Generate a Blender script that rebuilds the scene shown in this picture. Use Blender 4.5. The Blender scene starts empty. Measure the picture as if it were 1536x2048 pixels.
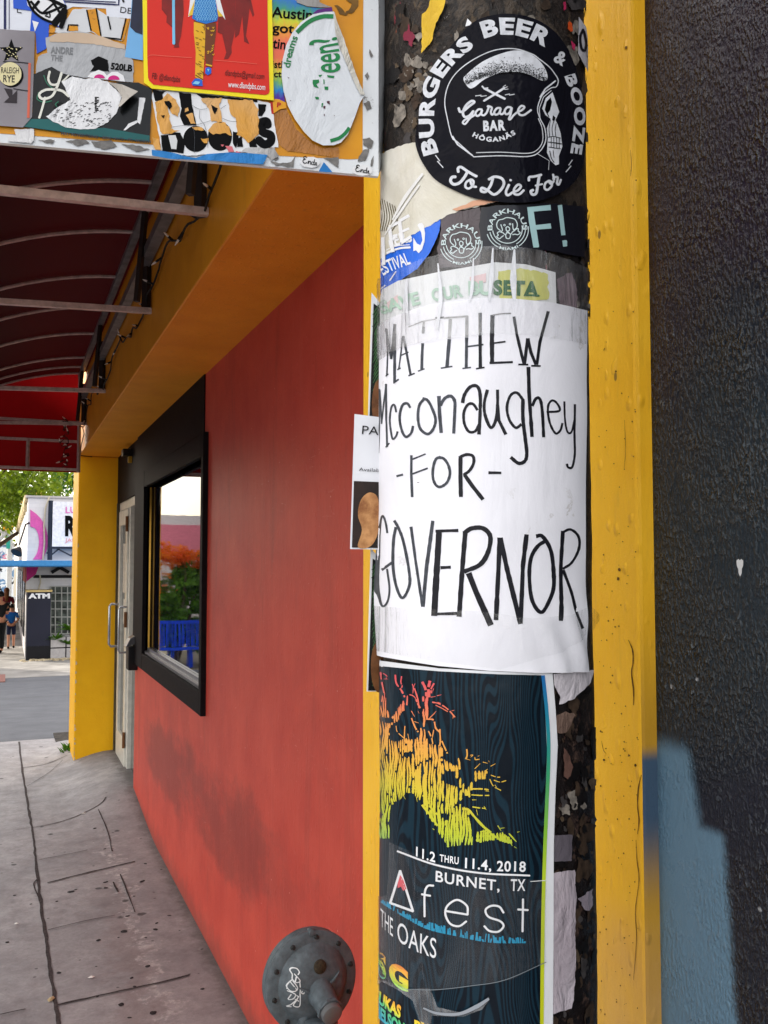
import bpy, bmesh, math, random
from mathutils import Vector, Matrix, noise
from mathutils.geometry import delaunay_2d_cdt
random.seed(7)
R = math.radians
sc = bpy.context.scene
COL = sc.collection

# ------------------------------------------------------------------ camera
FPX = 1800.0                                   # focal length in pixels of the 1536x2048 photograph
AZ, PITCH = R(22.7), R(3.18)
CAM = Vector((0, 0, 1.7))
FW = Vector((math.sin(AZ)*math.cos(PITCH), math.cos(AZ)*math.cos(PITCH), math.sin(PITCH)))
RT = Vector((math.cos(AZ), -math.sin(AZ), 0))
UP = RT.cross(FW)
cd = bpy.data.cameras.new('camera')
cam = bpy.data.objects.new('camera', cd); COL.objects.link(cam)
cam.location = CAM
cam.rotation_euler = (R(90)+PITCH, 0, -AZ)
cd.sensor_fit = 'VERTICAL'; cd.sensor_height = 36.0; cd.lens = 36.0*FPX/2048
cd.clip_start = 0.02; cd.clip_end = 2000
sc.camera = cam

# ------------------------------------------------------------------ sky, sun, exposure
SUN_EL, SUN_AZ = R(22), R(-45)                  # azimuth measured from +Y towards +X
wd = bpy.data.worlds.new('World'); sc.world = wd; wd.use_nodes = True
nt = wd.node_tree; bgn = nt.nodes['Background']
sky = nt.nodes.new('ShaderNodeTexSky'); sky.sky_type = 'NISHITA'; sky.sun_disc = False
sky.sun_elevation = SUN_EL; sky.sun_rotation = SUN_AZ
sky.air_density = 1.0; sky.dust_density = 2.0; sky.ozone_density = 0.6
tc = nt.nodes.new('ShaderNodeTexCoord'); cn = nt.nodes.new('ShaderNodeTexNoise')
cn.inputs['Scale'].default_value = 2.2; cn.inputs['Detail'].default_value = 7
cr = nt.nodes.new('ShaderNodeValToRGB'); cr.color_ramp.elements[0].position = .38; cr.color_ramp.elements[1].position = .6
cr.color_ramp.elements[0].color = (.35,.35,.35,1); cr.color_ramp.elements[1].color = (.95,.95,.95,1)
mx = nt.nodes.new('ShaderNodeMix'); mx.data_type = 'RGBA'
nt.links.new(tc.outputs['Generated'], cn.inputs['Vector']); nt.links.new(cn.outputs['Fac'], cr.inputs['Fac'])
nt.links.new(cr.outputs['Color'], mx.inputs['Factor']); nt.links.new(sky.outputs['Color'], mx.inputs['A'])
mx.inputs['B'].default_value = (8.3, 8.0, 7.7, 1)
nt.links.new(mx.outputs['Result'], bgn.inputs['Color']); bgn.inputs['Strength'].default_value = 0.13
sd = bpy.data.lights.new('sun', 'SUN'); sd.energy = 3.2; sd.angle = R(0.6); sd.color = (1.0, .93, .80)
so = bpy.data.objects.new('sun', sd); COL.objects.link(so)
sdir = Vector((math.sin(SUN_AZ)*math.cos(SUN_EL), math.cos(SUN_AZ)*math.cos(SUN_EL), math.sin(SUN_EL)))
so.rotation_euler = sdir.to_track_quat('Z', 'Y').to_euler(); so.location = sdir*60
sc.view_settings.view_transform = 'Standard'; sc.view_settings.look = 'None'
sc.view_settings.exposure = 1.56; sc.view_settings.gamma = 1.0

# ------------------------------------------------------------------ projection helpers (photo pixel -> point on a real surface)
def ray(px, py): return FW + RT*((px-768)/FPX) - UP*((py-1024)/FPX)
def onX(px, py, x): d = ray(px, py); return CAM + d*((x-CAM.x)/d.x)
def onY(px, py, y): d = ray(px, py); return CAM + d*((y-CAM.y)/d.y)
def onZ(px, py, z): d = ray(px, py); return CAM + d*((z-CAM.z)/d.z)
def atD(px, py, dep): return CAM + ray(px, py)*dep
def zt(ox, oy, w=None, h=None):
    s = 1536.0/w if w else 2048.0/h
    return lambda pts: [(ox+p[0]/s, oy+p[1]/s) for p in pts]

class Plane:
    def __init__(s, o, u, v):
        s.o = Vector(o); s.u = Vector(u).normalized(); s.v = Vector(v).normalized(); s.n = s.u.cross(s.v)
        if s.n.dot(CAM-s.o) < 0: s.n = -s.n
    def to2d(s, px, py):
        d = ray(px, py); t = (s.o-CAM).dot(s.n)/d.dot(s.n); p = CAM+d*t-s.o
        return (p.dot(s.u), p.dot(s.v))
    def to3d(s, a, b, off): return s.o+s.u*a+s.v*b+s.n*off
    step = None
class Cyl:
    def __init__(s, cx, cy, r):
        s.c = Vector((cx, cy)); s.r = r
        t = (Vector((CAM.x, CAM.y))-s.c); s.t = t.normalized(); s.dist = t.length
        s.w = Vector((-s.t.y, s.t.x))
        if s.w.dot(Vector((RT.x, RT.y))) < 0: s.w = -s.w
    def to2d(s, px, py):
        d = ray(px, py); d2 = Vector((d.x, d.y)); o = Vector((CAM.x, CAM.y))-s.c
        A = d2.dot(d2); B = 2*o.dot(d2); C = o.dot(o)-s.r**2; D = B*B-4*A*C
        t = (-B-math.sqrt(D))/(2*A) if D > 0 else -B/(2*A)
        p = o+d2*t; th = math.atan2(p.dot(s.w), p.dot(s.t))
        if D <= 0:
            th += (1 if th > 0 else -1)*min(.5, (p.length-s.r)/s.r*4+.04)
        return (th*s.r, CAM.z+d.z*t)
    def to3d(s, a, b, off):
        th = a/s.r; r = s.r+off
        q = s.c+s.t*(math.cos(th)*r)+s.w*(math.sin(th)*r)
        return Vector((q.x, q.y, b))
    step = .006
PLR = .0825
POLE = Cyl(.3498, .6268, PLR)

# ------------------------------------------------------------------ mesh builder
ORG = {}
class MB:
    def __init__(s): s.v = []; s.f = []; s.mi = []
    def add(s, vs, fs, m=0):
        b = len(s.v); s.v += [Vector(p) for p in vs]; s.f += [tuple(i+b for i in f) for f in fs]; s.mi += [m]*len(fs); return s
    def box(s, lo, hi, m=0):
        x0,y0,z0 = lo; x1,y1,z1 = hi
        if x0>x1:x0,x1=x1,x0
        if y0>y1:y0,y1=y1,y0
        if z0>z1:z0,z1=z1,z0
        return s.add([(x0,y0,z0),(x1,y0,z0),(x1,y1,z0),(x0,y1,z0),(x0,y0,z1),(x1,y0,z1),(x1,y1,z1),(x0,y1,z1)],
              [(0,3,2,1),(4,5,6,7),(0,1,5,4),(1,2,6,5),(2,3,7,6),(3,0,4,7)], m)
    def obox(s, o, ax, ay, az, m=0):      # centre and three half axes
        o, ax, ay, az = map(Vector, (o, ax, ay, az))
        return s.add([o+ax*i+ay*j+az*k for k in (-1,1) for i,j in ((-1,-1),(1,-1),(1,1),(-1,1))],
              [(0,3,2,1),(4,5,6,7),(0,1,5,4),(1,2,6,5),(2,3,7,6),(3,0,4,7)], m)
    def tube(s, pts, r, n=8, cap=True, m=0, sq=None):
        pts = [Vector(p) for p in pts]; rs = r if isinstance(r, (list, tuple)) else [r]*len(pts)
        vs = []; fs = []; prev = None
        for i, p in enumerate(pts):
            d = (pts[min(i+1, len(pts)-1)]-pts[max(i-1, 0)])
            if d.length < 1e-9: d = Vector((0,0,1))
            d.normalize()
            if prev is None: a = d.orthogonal().normalized() if abs(d.z) > .95 else d.cross(Vector((0,0,1))).normalized()
            else: a = (prev-d*prev.dot(d)); a = a.normalized() if a.length > 1e-6 else d.orthogonal().normalized()
            prev = a; b = d.cross(a)
            for k in range(n):
                t = 2*math.pi*(k+.5)/n
                ca, cb = math.cos(t), math.sin(t)
                if n == 4: ca, cb = ca*1.414, cb*1.414
                if sq: cb *= sq
                vs.append(p+(a*ca+b*cb)*rs[i])
        for i in range(len(pts)-1):
            for k in range(n): fs.append((i*n+k, i*n+(k+1)%n, (i+1)*n+(k+1)%n, (i+1)*n+k))
        if cap: fs.append(tuple(reversed(range(n)))); fs.append(tuple((len(pts)-1)*n+k for k in range(n)))
        return s.add(vs, fs, m)
    def lathe(s, o, ax, prof, n=32, m=0, sweep=None):   # prof: (radius, along)
        o = Vector(o); ax = Vector(ax).normalized(); a = ax.orthogonal().normalized(); b = ax.cross(a)
        vs = []; fs = []
        for r, h in prof:
            for k in range(n):
                t = 2*math.pi*k/n; vs.append(o+ax*h+(a*math.cos(t)+b*math.sin(t))*r)
        for i in range(len(prof)-1):
            for k in range(n): fs.append((i*n+k, i*n+(k+1)%n, (i+1)*n+(k+1)%n, (i+1)*n+k))
        fs.append(tuple(reversed(range(n)))); fs.append(tuple((len(prof)-1)*n+k for k in range(n)))
        return s.add(vs, fs, m)
    def build(s, name, mat, parent=None, smooth=None, bevel=0, base=False):
        if parent is not None: o0 = ORG[parent.name]
        else:
            lo = Vector([min(p[i] for p in s.v) for i in range(3)]); hi = Vector([max(p[i] for p in s.v) for i in range(3)])
            o0 = (lo+hi)/2; o0.z = lo.z
        me = bpy.data.meshes.new(name); me.from_pydata([p-o0 for p in s.v], [], s.f)
        for mm in (mat if isinstance(mat, (list, tuple)) else [mat]): me.materials.append(mm)
        me.polygons.foreach_set('material_index', s.mi)
        bm = bmesh.new(); bm.from_mesh(me)
        if not base: bmesh.ops.recalc_face_normals(bm, faces=bm.faces[:])
        if bevel: bmesh.ops.bevel(bm, geom=bm.edges[:], offset=bevel, segments=2, affect='EDGES', profile=.6)
        bm.to_mesh(me); bm.free()
        if smooth is not None:
            me.polygons.foreach_set('use_smooth', [True]*len(me.polygons))
            if smooth < 180: me.set_sharp_from_angle(angle=R(smooth))
        me.update()
        o = bpy.data.objects.new(name, me); COL.objects.link(o)
        if parent is not None: o.parent = parent
        else: o.location = o0
        ORG[o.name] = o0
        return o
def tag(o, label, cat, group=None, kind=None):
    if kind: o['kind'] = kind
    if label: o['label'] = label
    if cat: o['category'] = cat
    if group: o['group'] = group
    return o
def empty(name, loc, label, cat, group=None):
    o = bpy.data.objects.new(name, None); COL.objects.link(o); o.location = loc; o.empty_display_size = .1
    ORG[o.name] = Vector(loc); return tag(o, label, cat, group)

# ------------------------------------------------------------------ flat artwork on a surface
OFFC = [0]
def micro(): OFFC[0] += 1; return (OFFC[0] % 40)*2e-6
def dens(pts, close=False, maxd=10):
    out = []; n = len(pts)
    for i in range(n if close else n-1):
        a = Vector(pts[i][:2]); b = Vector(pts[(i+1) % n][:2]); k = max(1, int((b-a).length/maxd))
        for j in range(k): out.append(tuple(a.lerp(b, j/k)))
    if not close: out.append(tuple(pts[-1][:2]))
    return out
def crom(pts, k=5, close=False):
    P = [Vector(p) for p in pts]; n = len(P); out = []
    if n < 3: return [tuple(p) for p in P]
    for i in range(n if close else n-1):
        p1, p2 = P[i], P[(i+1) % n]
        p0 = P[i-1] if (i > 0 or close) else p1*2-p2
        p3 = P[(i+2) % n] if (i+2 < n or close) else p2*2-p1
        for j in range(k):
            t = j/k
            out.append(tuple(.5*((2*p1)+(p2-p0)*t+(2*p0-5*p1+4*p2-p3)*t*t+(3*p1-p0-3*p2+p3)*t**3)))
    if not close: out.append(tuple(P[-1]))
    return out
def rough_edge(pts, amp=2.0, maxd=5, close=True, seed=0):
    d = dens(pts, close, maxd); out = []
    for i, p in enumerate(d):
        q = Vector((p[0]*.11+seed*7.3, p[1]*.11, seed))
        out.append((p[0]+noise.noise(q)*amp*1.6+random.uniform(-.3,.3)*amp, p[1]+noise.noise(q+Vector((31,7,3)))*amp*1.6+random.uniform(-.3,.3)*amp))
    return out
def fill(mb, surf, polys, off=.0003, m=0, warp=None, step=None, maxd=8, is2d=False):
    """polys: outer outline and optional holes, in photo pixels"""
    vs = []; loops = []
    st = step if step is not None else surf.step
    for poly in polys:
        q = poly if is2d else dens(poly, True, maxd)
        l = []
        for p in q:
            c = p if is2d else surf.to2d(*p)
            l.append(len(vs)); vs.append(Vector(c))
        loops.append(l)
    edges = [(l[i], l[(i+1) % len(l)]) for l in loops for i in range(len(l))]
    if st:
        xs = [v.x for v in vs]; ys = [v.y for v in vs]
        x = min(xs)+st/2
        while x < max(xs):
            y = min(ys)+st/2
            while y < max(ys):
                vs.append(Vector((x+random.uniform(-.2,.2)*st, y+random.uniform(-.2,.2)*st))); y += st
            x += st
    r = delaunay_2d_cdt(vs, edges, [], 2 if len(polys) > 1 else 1, 1e-7)
    o = off+micro()
    out = []
    for v in r[0]:
        e = warp(v.x, v.y) if warp else 0
        out.append(surf.to3d(v.x, v.y, o+e))
    return mb.add(out, r[2], m)
def stroke(mb, surf, pts, w, off=.0004, m=0, cap=True, smooth=True, warp=None, jit=0):
    ws = None
    if isinstance(w, (list, tuple)): ws = w
    P = crom(pts, 6) if (smooth and len(pts) > 2) else dens(pts, False, 9)
    P = dens(P, False, 9); n = len(P); V = [Vector(p) for p in P]
    o = off+micro(); vs = []; fs = []
    def W(i):
        t = i/max(1, n-1)
        if ws is None: b = w
        else:
            k = t*(len(ws)-1); j = min(int(k), len(ws)-2); b = ws[j]+(ws[j+1]-ws[j])*(k-j)
        if jit: b *= 1+jit*noise.noise(Vector((V[i].x*.35, V[i].y*.35, 3)))
        return b/2
    def put(p):
        c = surf.to2d(p.x, p.y); e = warp(*c) if warp else 0
        vs.append(surf.to3d(c[0], c[1], o+e)); return len(vs)-1
    rows = []
    for i in range(n):
        d = V[min(i+1, n-1)]-V[max(i-1, 0)]
        if d.length < 1e-9: d = Vector((1,0))
        d.normalize(); nn = Vector((-d.y, d.x)); h = W(i)
        rows.append((put(V[i]+nn*h), put(V[i]-nn*h)))
        if cap and i in (0, n-1):
            s_ = -1 if i == 0 else 1
            a = [put(V[i]+d*s_*h*.75*math.sin(t)+nn*h*math.cos(t)) for t in (R(45), R(90), R(135))]
            fs.append((rows[-1][0], a[0], a[1], a[2], rows[-1][1]))
    for i in range(n-1): fs.append((rows[i][0], rows[i+1][0], rows[i+1][1], rows[i][1]))
    return mb.add(vs, fs, m)
TXT = {}
def glyphs(s, bold=0.0, sp=1.0):
    k = (s, bold, sp)
    if k not in TXT:
        c = bpy.data.curves.new('t', 'FONT'); c.body = s; c.offset = bold; c.space_character = sp; c.resolution_u = 4
        o = bpy.data.objects.new('t', c); COL.objects.link(o)
        dg = bpy.context.evaluated_depsgraph_get(); ev = o.evaluated_get(dg); me = ev.to_mesh()
        vs = [(v.co.x, v.co.y) for v in me.vertices]; fs = [tuple(p.vertices) for p in me.polygons]
        ev.to_mesh_clear(); bpy.data.objects.remove(o); bpy.data.curves.remove(c)
        x0 = min(v[0] for v in vs); x1 = max(v[0] for v in vs)
        TXT[k] = ([(v[0]-x0, v[1]) for v in vs], fs, x1-x0)
    return TXT[k]
CAPH = .70
def text(mb, surf, s, path, h, bold=.012, off=.0005, m=0, sp=1.0, up=None, warp=None, shear=0, keep=None):
    """text whose baseline follows a polyline of photo pixels and whose capitals are h pixels tall"""
    vs, fs, w = glyphs(s, bold, sp)
    P = [Vector(p) for p in (crom(path, 8) if len(path) > 2 else path)]
    L = [0]
    for i in range(1, len(P)): L.append(L[-1]+(P[i]-P[i-1]).length)
    o = off+micro(); out = []
    for x, y in vs:
        y = y*h/CAPH; t = x/w*L[-1] + shear*y
        i = 0
        while i < len(L)-2 and L[i+1] < t: i += 1
        f = (t-L[i])/max(1e-9, L[i+1]-L[i]); p = P[i].lerp(P[i+1], f)
        if up is None:
            i0 = max(0, i-1); i1 = min(len(P)-1, i+2)
            d = (P[i1]-P[i0]).normalized() if len(P) > 2 else (P[1]-P[0]).normalized(); u = Vector((d.y, -d.x))
        else: u = Vector(up).normalized()
        q = p+u*y; c = surf.to2d(q.x, q.y); e = warp(*c) if warp else 0
        out.append(surf.to3d(c[0], c[1], o+e))
    return mb.add(out, fs, m)
def arc(cx, cy, rx, ry, a0, a1, n=24):     # degrees, 0 = right, 90 = up in the picture
    return [(cx+rx*math.cos(R(a0+(a1-a0)*i/n)), cy-ry*math.sin(R(a0+(a1-a0)*i/n))) for i in range(n+1)]

# ------------------------------------------------------------------ materials
def lin(c):
    def f(x): x /= 255.0; return x/12.92 if x <= .04045 else ((x+.055)/1.055)**2.4
    return tuple(f(x) for x in c)+(1.0,)
MT = {}
class NT:
    def __init__(s, name):
        s.m = bpy.data.materials.new(name); s.m.use_nodes = True; s.t = s.m.node_tree; s.b = s.t.nodes['Principled BSDF']
        s.out = s.t.nodes['Material Output']; s.b.inputs['Specular IOR Level'].default_value = .22; s.b.inputs['Specular IOR Level'].default_value = .22; s.b.inputs['Specular IOR Level'].default_value = .22
    def n(s, typ, **k):
        nd = s.t.nodes.new(typ)
        for a, v in k.items():
            if a.startswith('i_'): nd.inputs[a[2:].replace('_', ' ')].default_value = v
            else: setattr(nd, a, v)
        return nd
    def l(s, a, b): s.t.links.new(a, b)
    def pos(s): return s.n('ShaderNodeNewGeometry').outputs['Position']
    def noise(s, vec, scale, detail=4, rough=.55, dist=0):
        n_ = s.n('ShaderNodeTexNoise'); n_.inputs['Scale'].default_value = scale; n_.inputs['Detail'].default_value = detail
        n_.inputs['Roughness'].default_value = rough; n_.inputs['Distortion'].default_value = dist
        if vec is not None: s.l(vec, n_.inputs['Vector'])
        return n_.outputs['Fac']
    def ramp(s, fac, stops):
        r = s.n('ShaderNodeValToRGB'); e = r.color_ramp.elements
        while len(e) < len(stops): e.new(.5)
        for i, (p, c) in enumerate(stops):
            e[i].position = p; e[i].color = c if isinstance(c, tuple) else (c, c, c, 1)
        s.l(fac, r.inputs['Fac']); return r.outputs['Color']
    def mix(s, f, a, b, mode='MIX'):
        x = s.n('ShaderNodeMix'); x.data_type = 'RGBA'; x.blend_type = mode
        for v, k in ((f, 'Factor'), (a, 'A'), (b, 'B')):
            if hasattr(v, 'is_linked'): s.l(v, x.inputs[k])
            else: x.inputs[k].default_value = v
        return x.outputs['Result']
    def math(s, op, a, b=0.0, c=None):
        x = s.n('ShaderNodeMath'); x.operation = op
        for i, v in enumerate((a, b) if c is None else (a, b, c)):
            if hasattr(v, 'is_linked'): s.l(v, x.inputs[i])
            else: x.inputs[i].default_value = v
        return x.outputs[0]
    def sstep(s, v, a, b):
        x = s.n('ShaderNodeMapRange'); x.interpolation_type = 'SMOOTHSTEP'
        s.l(v, x.inputs['Value'])
        if a < b: x.inputs['From Min'].default_value, x.inputs['From Max'].default_value = a, b
        else:
            x.inputs['From Min'].default_value, x.inputs['From Max'].default_value = b, a
            x.inputs['To Min'].default_value, x.inputs['To Max'].default_value = 1, 0
        return x.outputs['Result']
    def scale(s, vec, v):
        m_ = s.n('ShaderNodeMapping'); m_.inputs['Scale'].default_value = v; s.l(vec, m_.inputs['Vector']); return m_.outputs['Vector']
    def bump(s, h, strength, dist=.01):
        b = s.n('ShaderNodeBump'); b.inputs['Strength'].default_value = strength; b.inputs['Distance'].default_value = dist
        s.l(h, b.inputs['Height']); s.l(b.outputs['Normal'], s.b.inputs['Normal']); return b
    def set(s, **k):
        for a, v in k.items():
            i = s.b.inputs[a.replace('_', ' ')]
            if hasattr(v, 'is_linked'): s.l(v, i)
            else: i.default_value = v
        return s
def mat(name, col, rough=.55, metal=0, var=.12, vscale=14, bump=0, bscale=120, bdist=.002, coat=0, spec=.22, trans=0, col2=None, stretch=None):
    if name in MT: return MT[name]
    c = lin(col) if max(col) > 1 else tuple(col)+(1,)
    t = NT(name); p = t.pos()
    if stretch: p = t.scale(p, stretch)
    c2 = (lin(col2) if col2 else tuple(x*(1-var*2) for x in c[:3])+(1,))
    f = t.noise(p, vscale, 5, .6)
    t.set(Base_Color=t.mix(t.ramp(f, [(.35, 0.0), (.7, 1.0)]), c, c2), Roughness=rough, Metallic=metal)
    t.b.inputs['Specular IOR Level'].default_value = spec
    t.b.inputs['Coat Weight'].default_value = coat; t.b.inputs['Coat Roughness'].default_value = .08
    if bump: t.bump(t.noise(p, bscale, 4, .6), bump, bdist)
    if trans:
        tr = t.n('ShaderNodeBsdfTranslucent'); tr.inputs['Color'].default_value = c
        ms = t.n('ShaderNodeMixShader'); ms.inputs[0].default_value = trans
        t.l(t.b.outputs[0], ms.inputs[1]); t.l(tr.outputs[0], ms.inputs[2]); t.l(ms.outputs[0], t.out.inputs['Surface'])
    MT[name] = t.m; return t.m
# ================================================================== setting: ground, road, pavement
DO, DR, ZS = .545, .86, 2.6
def gz(y):
    if y < 9.4: return -.12
    if y < 22: return -.12-.062*(y-9.4)
    return -.90-.003*(y-22)
def strip(name, m, x0, x1, ys, dz, kind_label=True, nx=1):
    mb = MB()
    for y0, y1 in zip(ys[:-1], ys[1:]):
        for i in range(nx):
            a = x0+(x1-x0)*i/nx; b = x0+(x1-x0)*(i+1)/nx
            mb.add([(a,y0,gz(y0)+dz),(b,y0,gz(y0)+dz),(b,y1,gz(y1)+dz),(a,y1,gz(y1)+dz)], [(0,1,2,3)])
    o = mb.build(name, m); o['kind'] = 'structure'; return o
t = NT('asphalt'); p = t.pos()
f1 = t.noise(p, 3, 6, .65); f2 = t.noise(p, 160, 3, .7); f3 = t.noise(t.scale(p, (.35, 3, 1)), .8, 4)
c = t.mix(t.ramp(f1, [(.3, 0.), (.75, 1.)]), (.085,.088,.10,1), (.135,.138,.152,1))
c = t.mix(t.ramp(f2, [(.35, 0.), (.7, .35)]), c, (.07,.07,.075,1))
c = t.mix(t.ramp(f3, [(.55, 0.), (.62, .4)]), c, (.08,.08,.085,1))
t.set(Base_Color=c, Roughness=.85); t.bump(f2, .4, .004); ASPH = t.m
t = NT('soil'); p = t.pos(); t.set(Base_Color=t.mix(t.noise(p, 4), (.12,.10,.07,1), (.22,.2,.15,1)), Roughness=.95); SOIL = t.m
YS = [-200, 9.4, 13, 18, 22, 60, 900]
strip('ground', SOIL, -500, 500, YS, -.03)
strip('road', ASPH, -60, 60, [-80, 9.4, 11, 13, 16, 19, 22], 0)

# concrete with stains, gum spots and pale efflorescence
t = NT('concrete'); p = t.pos()
f1 = t.noise(p, 1.6, 7, .62, .4); f2 = t.noise(p, 9, 6, .7); f3 = t.noise(p, 220, 3, .6)
c = t.mix(t.ramp(f1, [(.3, 0.), (.72, 1.)]), (.215,.206,.216,1), (.405,.385,.388,1)); c = t.mix(t.ramp(t.noise(p, 55, 5, .75), [(.45, 0.), (.8, .5)]), c, (.15,.14,.142,1)); c = t.mix(t.ramp(t.noise(p, 31, 6, .7), [(.58, 0.), (.75, .4)]), c, (.52,.50,.49,1))
c = t.mix(t.ramp(f2, [(.42, 0.), (.75, .55)]), c, (.16,.145,.15,1))
sx = t.n('ShaderNodeSeparateXYZ'); t.l(p, sx.inputs[0])
# pale mineral line that runs along the wall foot
wob = t.math('MULTIPLY', t.math('SUBTRACT', t.noise(p, 5.5, 6, .7), .5), .55)
d = t.math('ABSOLUTE', t.math('SUBTRACT', t.math('ADD', sx.outputs['X'], wob), .60))
pale = t.math('MULTIPLY', t.sstep(d, .05, .0), t.math('MULTIPLY', t.sstep(sx.outputs['Y'], 6.2, 5.4), t.ramp(t.noise(p, 26, 5, .7), [(.45, 0.), (.62, 1.)])))
c = t.mix(t.math('MULTIPLY', pale, .75), c, (.62,.60,.58,1))
rust = t.math('MULTIPLY', t.sstep(t.math('ABSOLUTE', t.math('SUBTRACT', t.math('ADD', sx.outputs['X'], wob), .52)), .13, .02), t.sstep(sx.outputs['Y'], 5.6, 4.0))
c = t.mix(t.math('MULTIPLY', rust, .35), c, (.18,.12,.11,1))
vo = t.n('ShaderNodeTexVoronoi'); vo.inputs['Scale'].default_value = 5.2; t.l(t.scale(p, (1, 1, 0)), vo.inputs['Vector'])
spot = t.math('MULTIPLY', t.sstep(t.math('ADD', vo.outputs['Distance'], t.math('MULTIPLY', t.noise(p, 38, 3), .12)), .185, .135), t.ramp(vo.outputs['Color'], [(.46, 0.), (.48, .9)]))
c = t.mix(spot, c, (.05,.047,.05,1))
vo2 = t.n('ShaderNodeTexVoronoi'); vo2.inputs['Scale'].default_value = 13; t.l(t.scale(p, (1, 1, 0)), vo2.inputs['Vector'])
sp2 = t.math('MULTIPLY', t.sstep(vo2.outputs['Distance'], .11, .07), t.ramp(vo2.outputs['Color'], [(.62, 0.), (.64, .8)]))
c = t.mix(sp2, c, (.07,.065,.07,1))
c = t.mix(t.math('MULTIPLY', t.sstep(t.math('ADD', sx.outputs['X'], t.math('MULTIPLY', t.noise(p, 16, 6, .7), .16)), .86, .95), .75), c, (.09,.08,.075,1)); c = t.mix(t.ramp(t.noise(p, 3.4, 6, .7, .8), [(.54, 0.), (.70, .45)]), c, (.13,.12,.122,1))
t.set(Base_Color=c, Roughness=t.ramp(f2, [(.3, .5), (.8, .85)])); t.bump(t.math('ADD', f2, t.math('MULTIPLY', f3, .5)), .35, .004); CONC = t.m
def sw_h(x, y):
    s = lambda v, a, b: (lambda k: k*k*(3-2*k))(min(1, max(0, (v-a)/(b-a))))
    return .115*s(x, .30, .84)*s(y, 5.5, 6.9)*(1-s(y, 8.7, 9.3))
mb = MB(); nx, ny = 46, 130; vs = []; fs = []
for j in range(ny+1):
    for i in range(nx+1):
        x = -2.4+(.92+2.4)*i/nx; y = -3+(9.35+3)*j/ny; vs.append((x, y, sw_h(x, y)+.0035*noise.noise(Vector((x*2, y*2, 0)))))
for j in range(ny):
    for i in range(nx): a = j*(nx+1)+i; fs.append((a, a+1, a+nx+2, a+nx+1))
mb.add(vs, fs); n0 = len(vs)
for i in range(nx):            # kerb face at the cross street
    x0, x1 = -2.4+(3.32)*i/nx, -2.4+3.32*(i+1)/nx
    mb.add([(x0,9.35,0),(x1,9.35,0),(x1,9.40,-.14),(x0,9.40,-.14)], [(0,1,2,3)])
mb.add([(-2.4,-3,0),(-2.4,9.35,0),(-2.46,9.35,-.14),(-2.46,-3,-.14)], [(0,1,2,3)])
sw = mb.build('pavement', CONC, smooth=30); sw['kind'] = 'structure'
JOINT = mat('joint_dirt', (74,66,66), .95, var=.3, vscale=60)
def gpath(pts, w, lift=.003, jit=.5):
    mb2 = MB(); P = [Vector(onZ(px, py, 0)) for px, py in dens(crom(pts, 5) if len(pts) > 2 else pts, False, 6)]
    vs = []; fs = []
    for i, q in enumerate(P):
        d_ = (P[min(i+1, len(P)-1)]-P[max(0, i-1)]).normalized(); n_ = Vector((-d_.y, d_.x, 0))
        ww = w*(1+jit*noise.noise(Vector((q.x*9, q.y*9, 1))))/2
        off_ = n_*(w*jit*.8*noise.noise(Vector((q.x*14, q.y*14, 8))))
        for s_ in (1, -1): e = q+n_*ww*s_+off_; vs.append((e.x, e.y, sw_h(e.x, e.y)+lift+.0035*noise.noise(Vector((e.x*2, e.y*2, 0)))))
    for i in range(len(P)-1): fs.append((2*i, 2*i+2, 2*i+3, 2*i+1))
    return vs, fs
mb = MB(); z7 = zt(0, 1400, 560)
for k, (pts, w) in enumerate([([(105,230),(122,380),(150,560),(182,760),(205,960),(225,1130),(250,1290),(275,1480),(300,1640),(322,1790)], .015), ([(175,705),(390,660),(540,622),(580,595)], .010),
               ([(260,1005),(480,950),(740,888)], .012), ([(310,1680),(560,1625),(860,1560),(1040,1512)], .011), ([(120,375),(240,357),(370,330)], .010),
               ([(215,880),(400,845),(480,828)], .005), ([(265,1265),(470,1215),(630,1185)], .006), ([(540,640),(590,740),(615,835)], .007), ([(660,960),(700,1060),(740,1170)], .006),
               ([(205,985),(185,1020),(215,1090)], .008), ([(150,475),(250,415),(345,350)], .004), ([(0,1735),(140,1705)], .008), ([(70,722),(175,705)], .004), ([(620,1005),(648,1060)], .009)]):
    vs, fs = gpath(z7(pts), w, .003+.0003*k); mb.add(vs, fs)
jo = mb.build('pavement_joint', JOINT, sw)
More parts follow.
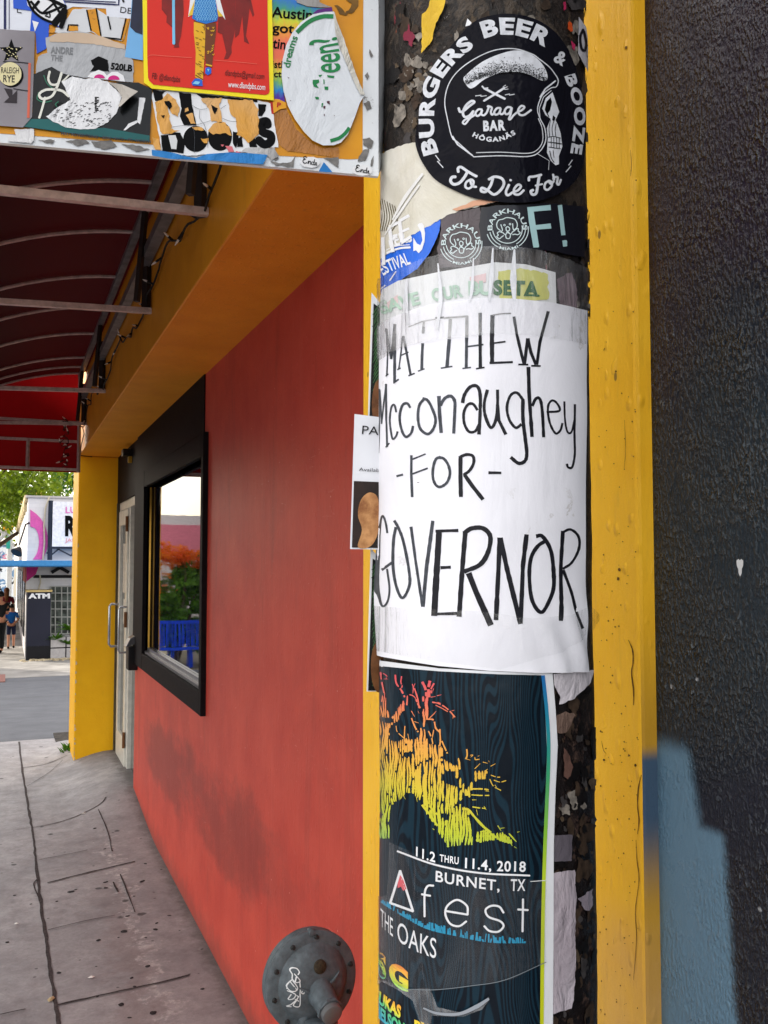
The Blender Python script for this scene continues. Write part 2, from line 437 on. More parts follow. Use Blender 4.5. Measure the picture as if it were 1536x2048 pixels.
# gum, cigarette ends, scraps on the pavement
mb = MB()
for k, (zx, zy, a) in enumerate([(798,899,16),(780,996,26),(885,931,9),(390,1052,26),(415,1040,12),(580,1000,20),(580,1032,16),(575,820,12),(520,720,14),(700,1187,17),(928,1184,14),(853,1260,22),(860,1226,16),(680,1270,26),(540,1318,20),(650,1303,10),
      (1108,1368,12),(985,1266,8),(810,1462,22),(323,1497,20),(528,1462,9),(840,1719,28),(665,1675,26),(1110,1588,16),(535,1630,14),(710,1745,16),(738,1576,14),(722,1528,16),(80,1073,12),(640,1035,10),(800,1305,12),(312,1105,12),(170,1120,10),(40,1330,14),(735,1078,10)]):
    px, py = z7([(zx, zy)])[0]; q = onZ(px, py, .0); r_ = a/2.74*(q-CAM).dot(FW)/1800*.62
    an = random.uniform(0, 6); e = random.uniform(.45, .8); vs = []
    for i in range(14):
        t_ = 2*math.pi*i/14; rr = r_*(1+.25*noise.noise(Vector((math.cos(t_)*1.3+k, math.sin(t_)*1.3, 2))))
        x, y = rr*math.cos(t_)*1.25, rr*math.sin(t_)*e*1.5; x, y = x*math.cos(an)-y*math.sin(an), x*math.sin(an)+y*math.cos(an)
        vs.append((q.x+x, q.y+y, sw_h(q.x+x, q.y+y)+.0035*noise.noise(Vector(((q.x+x)*2, (q.y+y)*2, 0)))+.0015))
    mb.add(vs+[(sum(v[0] for v in vs)/14, sum(v[1] for v in vs)/14, sum(v[2] for v in vs)/14+.0012)], [(i, (i+1) % 14, 14) for i in range(14)])
g = mb.build('chewing_gum', mat('gum', (52,48,50), .8, var=.3, vscale=90)); tag(g, None, None, kind='stuff'); g['label'] = 'blackened chewing gum trodden flat all over the concrete pavement'
LITW = mat('litter_white', (235,232,225), .8, var=.1)
for k, (zx, zy, L_, an, lab) in enumerate([(458,648,.035,.4,'pale cigarette end lying by the wavy pavement joint near the door ramp'), (500,1528,.03,.1,'white paper scrap alone on the middle of the near paving slab'), (280,1648,.05,1.2,'pale leaf lying on the long pavement joint in front'), (90,1234,.022,0,'white scrap left of the long pavement joint'), (1057,1142,.035,.9,'pale leaf lying against the foot of the red wall')]):
    q = onZ(*z7([(zx, zy)])[0], 0); mb = MB()
    a_ = Vector((math.cos(an), math.sin(an), 0))*L_/2; b_ = Vector((-math.sin(an), math.cos(an), 0))*L_/4
    q = q+Vector((0,0,sw_h(q.x,q.y)+.006))
    mb.add([q-a_, q-a_*.3+b_, q+a_*.5+b_*.8, q+a_, q+a_*.3-b_, q-a_*.5-b_*.7, q+Vector((0,0,.006))], [(i, (i+1) % 6, 6) for i in range(6)])
    tag(mb.build(('leaf' if 'leaf' in lab else 'litter'), LITW if 'leaf' not in lab else mat('dry_leaf', (190,170,130), .8)), lab, 'leaf' if 'leaf' in lab else 'litter')

# ================================================================== the storefront building
def paint(name, col, col2, rough=.42, bump=.35, dirt=0.0, drips=True):
    t = NT(name); p = t.pos()
    a = t.noise(p, 5, 5, .6); b_ = t.noise(t.scale(p, (1, 1, .25)), 90, 4, .6); c_ = t.noise(p, 420, 2, .5)
    c = t.mix(t.ramp(a, [(.3, 0.), (.75, 1.)]), lin(col), lin(col2))
    if dirt:
        dd = t.noise(t.scale(p, (1, 1, .18)), 34, 6, .7)
        c = t.mix(t.ramp(dd, [(.56, 0.), (.78, dirt)]), c, (.10,.07,.05,1))
    vo = t.n('ShaderNodeTexVoronoi'); vo.inputs['Scale'].default_value = 46; t.l(t.scale(p, (1, 1, .55)), vo.inputs['Vector'])
    chip = t.math('MULTIPLY', t.sstep(vo.outputs['Distance'], .14, .09), t.ramp(vo.outputs['Color'], [(.80, 0.), (.82, 1.)]))
    if drips: c = t.mix(t.math('MULTIPLY', chip, .8), c, (.16,.09,.03,1))
    h = t.math('ADD', t.math('MULTIPLY', b_, 1.0), t.math('MULTIPLY', c_, .25))
    vb = t.n('ShaderNodeTexVoronoi'); vb.inputs['Scale'].default_value = 85; vb.feature = 'SMOOTH_F1'; t.l(t.scale(p, (1, 1, .6)), vb.inputs['Vector'])
    h = t.math('ADD', h, t.math('MULTIPLY', t.math('MULTIPLY', t.sstep(vb.outputs['Distance'], .42, .05), t.ramp(vb.outputs['Color'], [(.6, 0.), (.64, 1.)])), 1.4))
    t.set(Base_Color=c, Roughness=rough); t.bump(h, bump, .0022); return t, c
tY, cY = paint('yellow_paint', (246,192,52), (234,172,30), .42, .5, .26)
# blue-grey overspray that reaches onto the yellow return (a painted patch with soft edges)
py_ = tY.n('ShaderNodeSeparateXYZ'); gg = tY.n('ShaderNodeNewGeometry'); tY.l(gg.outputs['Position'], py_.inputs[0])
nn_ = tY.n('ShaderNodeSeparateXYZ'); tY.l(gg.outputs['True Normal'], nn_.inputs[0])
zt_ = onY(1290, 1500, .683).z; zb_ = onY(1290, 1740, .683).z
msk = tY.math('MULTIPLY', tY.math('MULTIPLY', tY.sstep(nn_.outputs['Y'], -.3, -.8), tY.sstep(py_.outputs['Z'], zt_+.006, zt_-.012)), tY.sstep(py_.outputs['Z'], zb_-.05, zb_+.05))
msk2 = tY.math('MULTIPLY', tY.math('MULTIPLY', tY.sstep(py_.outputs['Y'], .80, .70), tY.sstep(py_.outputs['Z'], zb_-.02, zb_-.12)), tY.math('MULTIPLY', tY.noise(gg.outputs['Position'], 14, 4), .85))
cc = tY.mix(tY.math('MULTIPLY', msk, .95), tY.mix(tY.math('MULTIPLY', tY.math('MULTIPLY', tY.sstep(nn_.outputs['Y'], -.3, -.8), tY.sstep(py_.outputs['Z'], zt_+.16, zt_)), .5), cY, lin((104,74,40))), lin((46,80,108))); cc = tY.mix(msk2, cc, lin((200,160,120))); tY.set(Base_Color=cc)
YEL = tY.m
tO, cO = paint('ochre_beam_paint', (240,158,38), (226,142,28), .5, .3, .24, False); OCH = tO.m
tR, cR = paint('red_wall_paint', (208,82,66), (190,66,54), .52, .4, .0, False)
rp = tR.pos(); sxr = tR.n('ShaderNodeSeparateXYZ'); tR.l(rp, sxr.inputs[0])
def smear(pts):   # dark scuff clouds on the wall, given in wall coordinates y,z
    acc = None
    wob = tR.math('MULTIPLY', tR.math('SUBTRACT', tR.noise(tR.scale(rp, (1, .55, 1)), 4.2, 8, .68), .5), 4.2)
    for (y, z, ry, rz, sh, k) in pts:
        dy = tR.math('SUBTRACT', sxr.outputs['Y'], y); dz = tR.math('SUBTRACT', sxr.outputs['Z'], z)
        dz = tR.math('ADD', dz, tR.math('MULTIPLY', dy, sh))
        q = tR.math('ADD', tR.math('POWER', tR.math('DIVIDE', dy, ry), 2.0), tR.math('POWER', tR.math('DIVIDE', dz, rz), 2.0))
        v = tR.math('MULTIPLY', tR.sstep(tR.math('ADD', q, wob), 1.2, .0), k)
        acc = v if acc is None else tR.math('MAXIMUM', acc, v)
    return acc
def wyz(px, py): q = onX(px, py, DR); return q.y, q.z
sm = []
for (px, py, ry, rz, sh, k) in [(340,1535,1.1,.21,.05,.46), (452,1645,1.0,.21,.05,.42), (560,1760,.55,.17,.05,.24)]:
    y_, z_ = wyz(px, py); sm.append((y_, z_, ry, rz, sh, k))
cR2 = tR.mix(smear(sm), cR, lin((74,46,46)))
strk = tR.noise(tR.scale(rp, (1, 1, .06)), 30, 4, .6)
cR2 = tR.mix(tR.ramp(strk, [(.5, 0.), (.8, .12)]), cR2, lin((214,120,110)))
vr = tR.n('ShaderNodeTexVoronoi'); vr.inputs['Scale'].default_value = 15; tR.l(rp, vr.inputs['Vector'])
cR2 = tR.mix(tR.math('MULTIPLY', tR.sstep(vr.outputs['Distance'], .05, .03), tR.ramp(vr.outputs['Color'], [(.62, 0.), (.64, .7)])), cR2, lin((232,180,170)))
blot = tR.noise(rp, 1.7, 7, .66, .6)
cR2 = tR.mix(tR.ramp(blot, [(.52, 0.), (.74, .34)]), cR2, lin((150,54,46)))
cR2 = tR.mix(tR.ramp(tR.noise(tR.scale(rp, (1, 1, .12)), 9, 6, .7), [(.56, 0.), (.72, .30)]), cR2, lin((120,58,50)))
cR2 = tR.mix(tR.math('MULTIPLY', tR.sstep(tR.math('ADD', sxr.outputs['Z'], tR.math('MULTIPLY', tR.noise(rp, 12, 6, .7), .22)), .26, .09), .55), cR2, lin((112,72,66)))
scr = tR.noise(tR.scale(rp, (1, .35, 2.2)), 26, 3, .5, 1.5)
cR2 = tR.mix(tR.math('MULTIPLY', tR.ramp(scr, [(.685, 0.), (.70, .5), (.715, 0.)]), tR.ramp(blot, [(.45, 0.), (.6, 1.)])), cR2, lin((226,150,138)))
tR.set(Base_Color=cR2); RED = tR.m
BLKP = mat('black_trim_paint', (30,25,27), .6, var=.25, vscale=30, bump=.2, bscale=160, spec=.04)
DARK = mat('dark_interior', (14,13,14), .7, var=.1)

bld = empty('storefront_building', (DR, 4, 0), 'red and ochre painted shopfront with a yellow pillar at each end', 'building')
W0, W1, WZ0, WZ1 = 4.24, 6.16, 1.10, 2.20           # window hole
mb = MB(); th = .12
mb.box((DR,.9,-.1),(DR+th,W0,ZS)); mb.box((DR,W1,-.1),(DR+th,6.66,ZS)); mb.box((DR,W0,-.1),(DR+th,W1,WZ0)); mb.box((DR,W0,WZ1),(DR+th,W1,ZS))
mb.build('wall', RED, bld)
mb = MB(); mb.box((DR+.5,3.6,0),(DR+2.2,8.2,ZS)); 
# beam: soffit and fascia running along the front, then the wall above it
mb = MB(); mb.box((DO,.683,ZS),(DR+.6,8.66,ZS+1.9)); mb.build('beam', OCH, bld, bevel=.006)
mb = MB(); mb.box((DO-.002,.683,-.05),(DR+.3,1.39,ZS+1.9)); b1 = mb.build('pillar', YEL, bld, bevel=.004)
b1['label'] = 'yellow pillar behind the stickered pole'
PF = Plane((DO-.002,0,0), (0,1,0), (0,0,1))
for pts, w in [([(1258,1280),(1266,1300),(1267,1325),(1264,1345),(1268,1380),(1268,1410)],2.6), ([(1284,1550),(1278,1575),(1276,1610),(1279,1640),(1276,1668)],2.4), ([(1273,1680),(1275,1720),(1279,1760),(1272,1820),(1274,1880),(1268,1960)],1.4), ([(1204,1482),(1208,1500),(1214,1508)],1.0), ([(1262,300),(1264,330),(1262,352)],1.2), ([(1250,840),(1252,900),(1249,940)],.9)]: 
    mb = MB(); stroke(mb, PF, pts, [w*.4,w,w*.7,w,w*.4], .0006, jit=.5); mb.build('crack', mat('crack_brown', (104,66,22), .8, var=.3, vscale=200), b1)
mb = MB(); rp5 = random.Random(6)
for k in range(150):
    px, py = rp5.uniform(1195, 1278), 2048*rp5.random()**.7; s_ = rp5.uniform(.5, 1.5)*(2.0 if rp5.random() < .06 else 1)
    fill(mb, PF, [[(px+s_*math.cos(a)*rp5.uniform(.7,1.2), py+s_*1.3*math.sin(a)*rp5.uniform(.7,1.2)) for a in (0,.8,1.6,2.4,3.2,4,4.8,5.5)]], .0006, step=0)
mb.build('pit', mat('pit_brown', (120,80,30), .8, var=.4, vscale=300), b1)['kind'] = 'stuff'
mb = MB(); mb.box((DO,8.0,-.05),(DR+.02,8.64,ZS-.002)); b2 = mb.build('pillar', paint('far_pillar_sunlit_paint', (250,190,20), (240,176,14), .5, .3, .10, False)[0].m, bld, bevel=.008); b2['label'] = 'far yellow pillar beside the shop door'  # brighter and yellower than the beam paint: sunlit look put into the colour
mb = MB()
for k in range(26):                                 # chipped edge of the far pillar
    z = .05+2.0*(k/26)**1.7+random.uniform(0,.03); h = random.uniform(.01,.04); w = random.uniform(.006,.02)
    mb.add([(DO-.001+.0035,7.9985,z),(DO+w,7.9985,z+h*.3),(DO+w*.7,7.9985,z+h*.8),(DO+.0035,7.9985,z+h)], [(0,1,2,3)])
mb.build('paint_chip', mat('bare_plaster', (214,196,176), .8), b2)['kind'] = 'stuff'
mb = MB(); mb.box((DR+.5,3.0,-.05),(DR+2.4,9.0,ZS)); mb.build('interior', DARK, bld)
# black painted panel round the window head and above the door
mb = MB(); ya = onX(410, 800, DR).y
mb.box((DR-.006,ya-.01,WZ1+.06),(DR+.0,6.66,ZS-.001)); mb.box((DR+.005,6.66,2.2),(DR+.1,7.999,ZS-.001))
mb.build('dark_panel', BLKP, bld)
# window
FX = DR-.025
win = MB(); fw = .11
win.box((FX,W0-.055,WZ0-fw),(DR+.11,W0,WZ1+fw)); win.box((FX,W1,WZ0-fw),(DR+.11,6.62,WZ1+fw))
win.box((FX+.001,W0,WZ1),(DR+.11,W1,WZ1+fw)); win.box((FX+.001,W0,WZ0-fw),(DR+.05,W1,WZ0-.004))
wo = win.build('window', BLKP, bld, bevel=.004)
mb = MB(); mb.box((FX+.02,W0,WZ0-.004),(DR+.029,W1,WZ0+.012)); mb.box((DR+.012,W0,WZ0+.012),(DR+.029,W1,WZ0+.036)); mb.build('sill', mat('grey_sill', (120,118,122), .3, metal=.4), wo)
t = NT('window_glass'); p = t.pos(); t.set(Base_Color=(.006,.006,.012,1), Roughness=t.ramp(t.noise(p, 7, 5, .7), [(.4, .01), (.75, .07)])); t.b.inputs['IOR'].default_value = 1.9
t.bump(t.noise(p, 1.3, 2), .06, .02); GLASS = t.m
mb = MB(); mb.box((DR+.030,W0,WZ0),(DR+.038,W1,WZ1)); mb.build('pane', GLASS, wo)
mb = MB(); mb.tube([(DR+.022,W1-.02,WZ0),(DR+.022,W1-.02,WZ1)], .007, 4); mb.build('reflection_strip', mat('reflected_gold', (180,140,60), .3, metal=.7), wo)  # gold strip stands in for the door frame's reflection beside the glass
# door with its aluminium frame
ALU = mat('aluminium', (226,224,214), .35, metal=.2, var=.1, vscale=20)
DX = DR+.02; DY0, DY1, DZ0, DZ1 = 6.72, 7.94, .10, 2.2
mb = MB()
mb.box((DX,DY0,DZ0),(DX+.07,DY0+.06,DZ1)); mb.box((DX,DY1-.06,DZ0),(DX+.07,DY1,DZ1)); mb.box((DX,DY0+.06,DZ1-.07),(DX+.07,DY1-.06,DZ1)); mb.box((DX-.02,DY0,DZ0-.06),(DX+.07,DY1,DZ0+.002))
mb.box((DX,7.22,DZ0+.002),(DX+.07,7.29,DZ1-.07))
do = mb.build('door', ALU, bld, bevel=.003)
mb = MB()
L0, L1 = 7.30, 7.88
mb.box((DX-.012,L0,DZ0+.01),(DX+.035,L0+.10,DZ1-.08)); mb.box((DX-.012,L1-.10,DZ0+.01),(DX+.035,L1,DZ1-.08)); mb.box((DX-.012,L0+.1,DZ0+.01),(DX+.035,L1-.1,DZ0+.22)); mb.box((DX-.012,L0+.1,DZ1-.2),(DX+.035,L1-.1,DZ1-.08))
lf = mb.build('door_leaf', ALU, do, bevel=.003)
t = NT('door_glass'); t.set(Base_Color=(.10,.10,.09,1), Roughness=.04); DGL = t.m
mb = MB(); mb.box((DX+.01,L0+.1,DZ0+.22),(DX+.018,L1-.1,DZ1-.2)); mb.box((DX+.03,DY0+.06,DZ0+.002),(DX+.038,7.22,DZ1-.07)); mb.build('pane', DGL, do)
mb = MB()
mb.tube([(DX-.012,L1-.06,1.0),(DX-.07,L1-.06,1.0),(DX-.085,L1-.06,1.02),(DX-.085,L1-.06,1.33),(DX-.07,L1-.06,1.35),(DX-.012,L1-.06,1.35)], .011, 8); mb.build('handle', mat('steel', (190,192,196), .25, metal=.9), do, smooth=60)
mb = MB(); mb.tube([(DX-.012,7.26,1.0),(DX-.06,7.26,1.0),(DX-.07,7.26,1.02),(DX-.07,7.26,1.33),(DX-.06,7.26,1.35),(DX-.012,7.26,1.35)], .010, 8); mb.build('handle', MT['steel'], do, smooth=60)
for z in (.32, 1.25, 2.0):
    mb = MB(); mb.tube([(DX-.016,7.30,z-.06),(DX-.016,7.30,z+.06)], .012, 8); mb.build('hinge', mat('old_hinge', (120,80,50), .5, metal=.4), do)
mb = MB(); mb.box((DX+.005,L0+.14,1.45),(DX+.008,L0+.4,1.85)); mb.box((DX+.005,L0+.14,1.2),(DX+.0075,L0+.34,1.4)); mb.build('notice', mat('notice', (214,205,190), .7, var=.25, vscale=60), do)
mb = MB(); mb.box((DX-.02,7.942,0),(DX+.08,7.998,ZS-.4)); mb.build('weathered_jamb', mat('old_wood', (92,84,66), .8, var=.4, vscale=25, stretch=(8,8,1)), bld)

# ------------------------------------------------------------------ black neighbour wall
BX = DO+.0155
t = NT('black_wall_paint'); p = t.pos(); s_ = t.n('ShaderNodeSeparateXYZ'); t.l(p, s_.inputs[0])
a = t.noise(t.scale(p, (1, 1.3, .7)), 250, 2, .5); b_ = t.noise(p, 24, 6, .7); c0 = t.noise(p, 4, 3)
c = t.mix(t.ramp(c0, [(.3, 0.), (.7, 1.)]), lin((24,29,40)), lin((28,28,42)))
zm = t.math('ADD', s_.outputs['Z'], t.math('MULTIPLY', t.math('SUBTRACT', c0, .5), .35))
c = t.mix(t.sstep(zm, 1.86, 2.0), c, lin((31,22,38)))
c = t.mix(t.math('MULTIPLY', t.math('MULTIPLY', t.sstep(zm, 1.9, 1.75), t.sstep(zm, 1.5, 1.62)), .5), c, lin((34,50,56)))  # purple top and teal band: reflected tint put into the colour
def yzp(px, py): q = onX(px, py, BX); return q.y, q.z
# painted-over blue-grey patch, two stepped blocks with sprayed edges
y1a, z1a = yzp(1400, 1492); y1b, _ = yzp(1378, 1560); y2a, z2a = yzp(1448, 1668)
w1 = t.math('MULTIPLY', t.math('SUBTRACT', t.noise(p, 110, 5, .7), .5), .008)
Y_ = t.math('ADD', s_.outputs['Y'], w1)
slant = t.math('ADD', Y_, t.math('MULTIPLY', t.math('SUBTRACT', s_.outputs['Z'], z1a), -.20))
m1 = t.math('MULTIPLY', t.sstep(slant, y1b-.008, y1b+.008), t.sstep(s_.outputs['Z'], z1a+.006, z1a-.016))
slant2 = t.math('ADD', Y_, t.math('MULTIPLY', t.math('SUBTRACT', s_.outputs['Z'], z2a), -.07))
m2 = t.math('MULTIPLY', t.sstep(slant2, y2a-.006, y2a+.006), t.sstep(s_.outputs['Z'], z2a+.005, z2a-.006))
c = t.mix(t.math('MAXIMUM', m1, m2), c, lin((98,130,152)))
vo = t.n('ShaderNodeTexVoronoi'); vo.inputs['Scale'].default_value = 30; t.l(p, vo.inputs['Vector'])
c = t.mix(t.math('MULTIPLY', t.sstep(t.math('ADD', vo.outputs['Distance'], t.math('MULTIPLY', b_, .1)), .13, .10), t.ramp(vo.outputs['Color'], [(.80, 0.), (.81, .8)])), c, lin((170,172,176)))
sp_ = t.ramp(a, [(.58, 0.), (.68, 1.)])
c = t.mix(t.math('MULTIPLY', sp_, t.ramp(b_, [(.4, .0), (.7, .5)])), c, lin((128,138,146)))  # sparkle painted as pale flecks into the colour of the stucco bumps
t.set(Base_Color=c, Roughness=t.ramp(b_, [(.3, .5), (.66, .22)])); pm_ = t.math('SUBTRACT', 1.0, t.math('MULTIPLY', t.math('MAXIMUM', m1, m2), .75))
t.bump(t.math('MULTIPLY', pm_, t.math('ADD', t.math('MULTIPLY', t.math('MULTIPLY', t.ramp(a, [(.42, 0.), (.62, 1.2)]), t.ramp(b_, [(.35, .2), (.62, 1.)])), t.ramp(t.noise(p, 6.5, 4, .6, .8), [(.38, .12), (.60, 1.)])), t.math('MULTIPLY', b_, .9))), 1.0, .0034); t.b.inputs['Specular IOR Level'].default_value = .34; BLKW = t.m
nb = MB(); nb.box((BX,-3,-.05),(BX+.5,.684,ZS+1.9)); nw = nb.build('neighbour_wall', BLKW); tag(nw, 'black painted stucco wall with a blue grey overpainted patch low on it', 'wall')
mb = MB(); q = onX(1481, 1132, BX); mb2 = []
vs = []
for i in range(12):
    t_ = 2*math.pi*i/12; rr = .0034*(1+.3*math.sin(3*t_)); vs.append((BX-.0006, q.y-rr*math.cos(t_)*1.0, q.z+rr*2.0*math.sin(t_)))
mb.add(vs, [tuple(range(12))]); mb.build('paint_fleck', mat('white_fleck', (225,225,225), .6), nw)

# ------------------------------------------------------------------ canopy
def cz(tt): return 1.7+1.475-.065*tt-.302*tt*tt
t = NT('canopy_fabric'); p = t.pos(); f = t.noise(p, 3, 4)
c = t.mix(f, lin((34,6,12)), lin((26,4,8))); t.set(Base_Color=c, Roughness=.8)
tr = t.n('ShaderNodeBsdfTranslucent'); tr.inputs['Color'].default_value = lin((120,6,8)); ms = t.n('ShaderNodeMixShader'); ms.inputs[0].default_value = .02
t.bump(t.noise(p, 900, 2), .2, .001)
t.l(t.b.outputs[0], ms.inputs[1]); t.l(tr.outputs[0], ms.inputs[2]); t.l(ms.outputs[0], t.out.inputs['Surface']); FAB = t.m
STEEL = mat('frame_steel', (214,194,188), .45, metal=.25, var=.2, vscale=30)
GALV = mat('frame_galv', (140,138,140), .4, metal=.5, var=.25, vscale=18)
can = empty('canopy', (0,4,3.1), 'dark red fabric canopy on arched steel ribs over the pavement', 'canopy')
CY0, CY1 = 1.6, 7.42
mb = MB(); n = 16; vs = []; fs = []
prof = [(DO+.004, cz(0)+.03)]+[(.5-1.6*i/n, cz(1.6*i/n)+.016) for i in range(n+1)]+[(-1.1-.01, cz(1.6)-.22)]
for x, z in prof: vs += [(x, CY0, z), (x, CY1, z)]
for i in range(len(prof)-1): fs.append((2*i, 2*i+1, 2*i+3, 2*i+2))
mb.add(vs, fs); mb.build('fabric', FAB, can, smooth=40)
mb = MB(); vs = [(x, CY1, z) for x, z in prof[1:-1]]+[(-1.1,CY1,2.40),(.505,CY1,2.40)]
mb.add(vs, [tuple(range(len(vs)))]); mb.build('end_panel', mat('end_panel_lit_fabric', (110,8,12), .8, trans=.25), can)  # brighter copy of the canopy fabric; light through it put into the colour
for px, py in [(300,352),(262,460),(228,545),(205,605),(185,653),(167,695),(160,722),(155,752)]:
    y = (1800*.5/.9225/(px-15)-.193)/.9225
    mb = MB(); mb.tube([(.5-1.6*i/18, y, cz(1.6*i/18)-.002) for i in range(19)], .0085, 6); mb.build('rib', STEEL, can, smooth=60)
for y in (2.69, 3.86, 5.80, 7.25):
    mb = MB(); mb.tube([(DO-.002,y,2.765),(-.95,y,2.70)], .0115, 4); mb.build('tie_bar', STEEL, can)
    mb = MB(); mb.tube([(DO-.02,y+.03,2.76),(DO-.02,y+.03,3.08)], .014, 4); mb.build('hanger', mat('hanger_dark', (66,58,56), .5, metal=.3), can)
    mb = MB(); mb.tube([(.47,y-.1,2.77),(.5,y-.1,3.17)], .010, 4); mb.build('hanger', MT['hanger_dark'], can)
mb = MB(); mb.tube([(.5,CY0,cz(0)-.01),(.5,CY1,cz(0)-.01)], .015, 4); mb.build('rail', GALV, can)
mb = MB(); mb.tube([(DO-.03,CY0,2.98),(DO-.03,CY1,2.98)], .020, 4); mb.build('rail', GALV, can)
for a_, b_ in (((.5,7.39,2.79),(-1.1,7.39,2.79)), ((.5,7.39,2.64),(-1.1,7.39,2.64)), ((.5,7.39,2.42),(-1.1,7.39,2.42)), ((.13,7.385,2.42),(.13,7.385,2.64)), ((.5,7.38,2.4),(.5,7.38,3.16))):
    mb = MB(); mb.tube([a_, b_], .010, 4); mb.build('end_frame', STEEL, can)

# ------------------------------------------------------------------ string lights on the beam
sl = empty('string_lights', (DO-.02,4,2.9), 'dark cable of small fairy lights looped along the ochre beam', 'string lights')
pts = []
for i in range(120):
    y = 1.9+5.45*i/119; z = 2.82+.05*math.sin(y*4.1)+.04*noise.noise(Vector((y*5,0,0))); pts.append((DO-.012-.012*abs(math.sin(y*7)), y, z))
z6 = zt(0, 280, 460)
tail = [(DO-.01,7.35,2.7),(DO-.012,7.6,2.64),(DO+.0,7.85,2.585),(DO+.1,7.95,2.59)]
mb = MB(); mb.tube(pts+tail, .004, 5); mb.build('cable', mat('cable_black', (22,20,20), .5), sl)
BULB = mat('bulb_glass', (230,224,214), .15, var=.05); CAPM = MT['cable_black']
for i in range(4, 120, 5):
    q = Vector(pts[i]); d = Vector((random.uniform(-.8,-.1), random.uniform(-.8,.8), random.uniform(-.6,.4))).normalized()
    mb = MB(); mb.tube([q, q+d*.03], .005, 6); mb.tube([q+d*.03, q+d*.042, q+d*.055], [.0042,.004,.0012], 6, m=1); mb.build('bulb', [CAPM, BULB], sl)
cl = empty('string_lights', (.42,7.3,2.6), 'tangled clump of fairy lights hanging from the end of the canopy frame', 'string lights')
pts = [Vector((.36,7.3,2.79))]
for i in range(46): pts.append(Vector((.40+.055*noise.noise(Vector((i*.43,1,0)))-.02*math.sin(i*.9), 7.3+.05*noise.noise(Vector((i*.43,5,0))), 2.80-.38*(i/46)+.045*noise.noise(Vector((i*.5,9,0))))))
mb = MB(); mb.tube(pts, .0032, 5); mb.build('cable', CAPM, cl)
for i in range(2, 46, 3):
    q = pts[i]; d = Vector((random.uniform(-1,1), random.uniform(-1,0), random.uniform(-.6,.6))).normalized()
    mb = MB(); mb.tube([q, q+d*.025], .005, 6); mb.tube([q+d*.025, q+d*.04, q+d*.055], [.0052,.005,.0015], 6, m=1); mb.build('bulb', [CAPM, BULB], cl)

# ------------------------------------------------------------------ small fittings by the door
q = atD(250, 905, 6.9)
fl = empty('flood_light', q, 'small black twin head security light under the beam by the door', 'lamp')
mb = MB(); mb.box(q+Vector((-.02,-.05,-.03)), q+Vector((.16,.06,.025))); mb.build('housing', mat('black_plastic', (20,20,22), .4), fl, bevel=.006)
for k in range(2):
    c_ = q+Vector((.09+.07*k,-.05,-.01)); mb = MB(); mb.lathe(c_, (-.35,-1,-.2), [(.012,0),(.026,.03),(.03,.06),(.026,.062)], 14); mb.build('lamp_head', MT['black_plastic'], fl, smooth=40)
mb = MB(); mb.box(q+Vector((.02,-.04,-.08)), q+Vector((.07,.0,-.03))); mb.build('sensor', mat('yellow_sensor', (190,150,40), .5), fl, bevel=.006)
bx = onX(272, 1300, DR-.05); bx.y = 6.58
lb = empty('lock_box', bx, 'black metal box with a sloped lid fixed to the wall corner by the door', 'lock box')
mb = MB(); y0, y1 = 6.52, 6.66; x0, x1 = DR-.085, DR
zb, ztop = 1.7-(1340-1124)/1800*6.3, 1.7-(1268-1124)/1800*6.3
mb.box((x0+.02,y0,zb),(x1,y1,ztop-.09)); mb.build('case', MT['black_plastic'], lb, bevel=.006)
mb = MB(); mb.add([(x0,y0-.01,ztop-.09),(x1,y0-.01,ztop-.06),(x1,y0-.01,ztop),(x0+.03,y0-.01,ztop-.03),(x0,y1,ztop-.09),(x1,y1,ztop-.06),(x1,y1,ztop),(x0+.03,y1,ztop-.03)], [(0,1,2,3),(4,7,6,5),(0,4,5,1),(1,5,6,2),(2,6,7,3),(3,7,4,0)]); mb.build('lid', mat('grey_lid', (96,96,100), .3, metal=.4), lb, bevel=.004)
# ------------------------------------------------------------------ unseen block added across the main street to keep sun off the pavement
ob = empty('sun_blocker_building', (-19,22,-.12), 'plain four storey cream building added out of view to block the sun', 'building')
CRM = mat('cream_stucco', (206,196,178), .8, var=.08, vscale=2)
mb = MB(); mb.box((-26,6,-.2),(-13,37,10)); mb.build('wall', CRM, ob)
mb = MB(); mb.box((-26.2,5.8,10),(-12.7,37.2,10.4)); mb.build('roof', mat('roof_grey', (110,108,106), .8), ob)
for fl_ in range(4):
    for k in range(9):
        mb = MB(); y = 7.6+k*3.3; z = .6+fl_*2.4; mb.box((-12.99,y,z),(-12.93,y+1.5,z+1.6)); mb.build('window', DGL, ob)
# ================================================================== steel pole with its crust of old stickers
t = NT('pole_crust'); p = t.pos()
a = t.noise(p, 26, 8, .68, .6); b_ = t.noise(p, 75, 6, .7, .3); c_ = t.noise(t.scale(p, (1, 1, .45)), 38, 5, .7, 1.2)
c = t.ramp(a, [(.26, lin((16,14,14))), (.42, lin((46,38,33))), (.50, lin((22,19,18))), (.57, lin((72,62,52))), (.66, lin((28,23,22)))])
c = t.mix(t.ramp(c_, [(.60, 0.), (.66, .8)]), c, lin((88,72,52)))
c = t.mix(t.ramp(b_, [(.66, 0.), (.70, .8)]), c, lin((176,170,164)))
c = t.mix(t.ramp(t.noise(t.scale(p, (1, 1, .35)), 55, 3, .6, .5), [(.69, 0.), (.73, .9)]), c, lin((168,42,70)))
c = t.mix(t.ramp(t.noise(t.scale(p, (1.3, 1, .4)), 47, 3, .6, .5), [(.72, 0.), (.76, .9)]), c, lin((196,78,30)))
sx = t.n('ShaderNodeSeparateXYZ'); t.l(p, sx.inputs[0])
c = t.mix(t.sstep(sx.outputs['Z'], 1.68, 1.56), c, t.mix(t.ramp(b_, [(.55, 0.), (.68, .8)]), lin((26,20,20)), lin((96,74,64))))
